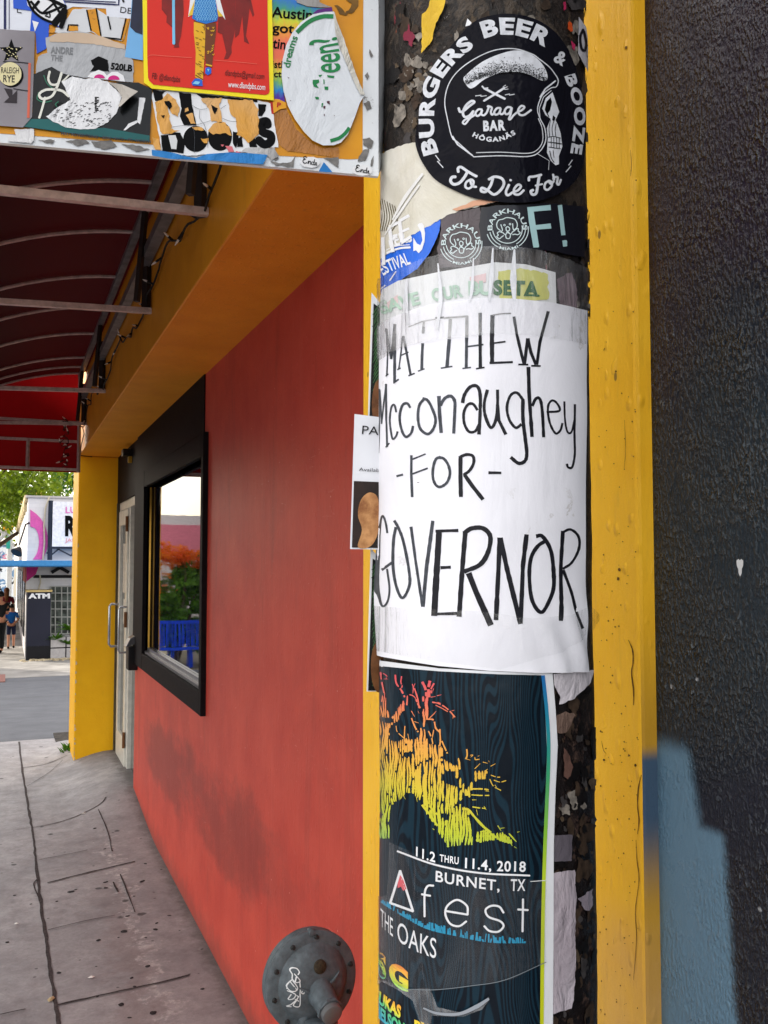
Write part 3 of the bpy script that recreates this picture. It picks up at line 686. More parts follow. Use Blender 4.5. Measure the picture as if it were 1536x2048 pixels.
t.set(Base_Color=c, Roughness=t.ramp(b_, [(.35, .3), (.7, .7)]))
t.bump(t.math('ADD', a, t.math('MULTIPLY', t.math('ADD', b_, c_), .6)), 1.0, .004); CRUST = t.m
pole = empty('steel_pole', (POLE.c.x, POLE.c.y, 0), 'steel street pole crusted with torn stickers standing before the yellow pillar', 'pole')
mb = MB(); n, zz = 128, [i*.01 for i in range(0, 340)]
vs = []; fs = []
for j, z in enumerate(zz):
    for i in range(n):
        th = 2*math.pi*i/n; q = Vector((math.cos(th)*2.2, math.sin(th)*2.2, z*12))
        rr = PLR-.0012+.0010*noise.noise(q)+.0006*noise.noise(q*3.1); vs.append((POLE.c.x+rr*math.cos(th), POLE.c.y+rr*math.sin(th), z))
for j in range(len(zz)-1):
    for i in range(n): fs.append((j*n+i, j*n+(i+1) % n, (j+1)*n+(i+1) % n, (j+1)*n+i))
mb.add(vs, fs); mb.build('shaft', CRUST, pole, smooth=180)
mb = MB(); mb.lathe((POLE.c.x, POLE.c.y, 0), (0,0,1), [(.16,0),(.16,.015),(.1,.02),(.095,.06),(PLR+.002,.07)], 40); mb.build('base_plate', GALV, pole, smooth=40)

def paper_mat(name, col, rough=.55, wr=.35, scale=26, coat=0, col2=None, stain=None):
    t = NT(name); p = t.pos()
    w = t.noise(t.scale(p, (1, 1, .5)), scale, 5, .55, .8); w2 = t.noise(p, 420, 2)
    c = t.mix(t.ramp(t.noise(p, 12, 4), [(.35, 0.), (.7, 1.)]), lin(col), lin(col2 or tuple(x*.965 for x in col)))
    if stain: 
        s1 = t.noise(p, 44, 6, .7, .5)
        c = t.mix(t.math('MULTIPLY', t.ramp(s1, [(.60, 0.), (.635, .5), (.66, .12), (.8, .1)]), t.ramp(t.noise(p, 9, 2), [(.5, 0.), (.6, stain)])), c, lin((150,140,125)))
    t.set(Base_Color=c, Roughness=rough); t.b.inputs['Coat Weight'].default_value = coat; t.b.inputs['Coat Roughness'].default_value = .12
    t.bump(t.math('ADD', w, t.math('MULTIPLY', w2, .04)), wr, .006); return t.m
def tape_mat(name, milky=.06, tint=(1,1,1,1)):
    t = NT(name); p = t.pos()
    tr = t.n('ShaderNodeBsdfTransparent'); gl = t.n('ShaderNodeBsdfGlossy'); gl.inputs['Roughness'].default_value = .12
    df = t.n('ShaderNodeBsdfDiffuse'); df.inputs['Color'].default_value = (.93,.93,.95,1); tr.inputs['Color'].default_value = (.985,.985,.985,1)
    h = t.noise(t.scale(p, (1, 1, .16)), 70, 4, .6, .6); bm_ = t.n('ShaderNodeBump'); bm_.inputs['Strength'].default_value = .8; bm_.inputs['Distance'].default_value = .006
    t.l(h, bm_.inputs['Height']); t.l(bm_.outputs['Normal'], gl.inputs['Normal'])
    fr = t.n('ShaderNodeLayerWeight'); t.l(bm_.outputs['Normal'], fr.inputs['Normal']); frv = t.math('ADD', t.math('MULTIPLY', t.math('POWER', fr.outputs['Facing'], 5.0), .9), .045)
    m1_ = t.n('ShaderNodeMixShader'); m2_ = t.n('ShaderNodeMixShader')
    t.l(t.math('MULTIPLY', t.ramp(t.noise(t.scale(p, (1,1,.3)), 60, 4, .6, .8), [(.4, .25), (.7, 1.)]), milky*1.6), m1_.inputs[0]); t.l(tr.outputs[0], m1_.inputs[1]); t.l(df.outputs[0], m1_.inputs[2])
    t.l(t.math('MINIMUM', frv, .6), m2_.inputs[0]); t.l(m1_.outputs[0], m2_.inputs[1]); t.l(gl.outputs[0], m2_.inputs[2]); t.l(m2_.outputs[0], t.out.inputs['Surface'])
    return t.m
TAPE = tape_mat('clear_tape')
TAPEM = tape_mat('milky_tape', .16)
INKB = mat('black_ink', (26,26,34), .5, var=.25, vscale=300); INKG = mat('grey_ink', (74,78,86), .55, var=.3, vscale=200); INKF = mat('faded_ink', (165,165,166), .6, var=.3, vscale=120)
WHT = mat('white_print', (232,233,236), .45, var=.06); BLK = mat('black_print', (9,9,12), .4, var=.2, spec=.05)
def sheet(name, label, cat, outline, m, off, surf=POLE, ragged=0, warp=None, smooth=True, step=None, group=None, holes=None, maxd=8, seed=0):
    mb = MB(); o = crom(outline, 6, True) if smooth == 2 else outline
    if ragged: o = rough_edge(o, ragged, 5, True, seed)
    fill(mb, surf, [o]+(holes or []), off, warp=warp, step=step, maxd=maxd)
    r = mb.build(name, m, smooth=60); return tag(r, label, cat, group)

# ---- torn remains low in the pile
z3 = zt(740, 0, 500); z4 = zt(720, 380, 520); z2 = zt(720, 1300, 520); z6p = zt(720, 1660, 520)
sheet('torn_scrap', 'torn yellow paint scrap high on the pole above the round black sticker', 'paper scrap', z3([(380,-10),(472,-10),(455,60),(420,130),(395,200),(385,260),(345,305),(322,330),(325,260),(322,180),(325,90),(350,80)]), paper_mat('yellow_scrap', (232,196,40), .5, .8, 60, col2=(190,150,30)), .0012, ragged=1.5, seed=1)
sheet('torn_scrap', 'tiny white scrap just above the top left rim of the round sticker', 'paper scrap', z3([(600,120),(625,145),(620,160),(588,168)]), WHT, .0012)
o1 = sheet('torn_sticker', 'white strip of sticker printed OF at the right edge of the pole', 'sticker', z3([(1275,105),(1335,190),(1345,400),(1330,440),(1270,330)]), paper_mat('grey_white', (205,203,208), .5, .3), .0010)
mb = MB(); z3s = z3; stroke(mb, POLE, z3([(1300,185),(1282,230),(1290,300),(1312,310),(1318,260),(1305,195)]), 5, .0013); stroke(mb, POLE, z3([(1325,280),(1328,345)]), 4, .0013); stroke(mb, POLE, z3([(1322,285),(1340,290)]), 3, .0013); mb.build('lettering', INKB, o1)
sheet('torn_scrap', 'orange red fleck of sticker right of BEER near the pole edge', 'paper scrap', z3([(1215,130),(1235,145),(1240,195),(1225,200),(1208,180)]), mat('orange_red', (214,84,30), .6), .0009, ragged=1)
for k, (o_, l_) in enumerate([([(1180,20),(1195,15),(1200,60),(1185,70)], 'small pink fleck at the top right of the pole above the white OF strip'), ([(1228,250),(1255,280),(1250,310),(1235,300)], 'small pink fleck beside the ampersand of the round sticker')]):
    sheet('torn_scrap', l_, 'paper scrap', z3(o_), mat('pink_fleck', (188,44,92), .6), .0009, ragged=1, seed=k)
# ---- loose flakes of paint and sticker all over the bare parts
FLK = [mat('flake_brown', (70,55,43), .7, var=.4, vscale=120), mat('flake_black', (22,19,19), .5, var=.3, vscale=90), mat('flake_tan', (104,88,70), .7, var=.35, vscale=150), mat('flake_white', (150,142,132), .7, var=.4, vscale=150), mat('flake_pink', (130,36,62), .6, var=.3), mat('flake_grey', (74,70,70), .6, var=.3, vscale=120)]
mb = MB(); r9 = random.Random(12)
def flake(px, py, s_, m, el=1.0):
    a0 = r9.uniform(0, 6.28); n_ = r9.randint(6, 11); q = []
    for i in range(n_):
        a_ = 2*math.pi*i/n_; rr_ = s_*r9.uniform(.45, 1.2); q.append((px+rr_*math.cos(a_), py+el*rr_*math.sin(a_)))
    fill(mb, POLE, [rough_edge(crom(q, 3, True), s_*.16, 2.2, True, r9.randint(0, 99))], .0002+.0004*r9.random(), m=m, step=0, maxd=3)
for k in range(130):
    x, y = r9.uniform(775, 1182), r9.uniform(-10, 300); flake(x, y, abs(r9.gauss(0, 6))+2, r9.choices(range(6), [5,6,3,1.2,.8,2])[0], r9.uniform(.8, 2.2))
for k in range(55):
    t_ = r9.random(); flake(r9.gauss(826, 15), 120+t_*75+r9.gauss(0, 6), abs(r9.gauss(0, 5))+1.5, r9.choices((3,2,0,5), [5,3,2,1])[0], r9.uniform(.8, 1.8))
for k in range(130):
    x, y = r9.uniform(1100, 1190), r9.uniform(1345, 2060); flake(x, y, abs(r9.gauss(0, 6))+2, r9.choices(range(6), [6,7,1.5,.6,.1,1.5])[0], r9.uniform(.9, 2.6))
for k in range(70):
    x, y = r9.uniform(1140, 1186), r9.uniform(410, 620); flake(x, y, abs(r9.gauss(0, 5))+2, r9.choices(range(6), [4,7,1,.5,1.2,1])[0], r9.uniform(.9, 2.6))
fk = mb.build('paint_flake', FLK, pole); fk['kind'] = 'stuff'
# ---- cream sheet with torn lower edge
CREAM = paper_mat('cream_sheet', (214,211,200), .3, .6, 22, .25, col2=(186,178,150))
warpc = lambda s, z: .0006*noise.noise(Vector((s*60, z*60, 1)))
cs = sheet('torn_poster', 'cream plastic coated poster torn along its lower edge below the round sticker', 'poster', [(752,318),(775,302),(810,290),(850,283),(880,320),(930,380),(1012,400),(975,410),(930,420),(890,435),(850,458),(815,478),(785,500),(752,530)], CREAM, .0014, ragged=1.6, warp=warpc, seed=3)
mb = MB()
for pts, w in [([(770,475),(772,530)], 7), ([(783,455),(790,505)], 7), ([(783,455),(800,446)], 6), ([(786,480),(799,474)], 5), ([(803,443),(808,486)], 7), ([(803,443),(822,432)], 6), ([(806,465),(822,458)], 5), ([(808,486),(826,474)], 6)]: stroke(mb, POLE, pts, w, .0018, smooth=False, cap=False)
mb.build('lettering', WHT, cs)
mb = MB(); stroke(mb, POLE, [(848,350),(815,395),(790,440)], [5,7,3], .0021); stroke(mb, POLE, [(842,372),(805,425),(775,470)], [3,5,2], .0021); mb.build('crease', mat('crease_white', (240,240,238), .3), cs)
mb = MB()
for k in range(7): stroke(mb, POLE, [(763+k*5,395+k*3),(768+k*5,430+k*2),(764+k*4,462)], 1.6, .0017)
mb.build('line_print', mat('olive_ink', (96,88,60), .6), cs)
mb = MB(); fill(mb, POLE, [rough_edge([(905,420),(960,400),(1010,402),(975,409),(940,417),(915,424)], 1.5, 4)], .0019); mb.build('torn_edge', mat('peach_fibre', (222,170,140), .8), cs)
# ---- blue festival sticker
BLUE = paper_mat('festival_blue', (36,106,222), .32, .5, 40, .2, col2=(28,92,200))
z5 = zt(755, 400, 260)
bs = sheet('festival_sticker', 'blue sticker with white festival lettering on the left of the pole', 'sticker', z5([(755,185),(752,280),(740,370),(690,500),(620,640),(480,820),(360,900),(270,960),(150,1030),(30,1130),(10,700),(150,560),(330,400),(500,280),(640,210)]), BLUE, .0011, ragged=.8, seed=4)
mb = MB()
z5w = [([(540,275),(560,310),(575,400),(568,500),(540,590),(500,635),(470,600),(440,610),(438,540),(440,450),(480,520),(520,540),(545,480),(530,390),(490,310),(470,290)], 1)]
fill(mb, POLE, [z5(z5w[0][0])], .0014)
for pts, w in [([(60,680),(150,620),(280,575),(400,565)], 4), ([(65,640),(140,585),(260,545),(395,535)], 1.6), ([(40,720),(100,660)], 3)]: stroke(mb, POLE, z5(pts), w, .0014)
text(mb, POLE, 'FESTIVAL', z5([(50,920),(160,850),(290,800),(410,755)]), 24, .02, .0014)
text(mb, POLE, 'LERS', z5([(170,570),(280,530),(430,490)]), 22, .03, .0014)
for pts in ([(165,955),(235,850)], [(62,1050),(110,1010)]): stroke(mb, POLE, z5(pts), 2.4, .0014)
mb.build('lettering', WHT, bs)
# ---- dark band with F!
BAND = paper_mat('dark_band', (13,15,25), .3, .25, 30, .3, col2=(20,20,30))
fb = sheet('torn_sticker', 'near black sticker with a large pale F and exclamation mark', 'sticker', [(962,416),(1000,412),(1100,408),(1165,414),(1168,470),(1166,516),(1100,503),(1000,494),(966,496),(958,455)], BAND, .0012, ragged=.8, seed=5)
z8 = zt(960, 400, 230); mb = MB()
for q in ([(618,108),(925,75),(930,145),(705,165),(730,345),(925,322),(935,390),(740,405),(775,630),(765,642),(700,645),(640,300)], [(1018,82),(1075,72),(1120,475),(1065,482)], [(1078,550),(1130,542),(1142,560),(1142,625),(1088,632)]): fill(mb, POLE, [z8(q)], .0015)
mb.build('lettering', mat('pale_aqua', (166,202,204), .4, var=.08), fb)
# ---- two round dog emblem stickers
def emblem(label, cx, cy, k, bgm, outline, seed, miami=True):
    s = sheet('dog_emblem_sticker', label, 'sticker', outline, bgm, .0010+.0001*seed, ragged=1.2, seed=seed, group='round dog emblem stickers')
    mb = MB(); P = lambda pts: [(cx+x*k, cy+y*k) for x, y in pts]
    for r_, a0, a1 in ((29,188,372),(35,192,246),(35,300,370),(41,196,244),(41,304,366)): stroke(mb, POLE, arc(cx, cy, r_*k, r_*k, a0, a1, 30), 1.7*k, .0016)
    text(mb, POLE, 'BARKHAUS', arc(cx, cy, 30*k, 31*k, 186, -4, 40), 9.0*k, .018, .0016)
    text(mb, POLE, 'MIAMI', arc(cx, cy, 43*k, 43*k, 247, 300, 20), 5.5*k, .012, .0016)
    for pts in ([(-14,4),(-20,-2),(-21,-10),(-17,-17),(-9,-19),(-2,-22),(8,-21),(15,-18),(19,-10),(18,-2),(12,3)], [(-13,-8),(-10,2),(-12,6)], [(10,-10),(11,0),(14,4)], [(-3,-2),(-2,4),(3,4),(4,-1),(0,-4),(-3,-2)], [(-9,8),(-4,12),(0,6),(6,11),(10,6)], [(0,5),(1,9)], [(-4,12),(-2,19),(4,19),(6,12)],
                [(-10,8),(-16,6),(-20,9),(-18,13),(-21,16),(-16,20),(-12,17),(-8,14)], [(11,6),(17,1),(21,0),(21,5),(25,8),(20,12),(15,11),(10,12)]): stroke(mb, POLE, P(pts), 1.9*k, .0016)
    for e in ((-6,-7),(5,-9)): stroke(mb, POLE, arc(cx+e[0]*k, cy+e[1]*k, 1.6*k, 1.6*k, 0, 350, 10), 1.3*k, .0016)
    mb.build('lettering', mat('emblem_white', (206,222,224), .4, var=.08), s)
emblem('dog emblem sticker on wrinkled brownish film with its left letters scraped off', 923, 488, 1.0, paper_mat('brown_film', (84,74,78), .3, .9, 60, .3, col2=(58,50,54)), [(884,432),(900,428),(960,416),(968,450),(964,500),(958,535),(880,536),(876,500),(882,470)], 1)
emblem('clean round dog emblem sticker left of the large pale F', 1014, 459, 1.0, BAND, [(966,418),(1050,412),(1052,495),(1000,500),(970,500)], 2)
# ---- white label with green lettering
lw = sheet('paper_label', 'white label with green slab lettering under clear tape above the handwritten paper', 'label', [(752,588),(800,562),(880,545),(990,526),(1050,530),(1108,546),(1110,615),(960,612),(860,625),(752,668)], paper_mat('label_white', (224,226,228), .4, .4, 30), .0016)
mb = MB(); fill(mb, POLE, [rough_edge([(996,545),(1040,538),(1092,548),(1096,600),(1040,604),(998,604)], 2, 6)], .0019); mb.build('yellow_patch', mat('yellow_green', (206,206,112), .5, var=.1), lw)
mb = MB(); text(mb, POLE, 'SETA', [(986,590),(1030,591),(1074,593)], 27, .055, .0021, sp=1.12)
for pts in ([(1009,590),(1025,590)], [(1047,592),(1056,592)], [(1057,592),(1075,593)]): stroke(mb, POLE, pts, 4, .0021, smooth=False)
mb.build('lettering', mat('deep_green', (14,92,32), .45), lw)
mb = MB(); text(mb, POLE, 'BU', [(938,591),(985,590)], 26, .05, .0021); text(mb, POLE, 'OUR', [(868,604),(928,594)], 24, .04, .0021); text(mb, POLE, 'SAVE', [(768,628),(845,608)], 24, .04, .0021); mb.build('lettering', mat('faded_green', (176,206,188), .5), lw)
mb = MB(); fill(mb, POLE, [[(778,606),(800,590),(800,606),(782,622)]], .0019); fill(mb, POLE, [[(940,556),(972,548),(972,566),(942,572)]], .0019); mb.build('pink_print', mat('pale_pink', (226,198,200), .5), lw)
sheet('torn_scrap', 'crumpled grey purple scrap under tape right of the green lettered label', 'paper scrap', [(1112,560),(1140,545),(1152,580),(1150,620),(1118,618)], paper_mat('purple_scrap', (150,134,142), .35, 1.0, 60, .3, col2=(84,62,72)), .0012, ragged=2, seed=8)
# ================================================================== handwritten paper
PAPER = paper_mat('office_paper', (238,238,245), .6, .30, 18, 0, stain=1.0)
zP = POLE.to2d(960, 970)[1]
LIFT = POLE.to2d(762, 1180)
def warpp(s, z):
    w = .0012*(noise.noise(Vector((s*16, z*9, 4)))+.35)+.0005*noise.noise(Vector((s*50, z*28, 7)))
    k = min(1, max(0, (-s-.098)/.035)); w += .006*k*k*math.exp(-((z-LIFT[1])/.045)**2)
    bx, bz = POLE.to2d(1140, 1300); r2 = ((s-bx)/.03)**2+((z-bz)/.03)**2
    w += .004*math.exp(-r2)*(1+.8*math.sin((s-bx)*260+(z-bz)*120))*.6
    return max(w, 0)
pa = sheet('handwritten_poster', 'white paper hand lettered in black marker wrapped round the pole', 'poster', [(744,668),(762,651),(800,631),(860,611),(920,601),(965,597),(1030,600),(1100,607),(1169,622),(1167,820),(1165,980),(1164,1220),(1166,1343),(1080,1345),(980,1341),(880,1331),(762,1312),(740,1302)], PAPER, .0022, warp=warpp, step=.0045)
def inks(strokes, z, mm, name, off=.00245, jit=.22):
    mb = MB(); s = None
    for pts, w in strokes:
        q = z(pts); sc_ = (Vector(z([(1,0)])[0])-Vector(z([(0,0)])[0])).length
        stroke(mb, POLE, q, w*sc_, off, warp=warpp, smooth=len(pts) > 3, cap=False, jit=jit)
    return mb.build(name, mm, pa)
zA = zt(760, 600, 350); zB = zt(750, 730, 420); zC = zt(750, 890, 300); zD = zt(745, 1020, 430)
inks([([(82,250),(95,400),(90,560),(85,660)],12),([(85,255),(104,400),(125,520)],20),([(122,522),(140,400),(158,215)],22),([(157,300),(153,500),(152,725)],24),([(76,672),(100,650)],11),([(142,734),(188,698)],13),
      ([(222,320),(205,480),(188,608)],13),([(228,320),(252,450),(292,668)],20),([(203,492),(272,462)],12),([(175,616),(205,600)],12),([(272,670),(326,648)],12),
      ([(400,240),(395,300)],24),([(392,385),(386,500),(384,620)],24),([(352,630),(408,608)],12),([(618,350),(608,470),(598,598)],30),([(546,604),(645,588)],13),([(500,165),(575,160)],16),
      ([(765,335),(764,450),(762,602)],26),([(772,416),(908,398)],14),([(730,607),(802,598)],12)], zA, INKG, 'lettering')
inks([([(880,120),(880,350),(882,605)],28),([(845,610),(918,598)],14),([(985,140),(980,350),(982,565)],36),([(1000,386),(1095,373)],14),([(960,560),(1157,552)],19),
      ([(1165,155),(1190,310),(1250,568)],25),([(1255,570),(1268,460),(1282,345)],26),([(1283,345),(1310,470),(1352,575)],26),([(1360,575),(1385,380),(1455,108)],26),([(1203,573),(1287,575)],15),([(1312,585),(1393,586)],15)], zA, INKB, 'lettering')
inks([([(275,243),(390,195),(500,175)],11),([(570,165),(680,158),(775,150)],16),([(405,190),(398,240)],20),([(627,175),(618,345)],28),([(768,150),(766,330)],25),([(985,142),(1060,130),(1140,128)],12),([(155,215),(157,300)],22)], zA, INKF, 'lettering')
inks([([(55,175),(56,350),(54,500),(50,645)],8),([(58,180),(66,320),(70,432)],9),([(70,432),(85,290),(102,140)],10),([(102,140),(104,400),(112,600)],14),([(102,603),(128,572)],10),
      ([(178,348),(165,296),(142,310),(130,400),(138,480),(152,542),(175,525),(188,488)],14),([(277,316),(255,284),(222,296),(203,360),(205,430),(225,500),(250,528),(285,500),(298,448)],18),
      ([(372,254),(340,300),(332,390),(350,470),(400,508),(440,470),(455,400),(430,320),(398,262),(362,248)],20),([(478,230),(482,350),(495,500)],25),([(487,300),(520,248),(562,232),(590,270),(590,350),(583,505)],23)], zB, INKG, 'lettering')
inks([([(645,282),(660,220),(700,165),(748,160),(770,220),(770,350),(762,512)],24),([(752,335),(720,290),(682,295),(655,350),(658,430),(690,490),(735,488),(762,440)],20),
      ([(822,185),(800,280),(805,370),(845,462),(880,410),(893,300),(893,185)],22),([(893,300),(903,410),(952,512)],24),([(1075,262),(1030,208),(985,228),(960,310),(975,400),(1020,462),(1062,438)],20),
      ([(1072,255),(1072,400),(1088,550),(1098,650),(1085,705),(1040,722),(985,678)],25),([(1110,20),(1115,200),(1135,530)],26),([(1137,305),(1165,250),(1195,258),(1210,350),(1218,532)],22),
      ([(1240,348),(1330,338),(1312,282),(1278,264),(1250,310),(1260,420),(1300,502),(1335,482),(1350,428)],16),([(1365,270),(1368,400),(1385,490),(1415,492),(1437,400)],14),([(1440,290),(1436,500),(1438,650),(1420,745),(1392,752),(1380,725)],16)], zB, INKB, 'lettering')
inks([([(252,322),(317,305)],22),([(400,108),(397,300),(405,535)],26),([(410,150),(540,95)],16),([(405,300),(560,240)],17),([(685,128),(640,150),(612,240),(612,340),(640,410),(685,432),(750,390),(782,300),(765,210),(720,145),(670,130)],28)], zC, INKG, 'lettering')
inks([([(885,118),(885,300),(890,535)],40),([(882,125),(950,102),(1008,120),(1014,190),(975,265),(915,312)],30),([(925,308),(1000,420),(1108,562)],38),([(1160,288),(1287,290)],28),([(455,386),(475,386)],5)], zC, INKB, 'lettering')
inks([([(127,165),(115,90),(95,42),(78,95),(70,250),(68,500),(80,640),(98,688),(130,650),(142,560),(125,420)],14),([(88,428),(165,372)],18),([(175,75),(205,130),(240,230),(278,430),(282,540),(235,628),(190,540),(167,400),(170,220),(187,122)],20),([(293,120),(322,350),(375,690)],20),([(378,690),(402,400),(447,78)],26)], zD, INKG, 'lettering')
inks([([(490,150),(475,400),(457,755)],42),([(465,152),(622,147)],22),([(500,412),(571,408)],21),([(450,742),(612,737)],22),([(670,152),(650,400),(627,760)],32),([(668,160),(715,132),(790,132),(840,190),(825,300),(770,390),(660,440)],32),([(692,450),(745,590),(845,822)],40),
      ([(905,198),(895,450),(880,785)],32),([(908,200),(955,420),(1050,812)],34),([(1090,175),(1065,400),(1050,810)],30),([(1155,188),(1200,190),(1258,290),(1278,450),(1268,590),(1195,728),(1130,650),(1110,490),(1120,350),(1165,262),(1215,225)],27),
      ([(1340,150),(1328,400),(1322,790)],26),([(1335,162),(1395,140),(1450,190),(1452,280),(1405,375),(1342,420)],18),([(1345,428),(1400,590),(1430,730),(1468,845)],22)], zD, INKB, 'lettering')
# ---- clear tape
def warpt(s, z): return warpp(s, z)+.0005*(math.sin(s*300+noise.noise(Vector((s*40, z*8, 0)))*6)*.5+.5)+.0004
sheet('clear_tape', 'wide band of wrinkled clear tape across the top of the handwritten paper', 'tape', [(752,640),(762,560),(850,520),(930,500),(1000,494),(1070,503),(1130,522),(1168,540),(1168,690),(1100,678),(1000,668),(900,675),(820,690),(752,730)], TAPE, .0026, warp=warpt, step=.004, ragged=.6, seed=11)
sheet('clear_tape', 'strip of milky tape over the faded top of the word MATTHEW', 'tape', [(756,655),(800,632),(870,612),(960,600),(965,672),(900,680),(850,686),(800,700),(756,718)], TAPEM, .0030, warp=warpt, step=.004, ragged=1, seed=12)
sheet('clear_tape', 'clear tape strip along the foot of the handwritten paper', 'tape', [(752,1212),(830,1216),(960,1222),(1060,1236),(1130,1230),(1170,1210),(1196,1236),(1168,1262),(1120,1300),(1000,1338),(880,1322),(752,1300)], tape_mat('bare_tape', .01), .0028, warp=warpt, step=.004, ragged=.6, seed=13)
mb = MB()
for pts, w in [([(985,500),(982,560),(978,604)],9), ([(1026,503),(1024,560),(1026,602)],13), ([(948,520),(945,580),(940,605)],7), ([(880,530),(885,600),(878,660)],8), ([(820,560),(818,610),(822,650)],10)]: stroke(mb, POLE, pts, [w*.3,w,w*.5], .0034)
tag(mb.build('tape_fold', paper_mat('tape_fold_white', (222,224,230), .25, .5, 60, .4), smooth=60), 'milky folds standing up in the tape over the green lettered label', 'tape')

# ================================================================== festival poster low on the pole
t = NT('woodgrain_print'); p = t.pos()
th_ = t.n('ShaderNodeSeparateXYZ'); t.l(p, th_.inputs[0])
nz = t.noise(t.scale(p, (1, 1, .22)), 22, 2, .4)
v = t.math('SINE', t.math('MULTIPLY', t.math('ADD', t.math('MULTIPLY', t.math('SUBTRACT', th_.outputs['X'], th_.outputs['Y']), 5.0), t.math('MULTIPLY', nz, 1.3)), 190.0))
c = t.mix(t.sstep(v, -.3, .6), lin((6,17,27)), lin((17,42,55)))
w = t.noise(t.scale(p, (1, 1, .8)), 14, 4); t.set(Base_Color=c, Roughness=.3); t.b.inputs['Coat Weight'].default_value = .05; t.b.inputs['Coat Roughness'].default_value = .2; t.bump(w, .5, .006); GRAIN = t.m
warpo = lambda s, z: .0010*(noise.noise(Vector((s*22, z*11, 14)))+.5)
fp = sheet('festival_poster', 'dark teal festival poster with a rainbow tree wrapped round the lower pole', 'poster', [(740,1318),(880,1336),(1000,1343),(1102,1346),(1108,1420),(1112,1490),(1108,1580),(1105,1690),(1104,1850),(1103,2080),(740,2080)], paper_mat('poster_white', (226,228,232), .4, .25, 24), .0012, warp=warpo)
mb = MB(); fill(mb, POLE, [[(740,1330),(880,1342),(1000,1348),(1080,1350),(1087,1420),(1091,1500),(1087,1620),(1084,1700),(1080,1850),(1078,2078),(740,2078)]], .0014, warp=warpo); mb.build('dark_field', GRAIN, fp)
def zramp(name, stops, rough=.4, px=860):
    t = NT(name); s_ = t.n('ShaderNodeSeparateXYZ'); t.l(t.pos(), s_.inputs[0])
    ys_ = [POLE.to2d(px, y)[1] for y, _ in stops]; mr = t.n('ShaderNodeMapRange'); mr.inputs['From Min'].default_value = ys_[-1]; mr.inputs['From Max'].default_value = ys_[0]
    t.l(s_.outputs['Z'], mr.inputs['Value']); t.set(Roughness=rough, Base_Color=t.ramp(mr.outputs['Result'], [((y-ys_[-1])/(ys_[0]-ys_[-1]), lin(c)) for y, (_, c) in reversed(list(zip(ys_, stops)))])); return t.m
RBOW = zramp('tree_rainbow', [(1340,(204,74,92)), (1405,(216,104,90)), (1450,(222,142,82)), (1520,(220,166,66)), (1580,(206,184,58)), (1660,(184,194,54)), (1740,(130,180,100))])
EDGE = zramp('border_rainbow', [(1350,(36,104,170)), (1450,(40,140,160)), (1550,(60,160,110)), (1660,(130,190,60)), (1760,(190,210,50)), (2050,(190,196,30))], px=1085)
mb = MB(); stroke(mb, POLE, [(1083,1350),(1090,1420),(1094,1500),(1090,1620),(1087,1700),(1083,1850),(1081,2076)], 7, .0016, warp=warpo, cap=False); mb.build('border_stripe', EDGE, fp)
zt_t = zt(755, 1340, 305)
SIL = [[(40,350),(75,250),(95,220),(110,300),(120,400),(135,480),(160,470),(200,440),(225,380),(300,290),(320,250),(340,260),(330,330),(290,410),(250,450),(245,500),(190,560),(140,590),(140,690),(200,720),(250,700),(310,680),(360,700),(430,670),(450,600),(470,480),(490,330),(460,280),(500,230),(540,260),(520,330),(530,420),(500,560),(520,620),(510,730),(560,740),(640,750),(700,830),(640,880),(680,890),(760,940),(800,970),(790,1020),(700,1010),(640,1080),(700,1130),(780,1160),(850,1200),(850,1290),(830,1340),(930,1400),(960,1600),(960,1760),(900,1760),(720,1770),(640,1650),(600,1560),(500,1430),(470,1330),(380,1240),(320,1230),(240,1320),(190,1330),(160,1400),(150,1700),(60,1700),(20,1500),(15,1200),(40,1000),(15,800),(30,560)],
       [(820,880),(850,900),(840,960),(830,1050),(870,1130),(900,1200),(950,1130),(960,1060),(940,990),(1000,1010),(1100,1000),(1090,1100),(1000,1090),(985,1150),(940,1230),(930,1290),(900,1290),(840,1180),(800,1080),(800,960)],
       [(1000,1630),(1090,1590),(1150,1640),(1260,1620),(1330,1700),(1390,1740),(1300,1740),(1200,1700),(1040,1730),(1000,1720)]]
def inpoly(x, y, P):
    c = False; j = len(P)-1
    for i in range(len(P)):
        if (P[i][1] > y) != (P[j][1] > y) and x < (P[j][0]-P[i][0])*(y-P[i][1])/(P[j][1]-P[i][1])+P[i][0]: c = not c
        j = i
    return c
rnd = random.Random(3); mb = MB()
for P_ in SIL:
    x = min(q[0] for q in P_)-20
    while x < max(q[0] for q in P_)+20:
        wd_ = rnd.uniform(11, 25)*(1.25 if x > 300 else .8); run = []; y = min(q[1] for q in P_)-5; brk = rnd.uniform(300, 800); ph = x*.01
        while y < max(q[1] for q in P_)+5:
            xx = x+22*noise.noise(Vector((ph*1.2, y*.004, 2)))+10*noise.noise(Vector((ph*3, y*.012, 5)))
            hole = noise.noise(Vector((xx*.011, y*.009, 9))) > .52
            brk -= 8
            if inpoly(xx, y, P_) and not hole and brk > 0: run.append((xx, y))
            else:
                if len(run) > 3: stroke(mb, POLE, zt_t(run[::2]+[run[-1]]), [wd_*.45/5.036]+[wd_/5.036]*4+[wd_*.35/5.036], .0017, warp=warpo, jit=.3)
                run = []
                if brk <= 0: brk = rnd.uniform(300, 800); y += rnd.uniform(4, 12)
            y += 8
        if len(run) > 3: stroke(mb, POLE, zt_t(run[::2]), wd_/5.036, .0017, warp=warpo, jit=.3)
        x += wd_+rnd.uniform(3, 6)
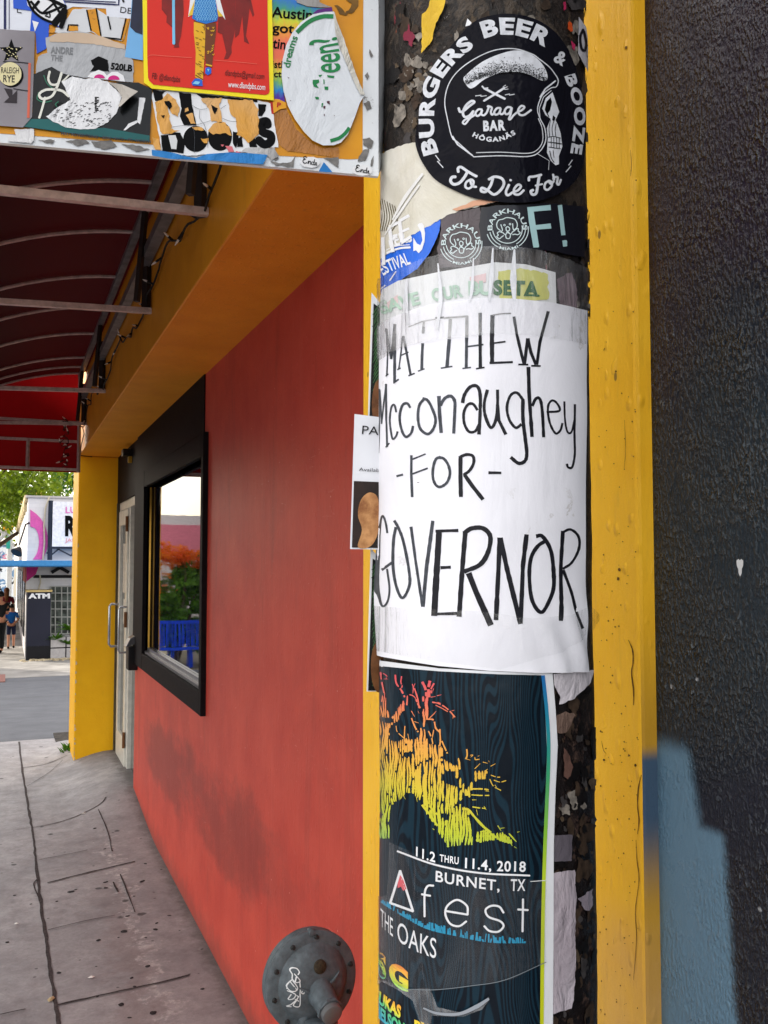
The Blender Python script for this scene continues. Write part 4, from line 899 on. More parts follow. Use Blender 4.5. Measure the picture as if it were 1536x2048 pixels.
for pts, w in [([(60,20),(70,120),(90,230)],14),([(80,30),(120,60),(110,90)],9),([(90,90),(130,90)],8),([(205,45),(215,130),(265,200),(300,270)],18),([(270,60),(262,120),(275,160),(255,190)],12),([(375,140),(385,170),(380,230)],12),([(395,180),(425,280),(440,380)],14),([(400,135),(390,165)],8),([(470,115),(500,180),(510,260)],24),([(545,105),(530,190),(540,270)],26),([(585,130),(555,190),(560,230)],16),([(580,185),(570,215)],10),
      ([(350,245),(380,255),(410,285)],12),([(410,290),(425,330),(450,380)],16),([(565,320),(620,330),(680,360),(740,410),(790,470)],13),([(600,350),(660,380),(720,415)],9),([(620,320),(650,330)],9),([(760,405),(785,400)],8),([(775,455),(770,485)],8),([(555,270),(600,262)],9),([(615,255),(655,245)],9),([(365,410),(395,465)],11),([(365,480),(400,570),(430,620)],15),([(395,515),(435,530)],9),([(430,410),(440,435)],6),([(520,490),(580,500),(600,580),(640,620)],15),([(540,480),(580,440),(605,410)],9),([(640,590),(645,700),(640,760)],14),([(530,610),(560,680),(575,760)],12),([(580,600),(565,690)],10),([(660,710),(690,780),(715,835)],15),
      ([(300,560),(295,680),(290,800)],11),([(210,560),(225,620),(290,680)],9),([(330,640),(345,720)],9),([(905,790),(910,850),(895,890)],14),([(890,885),(940,900)],10),([(940,850),(965,850),(945,870)],9),([(985,870),(990,895),(1030,890)],9),([(1015,860),(1030,855)],7),([(1065,920),(1110,930)],10),([(1140,960),(1185,935)],10),([(985,985),(1035,935)],12),([(1120,905),(1125,920)],6),([(1080,1010),(1110,990)],12),([(1140,1050),(1200,1070),(1240,1070)],9),([(1130,1090),(1165,1160),(1240,1205)],9),([(1170,1100),(1230,1120),(1290,1105)],9),([(1180,1150),(1200,1175)],8),([(960,1190),(1060,1190),(1120,1200)],15),([(1090,1210),(1120,1215)],8),([(950,1250),(1040,1255),(1125,1255)],12),([(960,1300),(1000,1300)],9),([(960,1370),(1020,1380),(1090,1385)],12),([(1075,1365),(1095,1400)],8),([(1000,1400),(1012,1455)],9),
      ([(860,1390),(920,1400),(980,1470),(1060,1560),(1140,1630)],24),([(480,1250),(550,1370),(620,1450)],20),([(470,1350),(560,1470),(620,1560)],20),([(1040,1620),(1130,1605)],16),([(1140,1640),(1220,1690),(1330,1730)],22),([(1210,1560),(1240,1610)],11),([(1235,1585),(1275,1580)],9),([(1320,1640),(1390,1720)],16),([(1400,1625),(1422,1618)],8),([(1290,1660),(1350,1760)],14),([(1370,1770),(1395,1785)],9),([(575,1590),(590,1600)],9),([(620,1250),(600,1220)],8),([(280,1240),(310,1295)],9),([(415,1270),(425,1320)],8)]:
    sgs = crom(zt_t(pts), 4) if len(pts) > 2 else zt_t(pts)
    if len(pts) >= 3 and w > 8 and rnd.random() < .8:
        D_ = dens(sgs, False, 3.2); i = 0
        while i < len(D_)-1:
            L_ = rnd.randint(3, 6); seg = D_[i:i+L_+1]
            if len(seg) > 1: stroke(mb, POLE, seg, w/5.036, .0018, smooth=False, warp=warpo, cap=False, jit=.4)
            i += L_+(1 if rnd.random() < .7 else 0)
    else: stroke(mb, POLE, zt_t(pts), [w*.8/5.036, w/5.036, w*.4/5.036], .0018, warp=warpo, jit=.4)
mb.build('tree_print', RBOW, fp)
mb = MB(); z6 = z6p
for s_, pts, h, b_ in [('11.2', [(345,148),(400,168),(455,184)], 19, .02), ('THRU', [(480,178),(535,188),(588,196)], 14, .02), ('11.4, 2018', [(624,217),(800,234),(972,240)], 20, .02), ('BURNET,', [(457,295),(600,322),(822,352)], 21, .016), ('TX', [(885,351),(970,352)], 23, .016)]:
    text(mb, POLE, s_, z6(pts), h, b_, .0019, sp=1.1, up=(.03,-1), warp=warpo)
stroke(mb, POLE, z6([(238,122),(460,200),(700,246),(995,263)]), 3.6, .0019, warp=warpo)
stroke(mb, POLE, z6([(1000,298),(1085,292)]), 1.4, .0019, warp=warpo)
def tri(pts, w): 
    for a_, b2_ in zip(pts, pts[1:]+pts[:1]): stroke(mb, POLE, z6([a_, b2_]), w, .0019, smooth=False, warp=warpo)
tri([(252,238),(196,428),(325,475)], 4.6)
for pts in ([(445,322),(412,325),(394,372),(393,505)], [(377,374),(427,382)], [(512,470),(640,492)], [(640,492),(635,440),(580,405),(525,440),(513,490),(540,545),(590,560),(632,532)], [(845,480),(820,445),(775,440),(742,465),(760,505),(825,530),(845,560),(815,592),(765,588),(735,560)], [(957,402),(954,592)], [(928,462),(985,466)]): stroke(mb, POLE, z6(pts), 4.0, .0019, warp=warpo)
text(mb, POLE, 'THE', z6([(140,562),(170,590),(212,626)]), 36, .0, .0019, up=(0,-1), warp=warpo); text(mb, POLE, 'OAKS', z6([(236,648),(330,705),(460,752)]), 40, .0, .0019, up=(0.02,-1), warp=warpo)
mb.build('lettering', WHT, fp)
mb = MB(); fill(mb, POLE, [z6([(252,262),(236,312),(238,340),(256,330),(268,355),(288,345),(270,290)])], .0019, warp=warpo); mb.build('red_peak', mat('coral', (222,96,104), .5), fp)
mb = MB(); x = 130
base = crom([(130,418),(260,500),(400,575),(560,615),(760,655),(975,660)], 20)
for i in range(2, len(base)-1, 1):
    if rnd.random() < .78:
        a_ = base[i]; h_ = (10+28*rnd.random())*(1 if a_[0] < 960 else .5)*(.9 if a_[0] < 420 else 1.3); ww = rnd.uniform(5, 15); sl_ = rnd.uniform(-7, 7)
        fill(mb, POLE, [z6([(a_[0]-ww/2, a_[1]), (a_[0]+ww/2, a_[1]+2), (a_[0]+ww/2+sl_, a_[1]-h_), (a_[0]-ww/2+sl_, a_[1]-h_-2)])], .0019, warp=warpo, step=0)
mb.build('root_print', mat('cyan_print', (36,150,190), .45), fp)
SG = zramp('name_rainbow', [(1895,(230,70,60)), (1915,(236,140,60)), (1940,(232,210,60)), (1962,(120,200,80)), (1985,(60,170,190))], px=785)
mb = MB(); text(mb, POLE, 'S', z6([(125,850),(172,880)]), 45, .05, .0019, up=(0,-1), warp=warpo); text(mb, POLE, 'G', z6([(190,885),(300,950)]), 40, .06, .0019, up=(0,-1), warp=warpo); mb.build('lettering', SG, fp)
SG2 = zramp('name_rainbow_low', [(1968,(226,60,50)), (1990,(236,150,60)), (2012,(226,214,60)), (2022,(90,190,110)), (2060,(60,170,200))], px=785)
mb = MB(); text(mb, POLE, 'LUKAS', z6([(105,1000),(170,1050),(255,1105)]), 24, .05, .0019, up=(0,-1), warp=warpo, shear=.1); text(mb, POLE, 'NELSON', z6([(105,1085),(170,1140),(280,1210)]), 24, .05, .0019, up=(0,-1), warp=warpo); text(mb, POLE, 'RY', z6([(335,1180),(430,1210)]), 22, .05, .0019, up=(0,-1), warp=warpo); mb.build('lettering', SG2, fp)
sheet('clear_tape', 'clear tape looped across the foot of the teal festival poster', 'tape', z6([(60,905),(120,880),(200,895),(300,930),(430,925),(470,1035),(600,1065),(700,1030),(760,975),(765,990),(720,1050),(620,1090),(440,1085),(430,1160),(380,1160),(330,1000),(250,940),(150,890),(120,930),(130,1160),(60,1160)]), TAPEM, .0026, warp=warpo, ragged=.6, seed=21)
sheet('clear_tape', 'clear tape patch over the poster around its white triangle emblem', 'tape', z6([(195,68),(460,190),(1000,285),(1090,290),(1085,770),(900,870),(620,918),(380,935),(130,880),(128,400),(180,380)]), tape_mat('thin_tape', .015), .0024, warp=warpo, seed=22)
mb = MB(); stroke(mb, POLE, z6([(300,932),(450,932),(650,910),(850,875),(1085,770)]), 1.5, .0028, warp=warpo); tag(mb.build('tape_edge', mat('tape_edge_grey', (120,128,134), .3)), 'shiny curved edge of the tape below THE OAKS lettering', 'tape')
mb = MB(); stroke(mb, POLE, z6([(395,1040),(470,1068),(590,1072),(690,1030),(758,985)]), [3,5,6,8,5], .0032, warp=warpo); tag(mb.build('tape_fold', MT.get('tape_fold_white') or mat('tape_fold_grey', (150,156,164), .25)), 'grey crescent fold in the tape at the very foot of the pole', 'tape')
# ---- remains right of the poster
sheet('torn_scrap', 'white torn paper flap under the right corner of the handwritten paper', 'paper scrap', z2([(1135,140),(1365,120),(1350,190),(1290,250),(1250,285),(1200,305),(1165,320),(1175,280),(1140,215)]), paper_mat('lilac_white', (206,200,206), .5, .8, 50), .0020, ragged=1.6, seed=31)
sheet('torn_scrap', 'small brown torn scrap just right of the poster border', 'paper scrap', z2([(1150,395),(1215,360),(1268,385),(1240,440),(1210,490),(1160,495),(1145,440)]), paper_mat('brown_scrap', (126,104,92), .6, .9, 60, col2=(90,70,62)), .0010, ragged=3, seed=32)
sheet('torn_scrap', 'grey square of old tape on the dark pole below the brown flakes', 'tape', z2([(1140,1092),(1248,1088),(1246,1180),(1245,1245),(1140,1248)]), paper_mat('grey_tape', (98,92,100), .35, .5, 50), .0011, ragged=1, seed=33)
sheet('torn_poster', 'long crumpled whitish strip right of the festival poster border', 'paper scrap', z6([(1133,252),(1262,232),(1268,400),(1262,620),(1268,760),(1255,1000),(1240,1050),(1132,1085)]), paper_mat('crumpled_white', (196,188,196), .5, 1.0, 46, col2=(160,148,156)), .0012, ragged=1.4, seed=34)
sheet('torn_scrap', 'rusty brown long fleck on the dark pole right of the poster', 'paper scrap', z2([(1195,575),(1220,600),(1255,690),(1225,770),(1200,740)]), MT.get('rust_fleck') or mat('rust_fleck', (112,82,72), .7, var=.3, vscale=90), .0010, ragged=2, seed=35)
sheet('torn_scrap', 'pale translucent scrap at the right edge of the pole low down', 'paper scrap', z6([(1280,400),(1320,380),(1362,345),(1366,440),(1345,480),(1320,470)]), paper_mat('pale_film', (150,140,150), .3, .8, 60, .3), .0011, ragged=2, seed=36)
# ================================================================== round black bar sticker
t = NT('gloss_black_vinyl'); p = t.pos(); t.set(Base_Color=(.006,.006,.010,1), Roughness=.12)
t.b.inputs['Specular IOR Level'].default_value = .05; t.b.inputs['Coat Weight'].default_value = .0; t.b.inputs['Coat Roughness'].default_value = .04
t.bump(t.noise(t.scale(p, (1, 1, .7)), 17, 4, .55, 1.0), .55, .012); VINYL = t.m
warpg = lambda s, z: .0008*(noise.noise(Vector((s*24, z*20, 31)))+.5)
GO = [(690,125),(800,102),(900,105),(1010,135),(1120,210),(1200,320),(1255,460),(1290,620),(1305,780),(1300,920),(1275,1050),(1220,1140),(1130,1205),(1020,1245),(900,1257),(780,1250),(640,1225),(520,1175),(410,1110),(340,1015),(305,930),(295,860),(310,750),(330,640),(365,540),(420,430),(480,330),(560,230),(620,165)]
gs = sheet('bar_sticker', 'large rounded glossy black sticker with a skull in a helmet and white lettering', 'sticker', z3(GO), VINYL, .0026, warp=warpg, smooth=2, step=.0045)
GW = mat('worn_white_print', (214,217,224), .4, var=.14, vscale=160)
mb = MB(); G_ = dict(off=.0029, warp=warpg)
text(mb, POLE, 'BURGERS', z3([(428,948),(408,870),(403,790),(403,700),(415,600),(445,510),(500,430),(570,355),(642,300)]), 27, .045, sp=1.12, **G_)
text(mb, POLE, 'BEER', z3([(700,248),(780,226),(870,225),(960,246),(1062,300)]), 31, .045, sp=1.12, **G_)
text(mb, POLE, '&', z3([(1105,385),(1165,418)]), 25, .03, **G_)
text(mb, POLE, 'BOOZE', z3([(1176,480),(1212,590),(1232,700),(1232,810),(1212,950)]), 20, .05, sp=1.2, **G_)
zg = zt(830, 200, 340); k_ = 1/4.518
SCR = [([(405,95),(418,128),(450,118),(500,75),(540,42),(515,32),(470,70),(442,130),(455,172),(495,165),(532,122)],20),([(532,122),(515,170),(490,200),(460,237),(440,222),(470,192),(520,172),(552,150)],16),
  ([(605,108),(575,108),(550,138),(562,166),(590,152),(608,112),(600,150),(622,160),(645,140)],17),([(645,140),(662,95),(655,78),(690,92),(682,130),(692,155),(712,140)],17),
  ([(765,95),(735,98),(712,130),(722,155),(752,142),(768,98),(760,140),(780,150),(800,128)],17),([(855,88),(825,88),(802,118),(812,150),(842,138),(862,92),(852,150),(838,192),(850,195),(878,160),(905,135)],17),([(905,135),(950,112),(972,85),(945,75),(918,112),(928,150),(962,158),(1000,135),(1030,110)],17),
  ([(400,665),(398,632),(425,622),(480,660),(545,700),(560,705)],22),([(478,668),(455,710),(410,762),(360,775),(332,745),(345,712),(375,708)],24),([(505,735),(470,758),(462,798),(490,815),(525,790),(532,750),(505,735),(520,790),(556,802)],19),
  ([(700,728),(680,790),(640,845),(600,840),(605,812),(650,830),(710,872),(765,835),(795,775),(775,728),(715,712),(665,735)],22),([(838,785),(812,850),(828,880),(868,855)],20),([(848,742),(856,746)],18),([(868,855),(915,835),(940,800),(915,785),(882,825),(885,868),(925,872),(965,835)],19),
  ([(1008,748),(1012,718),(1050,712),(1115,695)],20),([(1098,708),(1085,790),(1072,860),(1040,872),(1025,845),(1045,832)],22),([(1065,792),(1125,778)],15),([(1180,748),(1150,772),(1145,815),(1172,828),(1205,795),(1205,760),(1180,748),(1200,775),(1225,750)],18),([(1218,690),(1228,740),(1222,720),(1258,715),(1252,765),(1268,780),(1286,735)],18)]
for pts, w in SCR: stroke(mb, POLE, zg(pts), w*k_*1.08, **G_)
text(mb, POLE, 'BAR', zg([(618,298),(810,290)]), 19, .05, sp=1.2, **G_)
text(mb, POLE, 'H\u00d6GAN\u00c4S', zg([(520,345),(590,378),(690,395),(790,382),(898,328)]), 9, .04, sp=1.25, **G_)
mb.build('lettering', GW, gs)
mb = MB()
for pts, w in [([(640,975),(545,885),(512,855),(485,740),(470,640),(490,540),(545,455),(640,380),(760,325),(880,315),(980,345),(1020,372),(1080,420),(1112,460),(1136,505),(1125,545),(1092,555),(1042,600),(1015,680),(1030,740),(1058,800),(1062,880),(1020,950),(950,975),(800,970),(640,975)],6), ([(655,950),(800,948),(950,955),(1010,935),(1045,880),(1042,800),(1020,740)],5), ([(1120,510),(1060,560),(1030,610)],9), ([(1030,735),(1025,680),(1050,610),(1095,570)],4), ([(515,850),(545,900),(630,965)],9), ([(1010,955),(1060,985),(1082,1000),(1078,1055)],3),
      ([(700,635),(770,590),(820,555)],13), ([(822,555),(838,548)],4),([(820,565),(842,562)],4),([(812,548),(828,538)],4), ([(705,560),(760,590),(822,622)],14), ([(690,545),(702,562),(722,556)],10), ([(650,605),(685,600),(680,608),(715,603)],5), ([(825,598),(852,592),(848,600),(878,594)],5),
      ([(415,965),(440,1000),(425,1000),(458,1038)],6), ([(1220,992),(1198,1025),(1212,1028),(1182,1066)],6)]:
    stroke(mb, POLE, z3(pts), w/3.072, smooth=len(pts) > 4, **G_)
fill(mb, POLE, [crom(z3([(580,505),(600,470),(690,395),(800,345),(900,325),(985,352),(1045,410),(1072,470),(1066,508),(1030,505),(960,470),(880,455),(780,468),(700,505),(645,550),(612,555)]), 5, True)], **G_)
fill(mb, POLE, [z3([(1102,580),(1062,618),(1042,680),(1062,720),(1092,742),(1070,800),(1076,860),(1070,950),(1092,1000),(1120,1027),(1140,1020),(1140,970),(1162,910),(1152,830),(1135,780),(1120,750),(1142,700),(1122,640)])], **G_)
mb.build('helmet_print', GW, gs)
mb = MB(); G2 = dict(off=.0031, warp=warpg)
fill(mb, POLE, [z3([(1056,690),(1066,640),(1090,612),(1098,640),(1088,690),(1072,712)])], **G2)
fill(mb, POLE, [z3([(1104,720),(1120,735),(1112,760),(1100,750)])], **G2)
for pts, w in [([(1078,855),(1110,850),(1152,860)],3),([(1078,885),(1110,888),(1156,895)],4),([(1080,915),(1110,920),(1150,925)],3),([(1095,855),(1094,918)],3),([(1110,850),(1110,920)],3),([(1126,852),(1127,922)],3),([(1142,856),(1142,925)],3),([(1090,750),(1082,800),(1085,850)],3),([(1108,760),(1100,800),(1104,848)],3),([(1124,770),(1118,810),(1122,848)],3),([(1085,940),(1095,985),(1110,1010)],4),([(1105,935),(1110,980)],3),([(1065,700),(1080,730)],4)]: stroke(mb, POLE, z3(pts), w/3.072*1.3, **G2)
def low(x): return 455+ ((x-860)**2)/1150*1.15 if x < 860 else 455+((x-860)**2)/800
for k in range(1500):
    x = rnd.uniform(590, 1068); f = abs(rnd.gauss(0, .45)); y = low(x)+12-f*85*(1-.35*abs(x-850)/260)
    if y < 340 or f > 1.3: continue
    a_ = rnd.uniform(0, 6.28); r_ = rnd.uniform(1.6, 4.2)/3.072; px, py = z3([(x, y)])[0]
    vs = []
    for j in range(3): c_ = POLE.to2d(px+r_*math.cos(a_+j*2.1), py+r_*math.sin(a_+j*2.1)); vs.append(POLE.to3d(c_[0], c_[1], .00315+warpg(*c_)))
    mb.add(vs, [(0,1,2)])
mb.build('stipple_print', BLK, gs)

# ================================================================== flyers tucked behind the pole on its left
def flyer_plane(px, dep, turn): o = atD(px, 1024, dep); u = RT*math.cos(turn)+Vector((FW.x, FW.y, 0)).normalized()*math.sin(turn); return Plane(o, u, (0,0,1))
F1 = flyer_plane(762, .722, R(12)); F2 = flyer_plane(757, .712, R(-4))
def flyer(label, y0, y1, xl, pl, seed):
    f = sheet('palm_flyer', label, 'flyer', [(xl+8,y0),(xl+32,y0+30),(800,y0+40),(800,y1),(xl,y1)], paper_mat('flyer_white_%d' % seed, (224,226,228), .4, .15, 20), 0, pl, step=0, group='palm leaf flyers behind the pole')
    mb = MB(); fill(mb, pl, [[(xl+12,y0+22),(800,y0+60),(800,y1-2),(xl+3,y1-2)]], .0005, step=0); mb.build('dark_picture', mat('flyer_dark', (14,16,14), .4, var=.3), f)
    mb = MB(); r2 = random.Random(seed)
    for k in range(30):
        yb = y0+15+k*8; stroke(mb, pl, [(xl+9+r2.uniform(0,4),yb+30),(xl+20,yb+14),(xl+34,yb+r2.uniform(-6,4))], [1.0,2.6,.6], .0008)
    mb.build('palm_print', mat('palm_green', (66,112,66), .5, var=.3, vscale=200), f)
    mb = MB(); fill(mb, pl, [arc(xl+24, y1-50, 16, 52, 0, 350, 20)], .0009, step=0); mb.build('face_print', mat('brown_print', (122,78,46), .5, var=.3, vscale=100), f)
flyer('palm leaf flyer behind the pole above the white flyer', 585, 860, 735, F1, 3)
flyer('palm leaf flyer behind the pole below the white flyer', 1095, 1383, 733, F1, 4)
wf = sheet('portrait_flyer', 'white flyer with serif print and a brown portrait sticking out left of the pole', 'flyer', [(709,828),(757,834),(800,838),(800,1100),(700,1098)], paper_mat('flyer_grey', (214,216,222), .45, .15, 20), 0, F2, step=0)
mb = MB(); fill(mb, F2, [[(708,962),(800,966),(800,1097),(704,1095)]], .0005, step=0); mb.build('dark_picture', mat('portrait_dark', (42,24,18), .4, var=.5, vscale=40), wf)
mb = MB(); fill(mb, F2, [crom([(722,1000),(740,985),(757,1000),(757,1060),(742,1092),(716,1094),(724,1060),(716,1030)], 5, True)], .0008, step=0); mb.build('face_print', mat('portrait_brown', (126,78,42), .5, var=.5, vscale=90, col2=(190,140,90)), wf)
mb = MB(); text(mb, F2, 'PAR', [(724,868),(775,872)], 17, .0, .0008); text(mb, F2, 'Available for', [(718,942),(790,946)], 7, .0, .0008); mb.build('lettering', INKB, wf)
# ================================================================== stickered street sign, upper left
VPX = 768+FPX*math.tan(R(78.3)); sang = AZ+R(78.3)
SGN = Plane(atD(757, 200, .70), (math.sin(sang), math.cos(sang), 0), (0,0,1))
t = NT('sign_enamel_white'); p = t.pos(); a = t.noise(p, 70, 6, .7)
c = t.mix(t.ramp(t.noise(p, 15, 3), [(.35, 0.), (.7, 1.)]), lin((222,226,230)), lin((204,208,212))); c = t.mix(t.ramp(a, [(.66, 0.), (.70, .75)]), c, lin((112,108,104)))
t.set(Base_Color=c, Roughness=.3); t.bump(a, .15, .002); ENAM = t.m
sg = empty('street_sign', SGN.o, 'white edged metal street sign buried in stickers beside the pole top', 'sign')
mb = MB(); P_ = [(-70,279),(754,352),(757,352),(757,-130),(-70,-130)]
pts = [SGN.to2d(*q) for q in P_]
f_ = [SGN.to3d(a_, b_, 0) for a_, b_ in pts]; k_ = [SGN.to3d(a_, b_, -.004) for a_, b_ in pts]; n = len(pts)
mb.add(f_+k_, [tuple(range(n)), tuple(reversed(range(n, 2*n)))]+[(i, (i+1) % n, n+(i+1) % n, n+i) for i in range(n)]); mb.build('panel', ENAM, sg)
mb = MB(); outer = [(765,329),(769,290),(774,220),(779,120),(783,0),(785,-130)]; inner = [(757.2,351.5),(757.2,300),(757.2,220),(757.2,120),(757.2,0),(757.2,-130)]
vi = [SGN.to3d(*SGN.to2d(*q), -.001) for q in inner]; vo_ = [atD(q[0], q[1], .742) for q in outer]
mb.add(vi+vo_, [(i, i+1, n_+7-6, n_) if False else (i, i+1, i+7, i+6) for i, n_ in enumerate(range(5))]); mb.build('flange', ENAM, sg)
mb = MB(); mb.add([atD(774,-20,.735), atD(795,-20,.735), atD(759,66,.715), atD(756.5,34,.705), atD(776,-20,.75), atD(797,-20,.75), atD(761,66,.73), atD(758,34,.72)], [(0,1,2,3),(4,7,6,5),(0,4,5,1),(1,5,6,2),(2,6,7,3),(3,7,4,0)]); mb.build('strap', mat('strap_grey', (92,88,86), .5, metal=.4, var=.3), sg)
def flat(name, poly, m, off, parent=None, ragged=0, holes=None, seed=0, sm=False):
    mb = MB(); o = crom(poly, 5, True) if sm else poly
    if ragged: o = rough_edge(o, ragged, 5, True, seed)
    fill(mb, SGN, [o]+(holes or []), off, step=0); return mb.build(name, m, parent)
def flats(name, polys, m, off, parent, ragged=0):
    mb = MB()
    for i, q in enumerate(polys): fill(mb, SGN, [rough_edge(q, ragged, 4, True, i) if ragged else q], off+.00002*i, step=0)
    return mb.build(name, m, parent)
def sstk(name, label, cat, poly, m, off, **k): return tag(flat(name, poly, m, off, **k), label, cat)
zO = zt(540, 0, h=360); zR = zt(280, 0, 280); zK = zt(290, 170, 280); zT = zt(0, 0, 400); zN = zt(280, 0, 520)
t = NT('sign_orange'); p = t.pos(); a = t.noise(p, 55, 6, .7, .4)
c = t.mix(t.ramp(t.noise(p, 20, 3), [(.35, 0.), (.7, 1.)]), lin((218,150,20)), lin((196,128,14))); c = t.mix(t.ramp(a, [(.63, 0.), (.68, .7)]), c, lin((120,84,24))); t.set(Base_Color=c, Roughness=.35); t.bump(a, .2, .002); ORNG = t.m
flat('orange_field', [(-70,262),(300,289),(560,312),(700,319),(717,318),(725,309),(727,-125),(-70,-125)], ORNG, .0002, sg)
WORN = mat('worn_grey', (128,126,124), .6, var=.25, vscale=160, bump=.3, bscale=300)
flats('worn_patch', [zO(q) for q in ([(1060,1585),(1130,1570),(1185,1620),(1140,1695),(1062,1660)], [(1062,1700),(1132,1702),(1085,1840),(990,1832)], [(1180,1770),(1170,1895),(1142,1900),(1150,1830)], [(0,1742),(60,1742),(98,1815),(60,1832)], [(0,1830),(100,1862),(240,1850),(290,1768),(262,1900),(60,1890)], [(600,1795),(780,1800),(780,1915),(710,1870)], [(1105,820),(1128,870),(1110,915),(1080,860)], [(1060,1180),(1130,1150),(1160,1240),(1100,1260)], [(1130,560),(1170,640),(1150,660),(1125,600)])]+
      [zT(q) for q in ([(500,1085),(640,1070),(690,1100),(600,1125)], [(700,1090),(860,1080),(900,1130),(800,1150),(720,1130)], [(930,1110),(1060,1120),(1150,1150),(1050,1170)], [(290,1080),(420,1075),(400,1110)])], WORN, .0005, sg, 1.4)['kind'] = 'stuff'
# ---- top left sheets
PSG = lambda n_, c_, **k: paper_mat(n_, c_, k.pop('rough', .4), k.pop('wr', .2), 30, **k)
a_ = sstk('torn_poster', 'white sheet with navy ruled frame in the top left corner of the sign', 'poster', zT([(-60,-80),(1020,-80),(1020,40),(1005,148),(820,130),(815,70),(560,55),(520,75),(250,80),(242,240),(-60,232)]), PSG('sheet_white', (220,224,234)), .0006)
mb = MB()
for q, w in [([(40,-80),(40,228)],5),([(330,8),(912,42),(915,-80)],3),([(300,-6),(890,22)],2),([(72,-80),(72,230)],1.5)]: stroke(mb, SGN, zT(q), w, .0009, smooth=False, cap=False)
mb.build('ruled_frame', mat('navy_print', (26,32,84), .5), a_)
mb = MB(); text(mb, SGN, 'DE', zT([(922,102),(1008,112)]), 12, .0, .0009); stroke(mb, SGN, zT([(935,-20),(950,20)]), 4, .0009); stroke(mb, SGN, zT([(135,70),(135,100),(165,104)]), 2, .0009, smooth=False); mb.build('lettering', INKB, a_)
v_ = sstk('torn_sticker', 'torn sheet of large white block letters outlined in black over orange', 'sticker', zT([(380,255),(430,215),(470,220),(560,80),(640,70),(740,70),(830,130),(995,150),(945,318),(780,298),(700,250),(600,262)]), PSG('block_grey', (206,208,212)), .0007, ragged=1)
flats('orange_patch', [zT(q) for q in ([(668,82),(738,72),(775,292),(700,240)], [(960,150),(995,150),(945,318),(925,308)], [(528,205),(598,205),(602,242),(530,245)], [(380,230),(430,222),(420,258),(378,256)])], ORNG, .0009, v_, .6)
mb = MB()
for q in ([(740,72),(778,292),(930,308),(968,150)], [(668,85),(700,240)], [(520,240),(528,198),(600,200)], [(830,135),(850,230)]): stroke(mb, SGN, zT(q), 3, .0011, smooth=False)
mb.build('outline_print', BLK, v_)
h_ = sstk('torn_sticker', 'round sticker scrap with a black line drawing over a blue crescent', 'sticker', zT([(100,-60),(460,-60),(515,60),(495,150),(465,222),(420,200),(378,190),(375,280),(355,380),(285,418),(275,260),(232,250),(245,90),(105,70)]), PSG('crescent_blue', (30,84,200)), .0010)
flat('white_ground', zT([(190,-60),(455,-60),(510,60),(470,215),(300,130),(215,50)]), WHT, .0012, h_)
flat('white_ground', zT([(250,165),(300,180),(270,250)]), WHT, .0012, h_)
mb = MB()
for q, w in [([(205,-20),(250,80),(330,150),(430,190)],5),([(300,-40),(400,10),(505,60)],7),([(240,20),(330,110),(480,60)],5),([(330,110),(420,30)],4),([(420,190),(500,90)],14),([(470,215),(500,130)],9),([(350,130),(385,140),(380,105),(360,120)],3),([(250,80),(300,20)],6),([(400,10),(470,120)],5)]: stroke(mb, SGN, zT(q), w, .0014)
mb.build('line_print', BLK, h_)
b_ = sstk('torn_sticker', 'pale blue sticker scrap with a navy shape left of the red poster', 'sticker', zT([(1018,-80),(1100,-80),(1098,470),(960,445),(985,250),(1005,150)]), PSG('sky_scrap', (112,172,222)), .0012)
flat('navy_shape', zT([(1022,-80),(1098,-80),(1095,275),(1040,255),(1000,215),(1015,60)]), mat('navy_dark', (24,30,58), .4, var=.3, vscale=60), .0014, b_)
# ---- silver scrap
s_ = sstk('torn_sticker', 'silvery torn sticker printed 520LB in the middle of the sign', 'sticker', zT([(350,300),(450,258),(600,250),(700,262),(960,352),(968,408),(1025,470),(1022,640),(940,635),(640,600),(480,575),(400,530),(275,578),(290,440),(365,410)]), PSG('silver_scrap', (172,174,178), wr=.6, rough=.35, col2=(140,142,146)), .0011, ragged=1.2, seed=4)
flat('peach_band', rough_edge(zT([(380,300),(450,262),(600,255),(760,280),(960,355),(955,385),(760,350),(500,330),(380,330)]), 1.2, 4), mat('peach_paper', (206,182,158), .7), .0013, s_)
mb = MB(); text(mb, SGN, '520LB', zT([(850,538),(1015,556)]), 12.5, .04, .0014)
mb.build('lettering', BLK, s_)
flat('ink_blot', rough_edge(zT([(700,470),(760,440),(830,470),(840,560),(760,550),(690,560),(720,520)]), 1, 4), BLK, .0014, s_)
mb = MB(); text(mb, SGN, 'ANDRE', zT([(390,415),(560,425)]), 13, .03, .0014); text(mb, SGN, 'THE', zT([(390,470),(480,478)]), 11, .03, .0014); mb.build('lettering', mat('faint_print', (128,130,134), .5), s_)
flat('eye_white', zT([(672,600),(700,568),(760,545),(800,560),(822,588),(860,560),(905,560),(950,590),(962,635),(700,605)]), WHT, .0015, s_)
flats('magenta_print', [zT(arc(765,610,42,30,0,180,10)), zT(arc(875,622,45,34,0,180,10))], mat('magenta', (206,26,128), .4), .0017, s_)
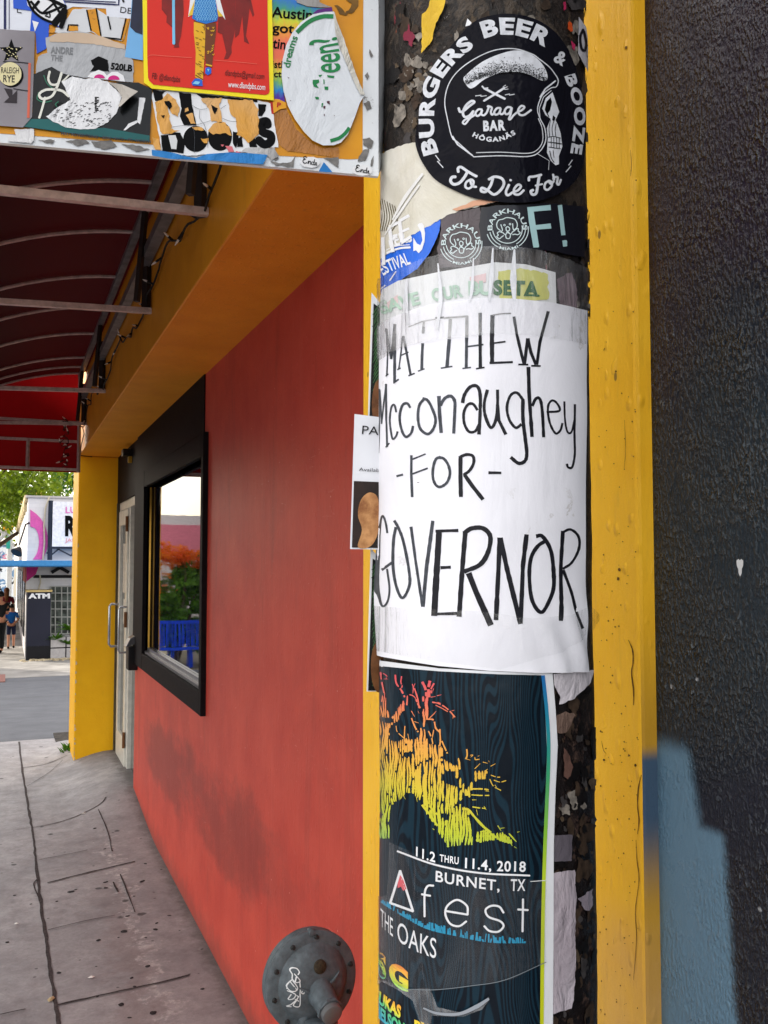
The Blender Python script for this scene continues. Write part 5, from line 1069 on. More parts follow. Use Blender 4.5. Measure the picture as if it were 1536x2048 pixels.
# ---- dark teal sticker
d_ = sstk('torn_sticker', 'black and teal sticker with white script strokes under a torn white patch', 'sticker', zT([(262,580),(400,522),(490,575),(640,605),(830,640),(1062,642),(1168,692),(1150,1098),(700,1055),(240,990),(180,985),(250,905)]), PSG('night_black', (10,13,16), rough=.25), .0016, ragged=.6)
flat('teal_band', zT([(218,922),(380,925),(600,1000),(800,990),(1150,1050),(1149,1096),(700,1053),(240,988),(185,984)]), mat('teal_print', (14,92,92), .3), .0018, d_)
mb = MB()
for q, w in [([(385,560),(375,620),(400,660),(450,650),(475,570)],4.5),([(475,575),(440,680),(400,750),(330,770),(305,735),(360,700),(470,705),(530,750)],5),([(350,760),(325,850),(305,915)],4.5),([(480,640),(530,590)],3)]: stroke(mb, SGN, zT(q), w, .0020)
mb.build('script_print', mat('bone_white', (222,222,212), .4), d_)
mb = MB()
for q in ([(340,590),(365,650),(410,690)], [(300,720),(290,770),(340,795),(400,785)], [(450,790),(430,810),(440,830)]): stroke(mb, SGN, zT(q), 2.2, .0019)
mb.build('script_outline', mat('dull_green', (40,110,84), .4), d_)
o_ = sstk('torn_scrap', 'torn white oval scrap with scratched black print over the black and teal sticker', 'paper scrap', zT([(478,640),(560,600),(640,615),(740,608),(830,640),(935,740),(900,870),(830,955),(720,1000),(620,1005),(500,985),(410,945),(358,905),(450,835),(545,780),(520,720)]), PSG('torn_white', (222,223,226), wr=1.0), .0021, ragged=1.2, seed=9)
mb = MB(); r3 = random.Random(5)
for k in range(150):
    x, y = r3.uniform(400, 860), r3.uniform(800, 990)
    if (x-640)**2/290**2+(y-830)**2/165**2 > .93: continue
    l_ = r3.uniform(4, 22); stroke(mb, SGN, zT([(x, y), (x+l_, y-r3.uniform(2, 8))]), r3.uniform(.4, 1.5), .0023, smooth=False)
for k in range(10): stroke(mb, SGN, zT([(732,760+k*11),(732+r3.uniform(6,30),760+k*11)]), 2, .0023, smooth=False)
mb.build('scratched_print', BLK, o_)
mb = MB(); q_ = [SGN.to3d(*SGN.to2d(*q), o) for q, o in zip(zT([(830,640),(940,670),(1066,742),(1000,805),(930,866),(912,845),(942,770),(900,700)]), (.002,.004,.0075,.010,.009,.006,.004,.003))]
mb.add(q_, [tuple(range(8))]); tag(mb.build('curled_flap', PSG('curl_grey', (166,160,152), wr=.6)), 'grey curled back corner lifting off the black and teal sticker', 'paper scrap')
flats('torn_flap', [zT([(1072,760),(1118,765),(1078,965),(1055,950)])], WHT, .0022, d_, .6); flats('torn_flap', [zT([(950,1010),(990,960),(1052,935),(1056,955),(1000,985),(965,1012)])], WHT, .0022, d_, .4)
mb = MB(); text(mb, SGN, 'MAY ADVERTISING - BOX 15175 - FT. WORTH', zT([(472,1046),(800,1078),(1160,1112)]), 6.0, .02, .0024); tag(mb.build('printed_line', INKG), 'thin grey line of capitals reading MAY ADVERTISING on the sign rim', 'lettering')
# ---- grey star flyer
r_ = sstk('bar_flyer', 'grey flyer with a black star and a cream disc printed RALEIGH RYE', 'flyer', zT([(-60,232),(272,255),(262,600),(250,910),(180,990),(-60,972)]), PSG('flyer_mid_grey', (116,110,116), rough=.35, col2=(150,146,152)), .0022)
st = [(92+(95 if k % 2 == 0 else 40)*math.sin(math.pi*k/5), 408-(95 if k % 2 == 0 else 40)*math.cos(math.pi*k/5)) for k in range(10)]
flat('star_print', zT(st), BLK, .0024, r_)
mb = MB()
for k in range(60):
    x, y = r3.uniform(10, 175), r3.uniform(330, 490)
    if inpoly(x, y, st): stroke(mb, SGN, zT([(x, y), (x+5, y+2)]), 1.6, .0026, smooth=False)
mb.build('star_speckle', mat('cream_print', (226,216,168), .4), r_)
flat('disc_shadow', zT(arc(95,592,90,92,0,354,40)), BLK, .0024, r_); flat('cream_disc', zT(arc(82,582,88,90,0,354,40)), MT['cream_print'], .0026, r_)
mb = MB(); text(mb, SGN, 'RALEIGH', zT([(14,576),(150,580)]), 12, .0, .0028); text(mb, SGN, 'RYE', zT([(30,645),(118,648)]), 14, .01, .0028); mb.build('lettering', INKB, r_)
flats('arrow_print', [zT([(36,690),(100,700),(100,745),(138,705),(135,805),(34,800),(75,762)])], mat('plum_black', (36,26,34), .4), .0024, r_)
mb = MB(); stroke(mb, SGN, zT([(232,498),(228,700),(222,918)]), 5, .0025, cap=False); mb.build('pipe_print', mat('salmon_print', (206,96,72), .4), r_)
mb = MB(); stroke(mb, SGN, zT([(30,488),(150,492),(222,500)]), 1.8, .0025); stroke(mb, SGN, zT([(110,695),(220,712)]), 1.8, .0025); mb.build('line_print', INKB, r_)
sstk('torn_scrap', 'crumpled white scrap on the sign rim under the grey star flyer', 'paper scrap', zT([(110,1000),(262,995),(262,1085),(240,1105),(60,1090),(60,1060),(130,1050)]), PSG('rim_white', (214,214,216), wr=1.0), .0012, ragged=.8)
# ---- NYC BOOKS sticker
n_ = sstk('book_sticker', 'battered white sticker with heavy black letters ending in BOOKS', 'sticker', zK([(72,115),(100,60),(620,90),(1240,175),(1400,215),(1420,420),(1465,690),(1260,692),(1000,745),(700,762),(540,785),(400,775),(190,735),(140,500)]), PSG('books_white', (226,228,232)), .0010, ragged=.8, seed=6)
KB = [[(80,60),(230,80),(190,110),(200,160),(160,190),(110,180)], [(370,90),(505,105),(520,250),(565,450),(430,452),(380,350),(400,265)], [(560,105),(1235,175),(1230,200),(900,160),(620,150)], [(175,562),(290,548),(330,530),(385,535),(440,640),(420,760),(330,745),(190,735)], [(1240,215),(1330,225),(1320,290),(1280,355),(1245,345)], [(960,520),(1015,530),(1030,600),(1000,700),(960,650)], [(1020,600),(1060,565),(1075,690),(1010,690)], [(1140,640),(1200,590),(1230,690),(1150,690)]]
flats('letter_print', [zK(q) for q in KB], BLK, .0013, n_, .7)
for cx_, cy_, rx_, ry_, ix, iy in ((556,600,136,142,58,88), (822,572,132,158,54,76)):
    mb = MB(); fill(mb, SGN, [zK(arc(cx_, cy_, rx_, ry_, 0, 354, 36)), zK(arc(cx_+2, cy_+2, ix, iy, 0, 354, 30))], .0013, step=0); mb.build('letter_print', BLK, n_)
mb = MB(); stroke(mb, SGN, zK([(1345,455),(1330,410),(1275,420),(1262,480),(1300,530),(1375,560),(1375,630),(1310,660),(1240,610)]), 17, .0013); mb.build('letter_print', BLK, n_)
flat('letter_counter', zK([(255,562),(335,560),(355,620),(345,715),(290,710)]), PSG('counter_grey', (206,208,210)), .0015, n_)
flats('ochre_patch', [zK(q) for q in ([(110,190),(180,180),(250,100),(330,170),(382,262),(370,360),(300,330),(245,240),(290,450),(280,490),(372,510),(290,545),(180,555),(140,400)], [(610,160),(842,152),(818,240),(850,415),(730,408),(700,270)], [(910,170),(1180,180),(1235,280),(1250,550),(1140,645),(1010,555),(1000,400),(930,300)], [(692,520),(740,440),(850,420),(920,470),(945,570),(880,540),(760,548)], [(450,340),(520,310),(560,445),(500,440)], [(440,270),(470,255),(480,300),(450,310)], [(610,600),(690,590),(690,650),(640,655)], [(520,470),(620,480),(640,510),(540,500)], [(80,580),(150,600),(180,730),(115,720)])], paper_mat('torn_ochre', (212,150,48), .6, .7, 50, col2=(214,180,140)), .0016, n_, 2.0)
flats('black_fleck', [zK(q) for q in ([(210,195),(270,185),(295,240),(270,285),(240,240)], [(722,230),(800,270),(765,335),(740,280)], [(180,350),(220,345),(205,380)])], BLK, .0019, n_, 1.2)
mb = MB()
for q in ([(300,475),(450,455),(560,450),(640,430),(720,405)], [(520,240),(600,280),(680,275)], [(600,290),(600,380),(650,450),(680,560),(690,700)], [(830,275),(890,235)], [(850,380),(930,410),(1005,415)], [(530,460),(545,600),(540,760)]): stroke(mb, SGN, zK(q), .7, .0020)
mb.build('crack', INKG, n_)
flats('pink_fleck', [zK(q) for q in ([(880,680),(960,690),(980,740),(920,745)], [(990,735),(1060,750),(1000,765)], [(830,670),(870,668),(850,690)])], mat('rose', (214,110,120), .5), .0019, n_, 1)
mb = MB(); o_ = zK([(75,727),(200,742),(330,765),(450,800),(560,815),(680,775),(900,757),(1150,765),(1340,783),(1320,840),(1290,888),(1050,872),(800,850),(600,840),(450,835),(300,830),(80,792)])
fill(mb, SGN, [o_], .0026, warp=lambda a, b: .0008*noise.noise(Vector((a*60, b*60, 2))), step=.006); tag(mb.build('masking_tape', paper_mat('blue_tape', (36,118,188), .6, .6, 60, col2=(50,132,200)), smooth=60), 'strip of blue masking tape along the lower rim of the sign', 'tape')
sstk('torn_scrap', 'white and grey shredded paper on the sign rim right of the blue tape', 'paper scrap', zK([(1040,735),(1140,690),(1300,695),(1420,700),(1465,790),(1380,830),(1340,780),(1200,768)]), PSG('shredded', (206,206,208), wr=1.2, col2=(120,118,116)), .0012, ragged=2)
sstk('torn_scrap', 'small blue triangular scrap between the two Endr stickers', 'paper scrap', zO([(610,1850),(660,1905),(710,1968),(550,1958)]), mat('scrap_blue', (30,122,196), .5), .0008)
for lab, p0, p1, cx_, cy_ in (('small white script sticker nearer the blue tape, left of the blue triangle', (368,1862), (528,1892), 455, 1850), ('small white script sticker in the bottom right corner of the sign', (968,1958), (1122,1985), 1045, 1940)):
    e_ = sstk('name_sticker', lab, 'sticker', zO(arc(cx_, cy_+4, 112, 62, 0, 354, 24)), WHT, .0010, ragged=1.2); q0, q1 = zO([p0, p1])
    mb = MB()
    def EP(pts): return zO([(p0[0]+x*(p1[0]-p0[0])/100, p0[1]+x*(p1[1]-p0[1])/100-y) for x, y in pts])
    for pts, w in [([(30,68),(22,78),(10,70),(8,56),(20,48),(8,40),(2,20),(10,2),(24,6),(30,16)],1.7),([(36,4),(42,34),(44,30),(42,4)],1.4),([(44,20),(54,36),(58,24),(56,4),(62,4)],1.4),([(78,30),(68,32),(64,14),(72,2),(80,14),(86,66),(80,30),(82,4),(87,6)],1.4),([(90,4),(92,32),(94,24),(99,34),(97,4),(104,8)],1.4)]: stroke(mb, SGN, EP(pts), w, .0013)
    mb.build('lettering', BLK, e_)
# ---- tie dye sticker
t = NT('tie_dye'); p = t.pos(); s3 = t.n('ShaderNodeSeparateXYZ'); t.l(p, s3.inputs[0])
q0 = SGN.to2d(560, 0)[1]; q1 = SGN.to2d(560, 215)[1]; zb0 = SGN.to3d(0, q0, 0).z; zb1 = SGN.to3d(0, q1, 0).z
sp = t.noise(t.scale(p, (1.6, 1.6, .5)), 150, 4, .7); mr = t.n('ShaderNodeMapRange'); mr.inputs['From Min'].default_value = zb0; mr.inputs['From Max'].default_value = zb1
t.l(t.math('ADD', s3.outputs['Z'], t.math('MULTIPLY', t.math('SUBTRACT', sp, .5), .022)), mr.inputs['Value'])
t.set(Roughness=.3, Base_Color=t.ramp(mr.outputs['Result'], [(.0, lin((36,110,190))), (.10, lin((60,150,110))), (.20, lin((196,204,40))), (.30, lin((232,150,50))), (.42, lin((226,96,84))), (.58, lin((226,110,70))), (.68, lin((210,200,50))), (.76, lin((110,170,90))), (.85, lin((20,128,196))), (.93, lin((70,30,150))), (1.0, lin((84,16,130)))]))
y_ = sstk('tie_dye_sticker', 'tie dye coloured sticker with black letters beginning Austin', 'sticker', zO([(5,-60),(240,-60),(270,0),(420,85),(600,100),(700,90),(718,170),(480,190),(340,290),(250,420),(160,640),(130,880),(170,1170),(50,1142),(30,900)]), t.m, .0010)
flat('purple_corner', zO([(480,165),(540,120),(700,90),(718,170),(600,168)]), mat('purple_print', (92,24,124), .4), .0012, y_)
mb = MB()
for s_, a0, a1, h in (('Austin', (12,205), (478,240), 21), ('got', (20,375), (270,390), 19), ('tin', (25,555), (170,572), 20), ('istl', (22,778), (140,784), 14), ('ict', (20,884), (128,888), 13)): text(mb, SGN, s_, zO([a0, a1]), h, .02, .0013)
mb.build('lettering', BLK, y_)
p_ = sstk('torn_sticker', 'orange scrap with a red letter P below the tie dye sticker', 'sticker', zO([(50,1135),(100,1140),(175,1175),(185,1240),(110,1255),(40,1300),(30,1180)]), mat('scrap_orange', (238,168,36), .5), .0014)
mb = MB(); text(mb, SGN, 'P', zO([(75,1228),(120,1232)]), 9, .04, .0016); mb.build('lettering', mat('scrap_red', (186,34,32), .5), p_); flat('red_edge', zO([(0,1165),(38,1170),(45,1310),(15,1300)]), MT['scrap_red'], .0012, p_)
sstk('torn_scrap', 'brown parcel tape remnant on the orange field under the tie dye sticker', 'tape', zO([(15,1325),(110,1250),(190,1250),(300,1480),(420,1585),(560,1670),(780,1690),(778,1800),(540,1768),(200,1720),(100,1650),(60,1500)]), paper_mat('parcel_tape', (176,112,20), .25, .7, 60, .3, col2=(150,92,18)), .0006, ragged=1)
sstk('torn_scrap', 'grey silver sticker edge curling at the top of the sign right of the red poster', 'sticker', zO([(300,-60),(560,-60),(560,40),(640,75),(700,95),(560,98),(420,85),(300,40)]), PSG('silver_edge', (150,148,146), wr=.8), .0016)
sstk('torn_scrap', 'dark torn smudge of old glue at the top of the orange field', 'paper scrap', zO([(860,0),(1010,-10),(1000,60),(960,140),(860,180),(790,165),(740,60),(800,80),(850,150),(900,120),(930,60)]), mat('glue_brown', (128,92,36), .6, var=.3, vscale=60), .0007, ragged=2)
# ---- white oval
ov = sstk('oval_sticker', 'peeling white oval sticker with sideways green letters ending een?', 'sticker', zO([(720,158),(620,162),(480,190),(350,275),(250,395),(180,540),(140,700),(127,880),(150,1060),(200,1230),(280,1380),(380,1520),(480,1620),(600,1675),(720,1672),(800,1642),(880,1550),(960,1350),(1015,1190),(1070,1105),(1010,980),(930,770),(830,470),(745,240)]), PSG('oval_white', (216,221,227), wr=.5, rough=.3), .0030, sm=False)
GRN = mat('signal_green', (8,128,66), .35); mb = MB()
stroke(mb, SGN, zO([(715,215),(600,215),(480,252),(390,312),(300,398)]), 8.5, .0033, cap=False); stroke(mb, SGN, zO([(680,1625),(780,1592),(850,1535),(895,1475)]), 7, .0033, cap=False)
text(mb, SGN, 'dreams', zO([(222,800),(250,640),(312,452)]), 14, .02, .0033)
text(mb, SGN, 'een?', zO([(786,850),(782,680),(765,540),(742,428)]), 56, .012, .0033)
for q in ([(480,935),(550,930),(555,960),(520,985),(550,1030),(490,1010),(478,970)], [(545,880),(590,875),(560,905)], [(640,880),(725,890),(720,915),(650,905)], [(612,1010),(655,1010),(655,1048),(615,1045)], [(505,1125),(548,1128),(550,1155),(515,1155)], [(580,1200),(600,1195),(590,1245),(578,1240)], [(600,930),(612,930),(615,980),(602,980)]): fill(mb, SGN, [zO(q)], .0033, step=0)
mb.build('lettering', GRN, ov)
flats('scuff', [zO(q) for q in ([(640,1175),(672,1172),(675,1215),(640,1195)], [(600,1230),(625,1230),(622,1262),(600,1258)], [(605,1320),(615,1320),(614,1345),(606,1345)], [(190,900),(214,912),(208,920)], [(222,1165),(234,1168),(230,1176)], [(718,1335),(730,1338),(726,1346)])], mat('scuff_dark', (92,54,66), .6), .0033, ov)
mb = MB(); q_ = zO([(722,165),(760,300),(830,470),(930,770),(1010,980),(1070,1105),(1020,1110),(940,950),(860,760),(780,560),(735,400)])
fill(mb, SGN, [rough_edge(q_, .8, 5)], .0040, warp=lambda a, b: .0006*noise.noise(Vector((a*120, b*60, 2))), step=.004); mb.build('folded_edge', paper_mat('fold_cream', (210,208,200), .5, 1.0, 70, col2=(176,170,158)), ov)
# ---- red concert poster
rp_ = sstk('concert_poster', 'red concert poster with a yellow border and a walking man in blue shoes', 'poster', zR([(25,-250),(1440,-250),(1450,300),(1465,1120),(900,1062),(130,990),(45,925)]), PSG('poster_yellow', (240,222,6), rough=.35), .0024)
flat('red_field', zR([(78,-250),(1392,-250),(1400,400),(1418,1020),(1408,1048),(1370,1062),(900,1020),(150,950),(105,910),(90,870),(82,640)]), mat('poster_red', (214,32,8), .35, var=.05), .0027, rp_)
flats('crowd_print', [zR(q) for q in ([(240,-120),(470,-120),(480,170),(450,420),(425,500),(432,545),(370,545),(385,500),(380,350),(290,270),(295,200),(240,130)], [(880,-120),(1050,-120),(1042,350),(1000,540),(1005,600),(965,670),(920,672),(945,600),(900,400),(850,380),(860,200)], [(1050,-40),(1200,-40),(1252,190),(1235,210),(1200,120),(1190,200),(1160,420),(1198,510),(1140,480),(1120,200),(1085,400),(1040,440)])], mat('crowd_red', (132,12,6), .4, var=.25, vscale=60), .0029, rp_)
mb = MB(); stroke(mb, SGN, zR([(368,-120),(370,300),(372,505)]), 5.5, .0033); mb.build('cane_print', mat('cane_blue', (120,196,236), .4), rp_)
flats('coat_print', [zR(q) for q in ([(560,-120),(602,-120),(602,60),(585,180),(528,212),(545,80)], [(800,-120),(850,-120),(870,0),(936,242),(850,130)])], WHT, .0030, rp_)
flats('coat_lining', [zR(q) for q in ([(600,30),(590,190),(530,200)], [(835,110),(912,205),(862,210)])], mat('lining_yellow', (236,196,60), .4), .0031, rp_)
flat('shirt_print', zR([(608,-120),(800,-120),(838,90),(856,215),(845,258),(720,290),(640,272),(572,228),(602,60)]), mat('shirt_blue', (22,118,206), .4), .0032, rp_)
mb = MB()
for k in range(9):
    for j in range(11):
        cx_, cy_ = 600+k*28+(14 if j % 2 else 0), -50+j*29
        if inpoly(cx_, cy_, [(615,-120),(790,-120),(830,90),(845,240),(720,275),(640,255),(585,220),(610,60)]): stroke(mb, SGN, zR([(cx_-8,cy_-9),(cx_+3,cy_-11),(cx_+6,cy_),(cx_,cy_+10),(cx_-8,cy_+6)]), 1.1, .0034)
mb.build('shirt_pattern', mat('pattern_blue', (134,204,240), .4), rp_)
flat('trouser_print', zR([(592,256),(716,288),(716,420),(708,640),(688,915),(604,872),(612,600),(590,380)]), mat('trouser_yellow', (232,178,26), .4), .0032, rp_); flat('trouser_print', zR([(720,290),(832,272),(836,350),(805,600),(788,762),(722,752),(712,560)]), mat('trouser_brown', (110,52,10), .4), .0031, rp_)
mb = MB()
for k in range(26):
    x, y = r3.uniform(605, 690), r3.uniform(300, 840); stroke(mb, SGN, zR([(x, y), (x+r3.uniform(10, 26), y+r3.uniform(6, 16)), (x+r3.uniform(28, 40), y+r3.uniform(4, 30))]), [.5,1.4,.4], .0034)
stroke(mb, SGN, zR([(594,260),(716,292)]), 1.5, .0034); stroke(mb, SGN, zR([(610,850),(690,900)]), 1.8, .0034); stroke(mb, SGN, zR([(706,300),(704,360)]), 1.2, .0034); mb.build('trouser_fold', mat('fold_brown', (92,48,8), .4), rp_)
mb = MB()
for k in range(14):
    x, y = r3.uniform(730, 800), r3.uniform(310, 740); stroke(mb, SGN, zR([(x, y), (x+12, y+10), (x+22, y-6)]), [.5,2.0,.4], .0034)
stroke(mb, SGN, zR([(725,735),(785,750)]), 3, .0034); mb.build('trouser_light', MT['trouser_yellow'], rp_)
flats('shoe_print', [zR(q) for q in ([(566,932),(600,890),(640,884),(682,905),(688,970),(575,962)], [(718,770),(750,762),(782,775),(780,830),(745,852),(715,830)])], mat('shoe_blue', (22,96,210), .4), .0033, rp_); flats('shoe_shine', [zR([(575,945),(610,915),(660,925),(640,955)]), zR([(735,785),(762,785),(750,815)])], MT['pattern_blue'], .0035, rp_)
mb = MB(); text(mb, SGN, 'FB: @dlandpbs', zR([(133,885),(438,925)]), 11.5, .0, .0032); text(mb, SGN, 'dlandpbs@gmail.com', zR([(930,850),(1358,892)]), 11.5, .0, .0032); mb.build('lettering', mat('maroon_ink', (52,10,8), .5), rp_)
mb = MB(); text(mb, SGN, 'www.dlandpbs.com', zR([(964,980),(1368,1012)]), 12, .006, .0032); mb.build('lettering', WHT, rp_)
mb = MB(); stroke(mb, SGN, zR([(85,650),(130,630),(300,642),(570,660)]), .7, .0032); stroke(mb, SGN, zR([(810,685),(1060,705),(1280,727)]), .7, .0032); mb.build('crease', mat('crease_pink', (232,120,100), .5), rp_)
# ================================================================== gas regulator low on the left of the pole
GREY = mat('regulator_grey', (92,102,108), .45, metal=.0, var=.22, vscale=55, bump=.45, bscale=120, bdist=.003)
rc = atD(628, 1965, 1.8); tocam = -Vector((FW.x, FW.y, 0)).normalized()
ax = (tocam*math.cos(R(28))+RT*math.sin(R(28))); ax.z = .06; ax.normalize(); side = Vector((0,0,1)).cross(ax).normalized(); upv = ax.cross(side)
rg = empty('gas_regulator', rc-Vector((0,0,.2)), 'grey round gas regulator with a bolted rim in front of the red wall', 'gas regulator')
r0 = .096
mb = MB(); mb.lathe(rc-ax*.03, ax, [(.03,-.05),(.06,-.048),(.085,-.03),(r0-.004,-.012),(r0,-.008),(r0,.006),(r0-.002,.008)], 56); mb.build('rear_cover', GREY, rg, smooth=35)
mb = MB(); mb.lathe(rc-ax*.03, ax, [(r0-.002,.010),(r0+.001,.012),(r0+.001,.022),(r0-.003,.025),(r0-.021,.026),(r0-.026,.031),(r0-.034,.042),(.05,.05),(.03,.053),(.0,.054)], 56); mb.build('front_cover', GREY, rg, smooth=35)
BOLT = mat('bolt_dark', (52,52,52), .5, metal=.3)
for k in range(10):
    a_ = R(12+36*k); q = rc-ax*.004+(side*math.cos(a_)+upv*math.sin(a_))*(r0-.011)
    mb = MB(); mb.lathe(q-ax*.004, ax, [(.0052,0),(.0052,.004),(.0035,.006),(.0035,.010),(.0,.0105)], 8); mb.build('bolt', BOLT, rg, smooth=30)
q = rc+upv*(r0-.002)-ax*.01; mb = MB(); mb.lathe(q, ax, [(.007,-.008),(.0075,.0),(.006,.007),(.0,.008)], 12); mb.build('lug', GREY, rg, smooth=35)
q = rc+ax*.022+upv*.036+side*.004; mb = MB(); mb.lathe(q, ax, [(.014,-.003),(.013,.003),(.009,.005),(.0,.0055)], 20); mb.build('vent_plug', mat('vent_rust', (74,64,50), .6, var=.4, vscale=200), rg, smooth=40)
mb = MB()
for a_, l0, l1 in ((38,.022,.06), (150,.018,.05), (95,.01,.03)):
    d = side*math.cos(R(a_))+upv*math.sin(R(a_)); c0 = rc+ax*.023-upv*.018
    mb.tube([c0+d*l0, c0+d*(l0+l1)/2+ax*.003, c0+d*l1-ax*.002], [.004,.003,.001], 6)
mb.build('casting_rib', GREY, rg, smooth=50)
rt = Vector((RT.x, RT.y, 0)); nd = (rt*.44+tocam*.80+Vector((0,0,-.30))).normalized(); n0 = rc+ax*.016-upv*.012+side*.004
mb = MB(); mb.tube([n0-nd*.02, n0, n0+nd*.034, n0+nd*.046], [.032,.027,.024,.023], 22); mb.build('neck', GREY, rg, smooth=40)
mb = MB(); mb.tube([n0+nd*.047, n0+nd*.054], [.0255,.0255], 8); mb.build('cap_nut', GREY, rg, bevel=.001)
mb = MB(); mb.tube([n0+nd*.054, n0+nd*.065, n0+nd*.067], [.0205,.0205,.017], 20); mb.build('cap', mat('cap_grey', (112,114,116), .35, metal=.2), rg, smooth=40)
bq = n0+Vector((0,0,-.03))
mb = MB(); mb.tube([n0-rt*.022+Vector((0,0,.0)), n0-rt*.028-Vector((0,0,.03)), bq-rt*.03-Vector((0,0,.06)), bq-rt*.034-Vector((0,0,.14))], [.012,.013,.015,.016], 14); mb.build('arm', GREY, rg, smooth=50)
mb = MB(); mb.obox(bq-Vector((0,0,.075))+rt*.004, rt*.032, tocam*.03, Vector((0,0,.055))); mb.build('valve_body', GREY, rg, bevel=.007)
mb = MB(); mb.add([bq+tocam*.032+rt*(-.026)-Vector((0,0,.012)), bq+tocam*.032+rt*.0-Vector((0,0,.10)), bq+tocam*.032-rt*.026-Vector((0,0,.10)), bq+tocam*.046-rt*.024-Vector((0,0,.10))], [(0,1,3),(0,3,2),(1,2,3),(0,2,1)]); mb.build('gusset', GREY, rg)
mb = MB(); z0 = bq.z-.12; mb.tube([(bq.x,bq.y,z0),(bq.x,bq.y,.42),(bq.x,bq.y,.36),(bq.x+.05,bq.y,.32),(DR+.05,bq.y,.32)], .021, 16); mb.build('pipe', GREY, rg, smooth=50)
RG = Plane(rc+ax*.014, side, upv)
class Dome:
    step = None
    def to2d(s, px, py): return RG.to2d(px, py)
    def to3d(s, a, b, off):
        r_ = math.hypot(a, b); pr = [(0,.054),(.03,.053),(.05,.05),(r0-.034,.042),(r0-.026,.031)]; h = .031
        for (ra, ha), (rb, hb) in zip(pr, pr[1:]):
            if ra <= r_ <= rb: h = ha+(hb-ha)*(r_-ra)/(rb-ra); break
        return rc-ax*.03+side*a+upv*b+ax*(h+off)
zv = zt(500, 1800, 260); mb = MB(); dm = Dome()
for q in ([(555,870),(570,840),(550,808),(510,810),(485,840),(500,880),(495,930),(520,955)], [(520,870),(575,940),(525,960),(535,900)], [(490,940),(455,985),(440,1030),(475,1070),(525,1060),(545,1020),(500,950)], [(570,945),(575,1040),(570,1110)], [(445,1075),(520,1100),(500,1160),(455,1175),(480,1110)], [(440,1050),(560,1130)], [(575,1100),(570,1240),(510,1245),(530,1180),(560,1120)], [(555,1130),(490,1230),(455,1275),(490,1265)], [(600,1050),(590,1080),(610,1088),(622,1060),(600,1045)], [(470,960),(540,1050)], [(520,1160),(560,1180)]): stroke(mb, dm, zv(q), 1.9, .0006)
mb.build('scrawl', mat('paint_pen_white', (222,226,228), .5), rg)

# ================================================================== across the cross street
FY = 26.5
GND = gz(FY)
t = NT('painted_block_white'); p = t.pos(); br = t.n('ShaderNodeTexBrick'); br.inputs['Scale'].default_value = 2.5; br.inputs['Mortar Size'].default_value = .008; br.inputs['Color1'].default_value = (.66,.64,.65,1); br.inputs['Color2'].default_value = (.60,.58,.60,1); br.inputs['Mortar'].default_value = (.56,.54,.55,1)
mpp = t.n('ShaderNodeMapping'); mpp.inputs['Rotation'].default_value = (R(90), 0, 0); t.l(p, mpp.inputs['Vector']); t.l(mpp.outputs['Vector'], br.inputs['Vector'])
t.set(Base_Color=t.mix(t.ramp(t.noise(p, 1.2, 5), [(.4, 0.), (.8, .35)]), br.outputs['Color'], (.42,.40,.40,1)), Roughness=.7); PBW = t.m
fb_ = empty('restaurant', (2.5,FY,GND), 'low white restaurant across the street with a pink swirl and a blue awning', 'building')
def fz(py): return onY(100, py, FY).z
xl = onY(55, 1060, FY).x
mb = MB(); mb.box((xl,FY,GND-.2),(9,FY+26,fz(996))); mb.build('wall', PBW, fb_)
mb = MB(); mb.box((xl-.06,FY-.05,fz(996)),(9,FY+26.1,fz(992))); mb.build('roof_edge', mat('coping_grey', (176,172,170), .7), fb_)
mb = MB(); mb.box((xl-.085,FY+.3,fz(992)-.12),(xl-.004,FY+26,fz(992)+.01))
for k in range(26): y = FY+.4+k*1.0; mb.box((xl-.09,y,fz(1000)-.25*(k % 2)),(xl-.003,y+.55,fz(992)+.04))
mb.build('stepped_coping', mat('limestone', (226,206,160), .8, var=.3, vscale=3), fb_)
def fface(name, polys, m, off, par=fb_, y=FY):
    mb = MB()
    for q in polys:
        v_ = [onY(a_, b_, y-off) for a_, b_ in q]; w_ = [Vector((e.x, e.y+.02, e.z)) for e in v_]; n = len(v_)
        mb.add(v_+w_, [tuple(range(n)), tuple(reversed(range(n, 2*n)))]+[(i, (i+1) % n, n+(i+1) % n, n+i) for i in range(n)])
    return mb.build(name, m, par)
fface('mural', [crom([(60.5,1019),(76,1031),(88,1048),(96,1075),(94,1097),(86,1119)], 4)+crom([(66,1119),(74,1106),(78,1086),(76,1068),(70,1057),(60.5,1053)], 4)], mat('mural_pink', (214,92,168), .6), .03)
fface('mural', [[(53,1134),(77,1134),(72,1148),(53,1163)]], mat('mural_magenta', (196,44,128), .6), .03)
fface('band', [[(70,1150),(190,1150),(190,1156),(66,1156)]], mat('soft_black', (24,22,26), .6), .03)
mb = MB()
for a_, b_ in (((103,1145),(120,1135)), ((120,1135),(138,1145))): mb.tube([onY(*a_, FY-.05), onY(*b_, FY-.05)], .045, 4)
mb.build('chevron', MT['soft_black'], fb_)
zaw = onY(80, 1120, 24.9)
mb = MB(); y0 = FY-1.5; mb.box((-.9,y0,onY(80,1134,y0).z),(9,FY-.002,onY(80,1129,y0).z+.0)); mb.box((-.92,y0-.05,onY(80,1132,y0).z),(9,y0,onY(80,1121,y0).z)); mb.build('awning', mat('awning_blue', (58,128,186), .45, var=.1), fb_, bevel=.01)
mb = MB(); mb.box((-.88,FY+.01,onY(80,1134,y0).z+.01),(xl-.004,FY+24,onY(80,1128,y0).z)); mb.build('side_awning', mat('awning_dark', (70,68,76), .7), fb_)
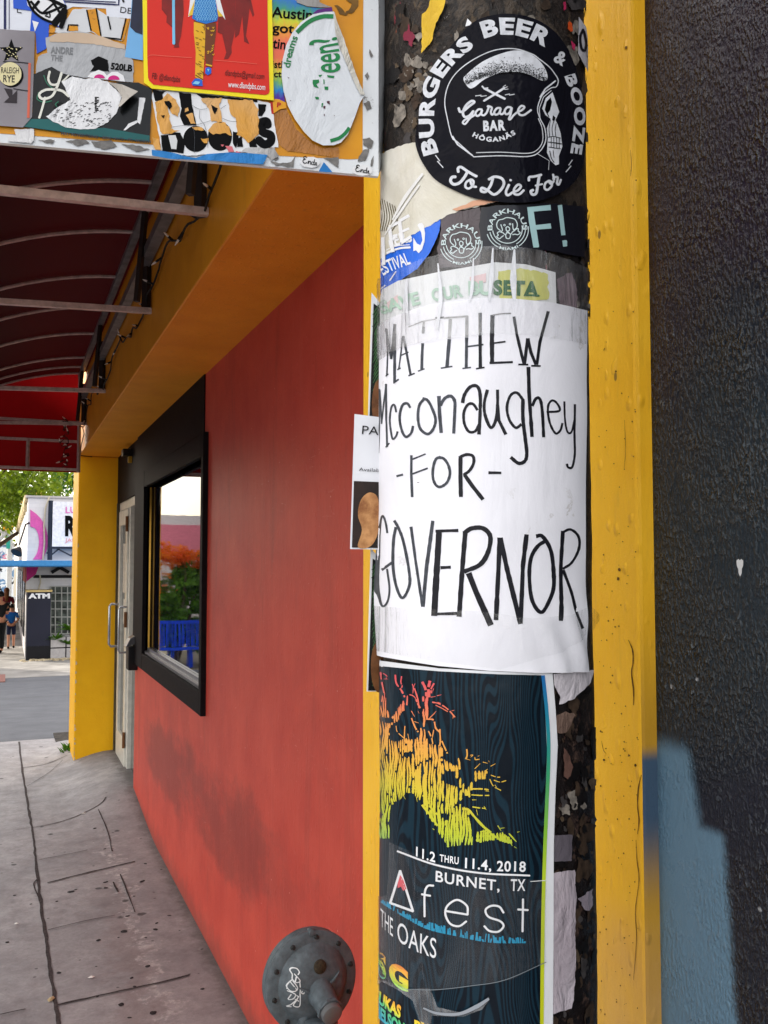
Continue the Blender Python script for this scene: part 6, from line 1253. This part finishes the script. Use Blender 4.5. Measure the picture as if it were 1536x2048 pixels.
for k in range(8): mb = MB(); y = FY+.5+3*k; mb.tube([(-.82,y,GND),(-.82,y,onY(80,1132,y0).z+.02)], .05, 8); mb.build('awning_post', mat('post_white', (206,204,200), .6), fb_)
mb = MB(); mb.box((onY(100,1200,FY).x,FY-.04,fz(1268)),(onY(160,1200,FY).x,FY-.003,fz(1172))); gb = mb.build('glass_block_window', mat('glass_block', (92,98,92), .15, var=.5, vscale=5), fb_)
mb = MB()
for px in (101,110.5,123,135,147): mb.tube([onY(px,1172,FY-.05), onY(px,1268,FY-.05)], .012, 4)
for py in (1173,1186,1202,1218,1234,1250,1267): mb.tube([onY(100,py,FY-.055), onY(160,py,FY-.055)], .012, 4)
mb.build('mortar_grid', mat('mortar_pale', (176,176,170), .7), gb)
mb = MB(); mb.tube([onY(99,993,FY-.1), onY(91,1015,FY-.1), onY(88,1050,FY-.1), onY(89,1085,FY-.1), onY(86,1120,FY-.1)], .022, 6); mb.tube([onY(80,1150,FY-.06), onY(81,1165,FY-.06), onY(76,1182,FY-.06)], .02, 6); mb.build('conduit', mat('conduit_pale', (196,186,164), .5), fb_)
q = onY(34, 1104, FY-.6); mb = MB(); mb.lathe(q, (-.5,-.5,-.8), [(.03,-.16),(.07,-.12),(.16,.03),(.15,.04)], 16); mb.tube([q+Vector((.05,.05,.2)), q+Vector((.2,.3,.75)), q+Vector((.3,.55,.8))], .025, 6); mb.build('lamp', MT['soft_black'], fb_)
for k in range(5): mb = MB(); y = FY+1.2+k*4.2; mb.box((xl-.03,y,GND+.5),(xl-.003,y+2.6,GND+2.3)); mb.build('side_window', mat('side_glass', (60,62,66), .15, var=.3), fb_)
mb = MB(); mb.box((xl-.035,FY+.25,GND+2.05),(xl-.003,FY+3.5,GND+2.5)); mb.build('side_board', mat('side_red', (206,120,110), .6), fb_)
# sign board
sb = empty('shop_sign', onY(130,1048,FY-.25), 'white restaurant sign board with pink and black letters on a dark frame', 'sign')
y1 = FY-.3
mb = MB(); mb.box((onY(105,1048,y1).x,y1,onY(105,1093,y1).z),(onY(190,1048,y1).x,y1+.1,onY(105,1003,y1).z)); mb.build('board', mat('board_white', (226,226,234), .4), sb)
mb = MB(); x0 = onY(101,1048,y1).x
mb.tube([(x0,y1+.05,onY(105,1120,y1).z),(x0,y1+.05,onY(105,1001,y1).z)], .045, 4); mb.tube([(x0,y1+.05,onY(105,1095,y1).z),(onY(190,1048,y1).x,y1+.05,onY(105,1095,y1).z)], .035, 4)
for a_, b_ in (((93,1107),(105,1096)), ((112,1096),(143,1112)), ((143,1112),(149,1096)), ((100,1112),(120,1096))): mb.tube([onY(*a_, y1+.06), onY(*b_, y1+.06)], .02, 4)
mb.build('frame', mat('frame_blue_black', (38,46,62), .5), sb)
PB = Plane((0,y1,0), (1,0,0), (0,0,1))
for s_, p0, w, h, b_, m_ in (('LUCKY', (131,1026), 62, 12.5, .02, mat('letter_pink', (220,120,186), .5)), ('RAMEN', (130,1070), 110, 37, .05, BLK), ('JAPANESE', (130,1084), 60, 7.5, .0, mat('letter_rose', (222,140,150), .5))):
    mb = MB(); text(mb, PB, s_, [p0, (p0[0]+w, p0[1]+.3)], h, b_, .012); mb.build('lettering', m_, sb)
# cash machine
ya_ = FY-.75; am = empty('cash_machine', onY(77,1325,ya_), 'tall dark blue black ATM cabinet at the restaurant corner', 'cash machine')
ax0, ax1 = onY(53,1250,ya_).x, onY(101,1250,ya_).x; az0, az1 = onY(77,1325,ya_).z, onY(77,1184,ya_).z
mb = MB(); mb.box((ax0,ya_,az0-.1),(ax1,FY-.01,az1)); mb.build('cabinet', mat('cabinet_navy', (30,32,48), .4, var=.1, vscale=2), am, bevel=.01)
mb = MB(); mb.box((ax0-.03,ya_-.03,az1),(ax1+.03,FY-.01,az1+.05)); mb.build('top', mat('top_tan', (206,180,120), .6), am)
mb = MB(); mb.box((ax0+.002,ya_-.012,az0-.08),(ax1-.002,ya_-.001,onY(77,1292,ya_).z)); mb.build('plinth', mat('plinth_black', (14,14,20), .4), am)
mb = MB(); text(mb, Plane((0,ya_,0), (1,0,0), (0,0,1)), 'ATM', [(56.5,1196.5),(100,1196)], 9, .06, .012, sp=1.02); mb.build('lettering', WHT, am)
# low block planter wall and ferns
lw_ = empty('planter_wall', onY(125,1312,FY-.8), 'low wall of grey blocks under the glass block window', 'wall')
for r_ in range(2):
    for k in range(4):
        x = onY(100,1300,FY-.8).x+k*.40; z = GND+.02+r_*.30
        if r_ == 1 and k == 0: pass
        mb = MB(); mb.box((x+.015,FY-.8,z+.015),(x+.385,FY-.55,z+.285)); mb.build('block', mat('block_grey', (168,164,164), .8), lw_, bevel=.008)
mb = MB(); mb.box((onY(100,1300,FY-.8).x,FY-.775,GND),(onY(100,1300,FY-.8).x+1.62,FY-.57,GND+.6)); mb.build('mortar_core', MT['soft_black'], lw_)
def leafcloud(mb, c, rx, ry, rz, n, size, rr, gap=.0, m=None, shell=.35):
    for i in range(n):
        while True:
            v = Vector((rr.uniform(-1,1), rr.uniform(-1,1), rr.uniform(-1,1)))
            if shell < v.length < 1: break
        q = c+Vector((v.x*rx, v.y*ry, v.z*rz))
        if noise.noise(q*(1.1/max(rx,.3))+Vector((3,1,7)))+.12 < gap: continue
        a_ = Vector((rr.uniform(-1,1), rr.uniform(-1,1), rr.uniform(-.6,1))).normalized(); b_ = a_.orthogonal().normalized()
        b_ = (b_*math.cos(i)+a_.cross(b_)*math.sin(i)); s_ = size*rr.uniform(.6,1.3); c2 = a_.cross(b_)
        mb.add([q-b_*s_, q+c2*s_*.45, q+b_*s_, q-c2*s_*.45], [(0,1,2,3)], 0 if m is None else m(rr, v))
def leafmat(name, col, col2, trans=.45):
    t = NT(name); p = t.pos(); c = t.mix(t.ramp(t.noise(p, .9, 4), [(.35, 0.), (.68, 1.)]), lin(col), lin(col2)); t.set(Base_Color=c, Roughness=.5)
    tr = t.n('ShaderNodeBsdfTranslucent'); t.l(t.mix(.5, c, lin(col)), tr.inputs['Color']); ms = t.n('ShaderNodeMixShader'); ms.inputs[0].default_value = trans
    t.l(t.b.outputs[0], ms.inputs[1]); t.l(tr.outputs[0], ms.inputs[2]); t.l(ms.outputs[0], t.out.inputs['Surface']); return t.m
LF1 = leafmat('leaf_lime', (112,130,20), (58,88,16)); LF2 = leafmat('leaf_deep', (44,84,34), (70,110,44)); LF3 = leafmat('leaf_fern', (96,140,36), (58,104,30))
BARK = mat('bark', (92,76,62), .9, var=.3, vscale=8, bump=.6, bscale=20, bdist=.03)
def tree(label, x, y, h, rx, rz, mt, seed, n=4200):
    rr = random.Random(seed); g = gz(y); t_ = empty('street_tree', (x,y,g), label, 'tree', None)
    mb = MB(); mb.tube([(x,y,g-.1),(x+.1,y,g+h*.25),(x-.05,y,g+h*.5),(x,y,g+h*.8)], [.28,.22,.16,.05], 10)
    for k in range(8):
        a_ = k*.8+rr.random(); z0 = g+h*(.3+.05*k); d = Vector((math.cos(a_), math.sin(a_), .75)); b_ = Vector((x,y,z0)); mb.tube([b_, b_+d*rx*.4, b_+d*rx*.75+Vector((0,0,.2))], [.11,.07,.02], 6)
    mb.build('trunk', BARK, t_, smooth=60)
    mb = MB()
    for k in range(16):
        v = Vector((rr.uniform(-1,1), rr.uniform(-1,1), rr.uniform(-.9,1))); v = v.normalized()*rr.uniform(.25,.8)
        leafcloud(mb, Vector((x+v.x*rx, y+v.y*rx, g+h-rz*.95+v.z*rz*.8)), rx*.46, rx*.46, rz*.36, n//16, .17, rr, .0)
    mb.build('crown', mt, t_)
tree('sunlit lime green tree behind the signal pole', -.6, 47, 11, 4.2, 4.6, LF1, 1, 9000)
tree('darker green tree rising behind the restaurant sign board', 5.0, 56, 13, 5.0, 5.2, LF2, 2, 9000)
tree('pale green tree behind the left end of the restaurant, far down the street', .0, 74, 12, 5, 5.5, LF1, 3, 4000)
for k, (px, py, s_, lab) in enumerate([(141,1246,.42,'tall leafy green bush against the glass blocks near the pillar'), (112,1272,.25,'small light green fern on the block planter wall near the ATM'), (138,1280,.30,'light green fern hanging over the block planter wall near the pillar')]):
    c_ = onY(px, py, FY-.75); rr = random.Random(20+k); f_ = empty('fern', (c_.x, c_.y, GND+.6), lab, 'plant'); mb = MB()
    for j in range(34):
        a_ = rr.uniform(0, 6.28); l_ = s_*rr.uniform(.7,1.4); d = Vector((math.cos(a_)*.9, math.sin(a_)*.5-.1, rr.uniform(.2,1.1))).normalized(); o_ = c_-Vector((0,0,s_*.5))
        for i in range(8):
            t_ = (i+1)/8; q = o_+d*l_*t_-Vector((0,0,l_*.35*t_*t_)); w = .09*s_/.4*(1.1-t_); sd_ = d.cross(Vector((0,0,1))).normalized()
            for sg_ in (-1,1): mb.add([q, q+sd_*sg_*w+d*.03, q+sd_*sg_*w*.6+d*.07, q+d*.05], [(0,1,2,3)])
    mb.build('frond', LF3, f_)
    mb = MB(); mb.tube([(c_.x,c_.y,GND+.4),(c_.x,c_.y,c_.z)], .015, 5); mb.build('stem', BARK, f_)
# signal pole
sp_ = empty('signal_pole', onY(19,1125,54), 'pale grey traffic signal pole with two arms at the far street corner', 'pole')
px_ = onY(19.5,1100,54).x
mb = MB(); mb.tube([(px_,54,gz(54)),(px_,54,onY(20,968,54).z)], .14, 12); mb.build('post', mat('pole_grey', (176,180,184), .45, metal=.2), sp_, smooth=40)
for p0, p1 in (((19,976),(-60,966)), ((19,1064),(-60,1060)), ((14,1062),(-40,1125))):
    mb = MB(); mb.tube([onY(*p0,54), onY(*p1,54)], .12 if p0[1] > 1000 else .075, 8); mb.build('arm', MT['pole_grey'], sp_, smooth=40)
mb = MB(); q = onY(16,1056,53.8); mb.obox(q, (.24,0,0), (0,.05,0), (0,0,.11)); mb.build('fitting', mat('amber', (236,160,40), .4), sp_)
q = onY(16.5,1085,53.8); mb = MB(); mb.obox(q, (.10,0,0), (0,.02,0), (0,0,.34)); mb.build('plate', mat('plate_teal', (40,150,140), .5), sp_)
bk = empty('blank_sign', onY(53,995,53.6), 'tan back of a street sign held across the signal pole', 'sign')
mb = MB(); a_, b_ = onY(18,1006,53.65), onY(88,983,53.65); mb.box((a_.x,53.6,a_.z),(b_.x,53.66,b_.z)); mb.build('plate', mat('sign_tan', (190,148,84), .6), bk, bevel=.004)
mb = MB(); mb.box((a_.x-.005,53.662,(a_.z+b_.z)/2-.04),(b_.x+.06,53.72,(a_.z+b_.z)/2+.04)); mb.build('bracket', MT['pole_grey'], bk)
# far pavement, rubble edge, storm drain, weed
mb = MB(); FP = mat('far_concrete', (150,146,142), .85, var=.25, vscale=1.5, bump=.3, bscale=40)
for x0, x1, y0, y1 in ((-.95,.9,22.0,75), (.9,12,22.0,FY-.9)): mb.box((x0,y0,GND-.3),(x1,y1,GND+.02))
o_ = mb.build('far_pavement', FP); o_['kind'] = 'structure'
mb = MB(); rr = random.Random(8)
for k in range(170):
    x, y = rr.uniform(.4, 4.2), FY-.95+rr.gauss(0,.10); s_ = rr.uniform(.015,.055); q = Vector((x,y,GND+.02+s_*.3))
    mb.obox(q, Vector((s_,s_*.3,0)), Vector((-s_*.3,s_*.7,0)), Vector((0,0,s_*.5)))
tag(mb.build('rubble', mat('rubble_stone', (196,180,150), .9, var=.3, vscale=10)), 'loose pale rubble along the foot of the restaurant wall', None, kind='stuff')
q = onZ(132,1478,0); mb = MB(); mb.box((q.x-.1,q.y-.3,-.005),(q.x+.30,q.y+.35,.006)); o_ = mb.build('drain_cover', mat('drain_dark', (70,64,58), .9, var=.4, vscale=12)); tag(o_, 'dark broken drain opening in the pavement beside the far yellow pillar', 'drain')
q = onZ(138,1508,0); mb = MB()
for k in range(40):
    a_ = rr.uniform(0,6.28); l_ = rr.uniform(.05,.16); d = Vector((math.cos(a_)*.6, math.sin(a_)*.6, 1)).normalized(); b_ = q+Vector((rr.uniform(-.06,.06), rr.uniform(-.1,.1), 0)); sd_ = d.cross(Vector((0,0,1))).normalized()*.012
    mb.add([b_-sd_*.5, b_+d*l_*.6-sd_, b_+d*l_+Vector((d.x,d.y,0))*l_*.3, b_+d*l_*.6+sd_, b_+sd_*.5], [(0,1,2,3,4)])
tag(mb.build('weed', LF3), 'small green weed at the foot of the far yellow pillar', 'weed')
mb = MB(); q0 = onZ(-10,1360,gz(20)+.02); mb.box((-1.0,20.6,gz(21)-.02),(.02,21.9,gz(20.6)+.02)); o_ = mb.build('tactile_paving', mat('tactile_red', (132,92,84), .8, bump=.8, bscale=60)); o_['kind'] = 'structure'

# ------------------------------------------------------------------ people far down the pavement
def skin(name, joints, edges, radii, m, parent, sub=2):
    me = bpy.data.meshes.new('tmp'); me.from_pydata([Vector(j) for j in joints], edges, []); o = bpy.data.objects.new('tmp', me); COL.objects.link(o)
    md = o.modifiers.new('s', 'SKIN'); sv = me.skin_vertices[0].data
    for i, r_ in enumerate(radii): sv[i].radius = (r_, r_) if not isinstance(r_, tuple) else r_
    sv[0].use_root = True
    s2 = o.modifiers.new('u', 'SUBSURF'); s2.levels = sub; s2.render_levels = sub
    dg = bpy.context.evaluated_depsgraph_get(); ev = o.evaluated_get(dg); m2 = ev.to_mesh(); mb = MB(); mb.add([v.co.copy() for v in m2.vertices], [tuple(p.vertices) for p in m2.polygons]); ev.to_mesh_clear()
    bpy.data.objects.remove(o); bpy.data.meshes.remove(me); return mb.build(name, m, parent, smooth=180)
SKN = mat('skin', (196,140,112), .55, var=.08)
def person(label, x, y, h, hair, top, bottom, face_away=True, shorts=False, stride=.1, arms='down', turn=0.0, longhair=False):
    g = GND+.02; pr = empty('person', (x,y,g), label, 'person'); k = h/1.75; ca, sa = math.cos(turn), math.sin(turn)
    def T(px, py, pz): return (x+(px*ca-py*sa)*k, y+(px*sa+py*ca)*k, g+pz*k)
    f = 1 if face_away else -1
    J = [T(0,0,.95), T(0,0,1.2), T(0,0,1.42), T(0,0,1.5), T(0,.01*f,1.58), T(0,.015*f,1.68)]; E_ = [(0,1),(1,2),(2,3),(3,4),(4,5)]; Rr = [.13*k,.125*k,.13*k,.055*k,.085*k,.075*k]
    for s_ in (-1,1):
        b = len(J); st = stride*s_
        J += [T(.09*s_,0,.9), T(.10*s_,st*.5+.02*f,.5), T(.10*s_,st-.03*f,.09), T(.10*s_,st+.12*f,.03)]; E_ += [(0,b),(b,b+1),(b+1,b+2),(b+2,b+3)]; Rr += [.085*k,.06*k,.045*k,.04*k]
        b = len(J)
        if arms == 'back': J += [T(.19*s_,0,1.4), T(.25*s_,-.06*f,1.13), T(.07*s_,-.15*f,.98), T(.0,-.16*f,.93)]
        elif arms == 'phone' and s_ > 0: J += [T(.19*s_,0,1.4), T(.25*s_,.02*f,1.13), T(.12*s_,.24*f,1.2), T(.08*s_,.30*f,1.26)]
        else: J += [T(.19*s_,0,1.4), T(.25*s_,-.02*f,1.13), T(.26*s_,.04*f,.88), T(.26*s_,.06*f,.79)]
        E_ += [(2,b),(b,b+1),(b+1,b+2),(b+2,b+3)]; Rr += [.055*k,.045*k,.035*k,.032*k]
    skin('body', J, E_, Rr, SKN, pr)
    skin('shirt', [J[0], J[1], J[2], T(0,0,1.47), J[10], T(.245*-1,-.04*f if arms == 'back' else -.015*f,1.2), J[18], T(.245,-.04*f if arms == 'back' else .0,1.2)], [(0,1),(1,2),(2,3),(2,4),(4,5),(2,6),(6,7)], [.15*k,.148*k,.148*k,.07*k,.075*k,.062*k,.075*k,.062*k], top, pr)
    lj = [T(0,0,1.0)]; le = []; lr = [.145*k]
    for s_ in (-1,1):
        st = stride*s_; b = len(lj); lj += [T(.09*s_,0,.88), T(.10*s_,st*.5+.02*f,.52)]; le += [(0,b),(b,b+1)]; lr += [.10*k,.082*k]
        if not shorts: lj.append(T(.10*s_,st-.03*f,.10)); le.append((b+1,b+2)); lr.append(.06*k)
    skin('trousers', lj, le, lr, bottom, pr)
    for s_ in (-1,1): mb = MB(); q = Vector(T(.10*s_,stride*s_+.05*f,.045)); mb.tube([q+Vector((0,-.11*f*k,0)), q, q+Vector((0,.12*f*k,-.01))], [.045*k,.05*k,.035*k], 8); mb.build('shoe', BLK, pr, smooth=60)
    mb = MB(); q = Vector(T(0,-.015*f,1.69)); rr_ = random.Random(int(x*100)); n = 14
    vs = []; fs = []
    for i in range(9):
        for j in range(n):
            ph = math.pi*(.02+.62*i/8); th = 2*math.pi*j/n; vs.append(q+Vector((math.sin(ph)*math.cos(th)*.098, math.sin(ph)*math.sin(th)*.108, math.cos(ph)*.118))*k)
    for i in range(8):
        for j in range(n): fs.append((i*n+j, i*n+(j+1) % n, (i+1)*n+(j+1) % n, (i+1)*n+j))
    mb.add(vs, fs)
    if longhair: mb.tube([q, q+Vector((0,-.08*f,-.12))*k, q+Vector((0,-.13*f,-.38))*k], [.09*k,.095*k,.05*k], 10)
    mb.build('hair', hair, pr, smooth=180)
HB = mat('hair_black', (22,18,18), .5); HBR = mat('hair_auburn', (136,84,52), .5)
person('person in a bright blue shirt and dark shorts walking away, hands behind the back', onY(22,1280,29.5).x, 29.5, 1.30, HB, mat('shirt_azure', (22,96,176), .7), mat('shorts_navy', (26,34,64), .8), True, True, .16, 'back')
person('person in black at the left picture edge holding a small object', onY(-1,1280,28).x, 28, 1.72, HB, mat('tee_black', (20,20,24), .7), mat('jeans_black', (22,22,26), .8), True, False, .08, 'phone', turn=.5)
person('person with long auburn hair in a dark red top beyond the others', onY(12,1240,34).x, 34, 1.66, HBR, mat('top_wine', (126,30,48), .7), mat('trousers_plum', (110,60,72), .8), True, False, .12, longhair=True)
# distant end of the street
ds = empty('mural_wall', (-.6,70,gz(70)), 'white wall with pale blue and pink scribbled murals closing the far street', 'wall')
t = NT('mural_scribble'); p = t.pos(); n1 = t.noise(p, .9, 5, .7, 1.5); n2 = t.noise(t.scale(p, (1,1,1.4)), 1.3, 4, .6, 2)
c = t.mix(t.ramp(n1, [(.52, 0.), (.56, 1.)]), lin((214,220,226)), lin((96,132,170))); c = t.mix(t.ramp(n2, [(.62, 0.), (.65, 1.)]), c, lin((202,80,120))); c = t.mix(t.ramp(t.noise(p, 1.7, 3), [(.62, 0.), (.66, 1.)]), c, lin((30,34,46))); t.set(Base_Color=c, Roughness=.7)
mb = MB(); mb.box((-8,72,gz(72)-.2),(xl-.01,72.4,gz(72)+4)); mb.build('wall', t.m, ds)
mb = MB(); mb.box((-8.1,71.9,gz(72)+4),(xl-.01,72.5,gz(72)+4.2)); mb.build('coping', MT['coping_grey'], ds)
# corner patio seen in the shop window's reflection
cs_ = empty('flowering_shrub', (-2.3,23.6,gz(23)), 'tall shrub with orange red blossom mirrored in the shop window', 'shrub'); rr = random.Random(44)
mb = MB()
for k in range(7): a_ = k*.9; mb.tube([(-2.3,23.6,gz(23)),(-2.3+.35*math.cos(a_),23.6+.3*math.sin(a_),.2),(-2.3+.7*math.cos(a_),23.6+.5*math.sin(a_),1.5)], [.05,.035,.012], 6)
mb.build('stem', BARK, cs_); mb = MB()
for k in range(20): leafcloud(mb, Vector((-2.4+rr.uniform(-1.1,1.1), 23.6+rr.uniform(-.4,.4), rr.uniform(-.35,1.6))), .55, .4, .55, 460, .10, rr, .0, lambda r_, v: 0, .1)
mb.build('foliage', LF3, cs_); mb = MB()
for k in range(12): leafcloud(mb, Vector((-2.4+rr.uniform(-1.1,1.1), 23.6+rr.uniform(-.5,.3), rr.uniform(1.45,2.0))), .36, .3, .26, 200, .075, rr, .0, lambda r_, v: 0, .1)
leafcloud(mb, Vector((-2.4,23.2,.8)), 1.3, .4, .9, 330, .065, rr, .0)
mb.build('blossom', leafmat('blossom', (216,66,24), (230,150,40)), cs_)
CHB = mat('chair_blue', (24,70,206), .4)
ch = None
for k in range(5):
    x, y = -3.15+k*.46, 22.6+.12*(k % 2)
    c_ = empty('patio_chair', (x,y,gz(23)), 'blue slatted patio chair mirrored in the shop window', 'chair', 'blue patio chairs on the corner'); g = gz(23)
    mb = MB()
    for i in range(5): mb.box((x-.2+i*.09,y+.18,g+.5),(x-.15+i*.09,y+.2,g+1.1))
    mb.box((x-.22,y+.2,g+1.06),(x+.24,y+.22,g+1.14)); mb.build('backrest', CHB, c_)
    mb = MB(); mb.box((x-.22,y-.22,g+.44),(x+.24,y+.2,g+.48)); mb.build('seat', CHB, c_)
    for sx_ in (-.2,.2):
        for sy_ in (-.2,.18): mb = MB(); mb.tube([(x+sx_,y+sy_,g),(x+sx_,y+sy_,g+.44)], .02, 6); mb.build('leg', CHB, c_)
pk = empty('corner_shop', (-6,38,gz(38)), 'white and pink shop across the main street mirrored in the shop window', 'building')
mb = MB(); mb.box((-12,38,gz(38)-.2),(-2.2,46,gz(38)+4.6)); mb.build('wall', mat('shop_white', (222,214,216), .7), pk); mb = MB(); mb.box((-11.5,37.96,gz(38)+3),(-2.6,37.998,gz(38)+4.2)); mb.build('fascia', mat('shop_pink', (226,130,150), .6), pk)
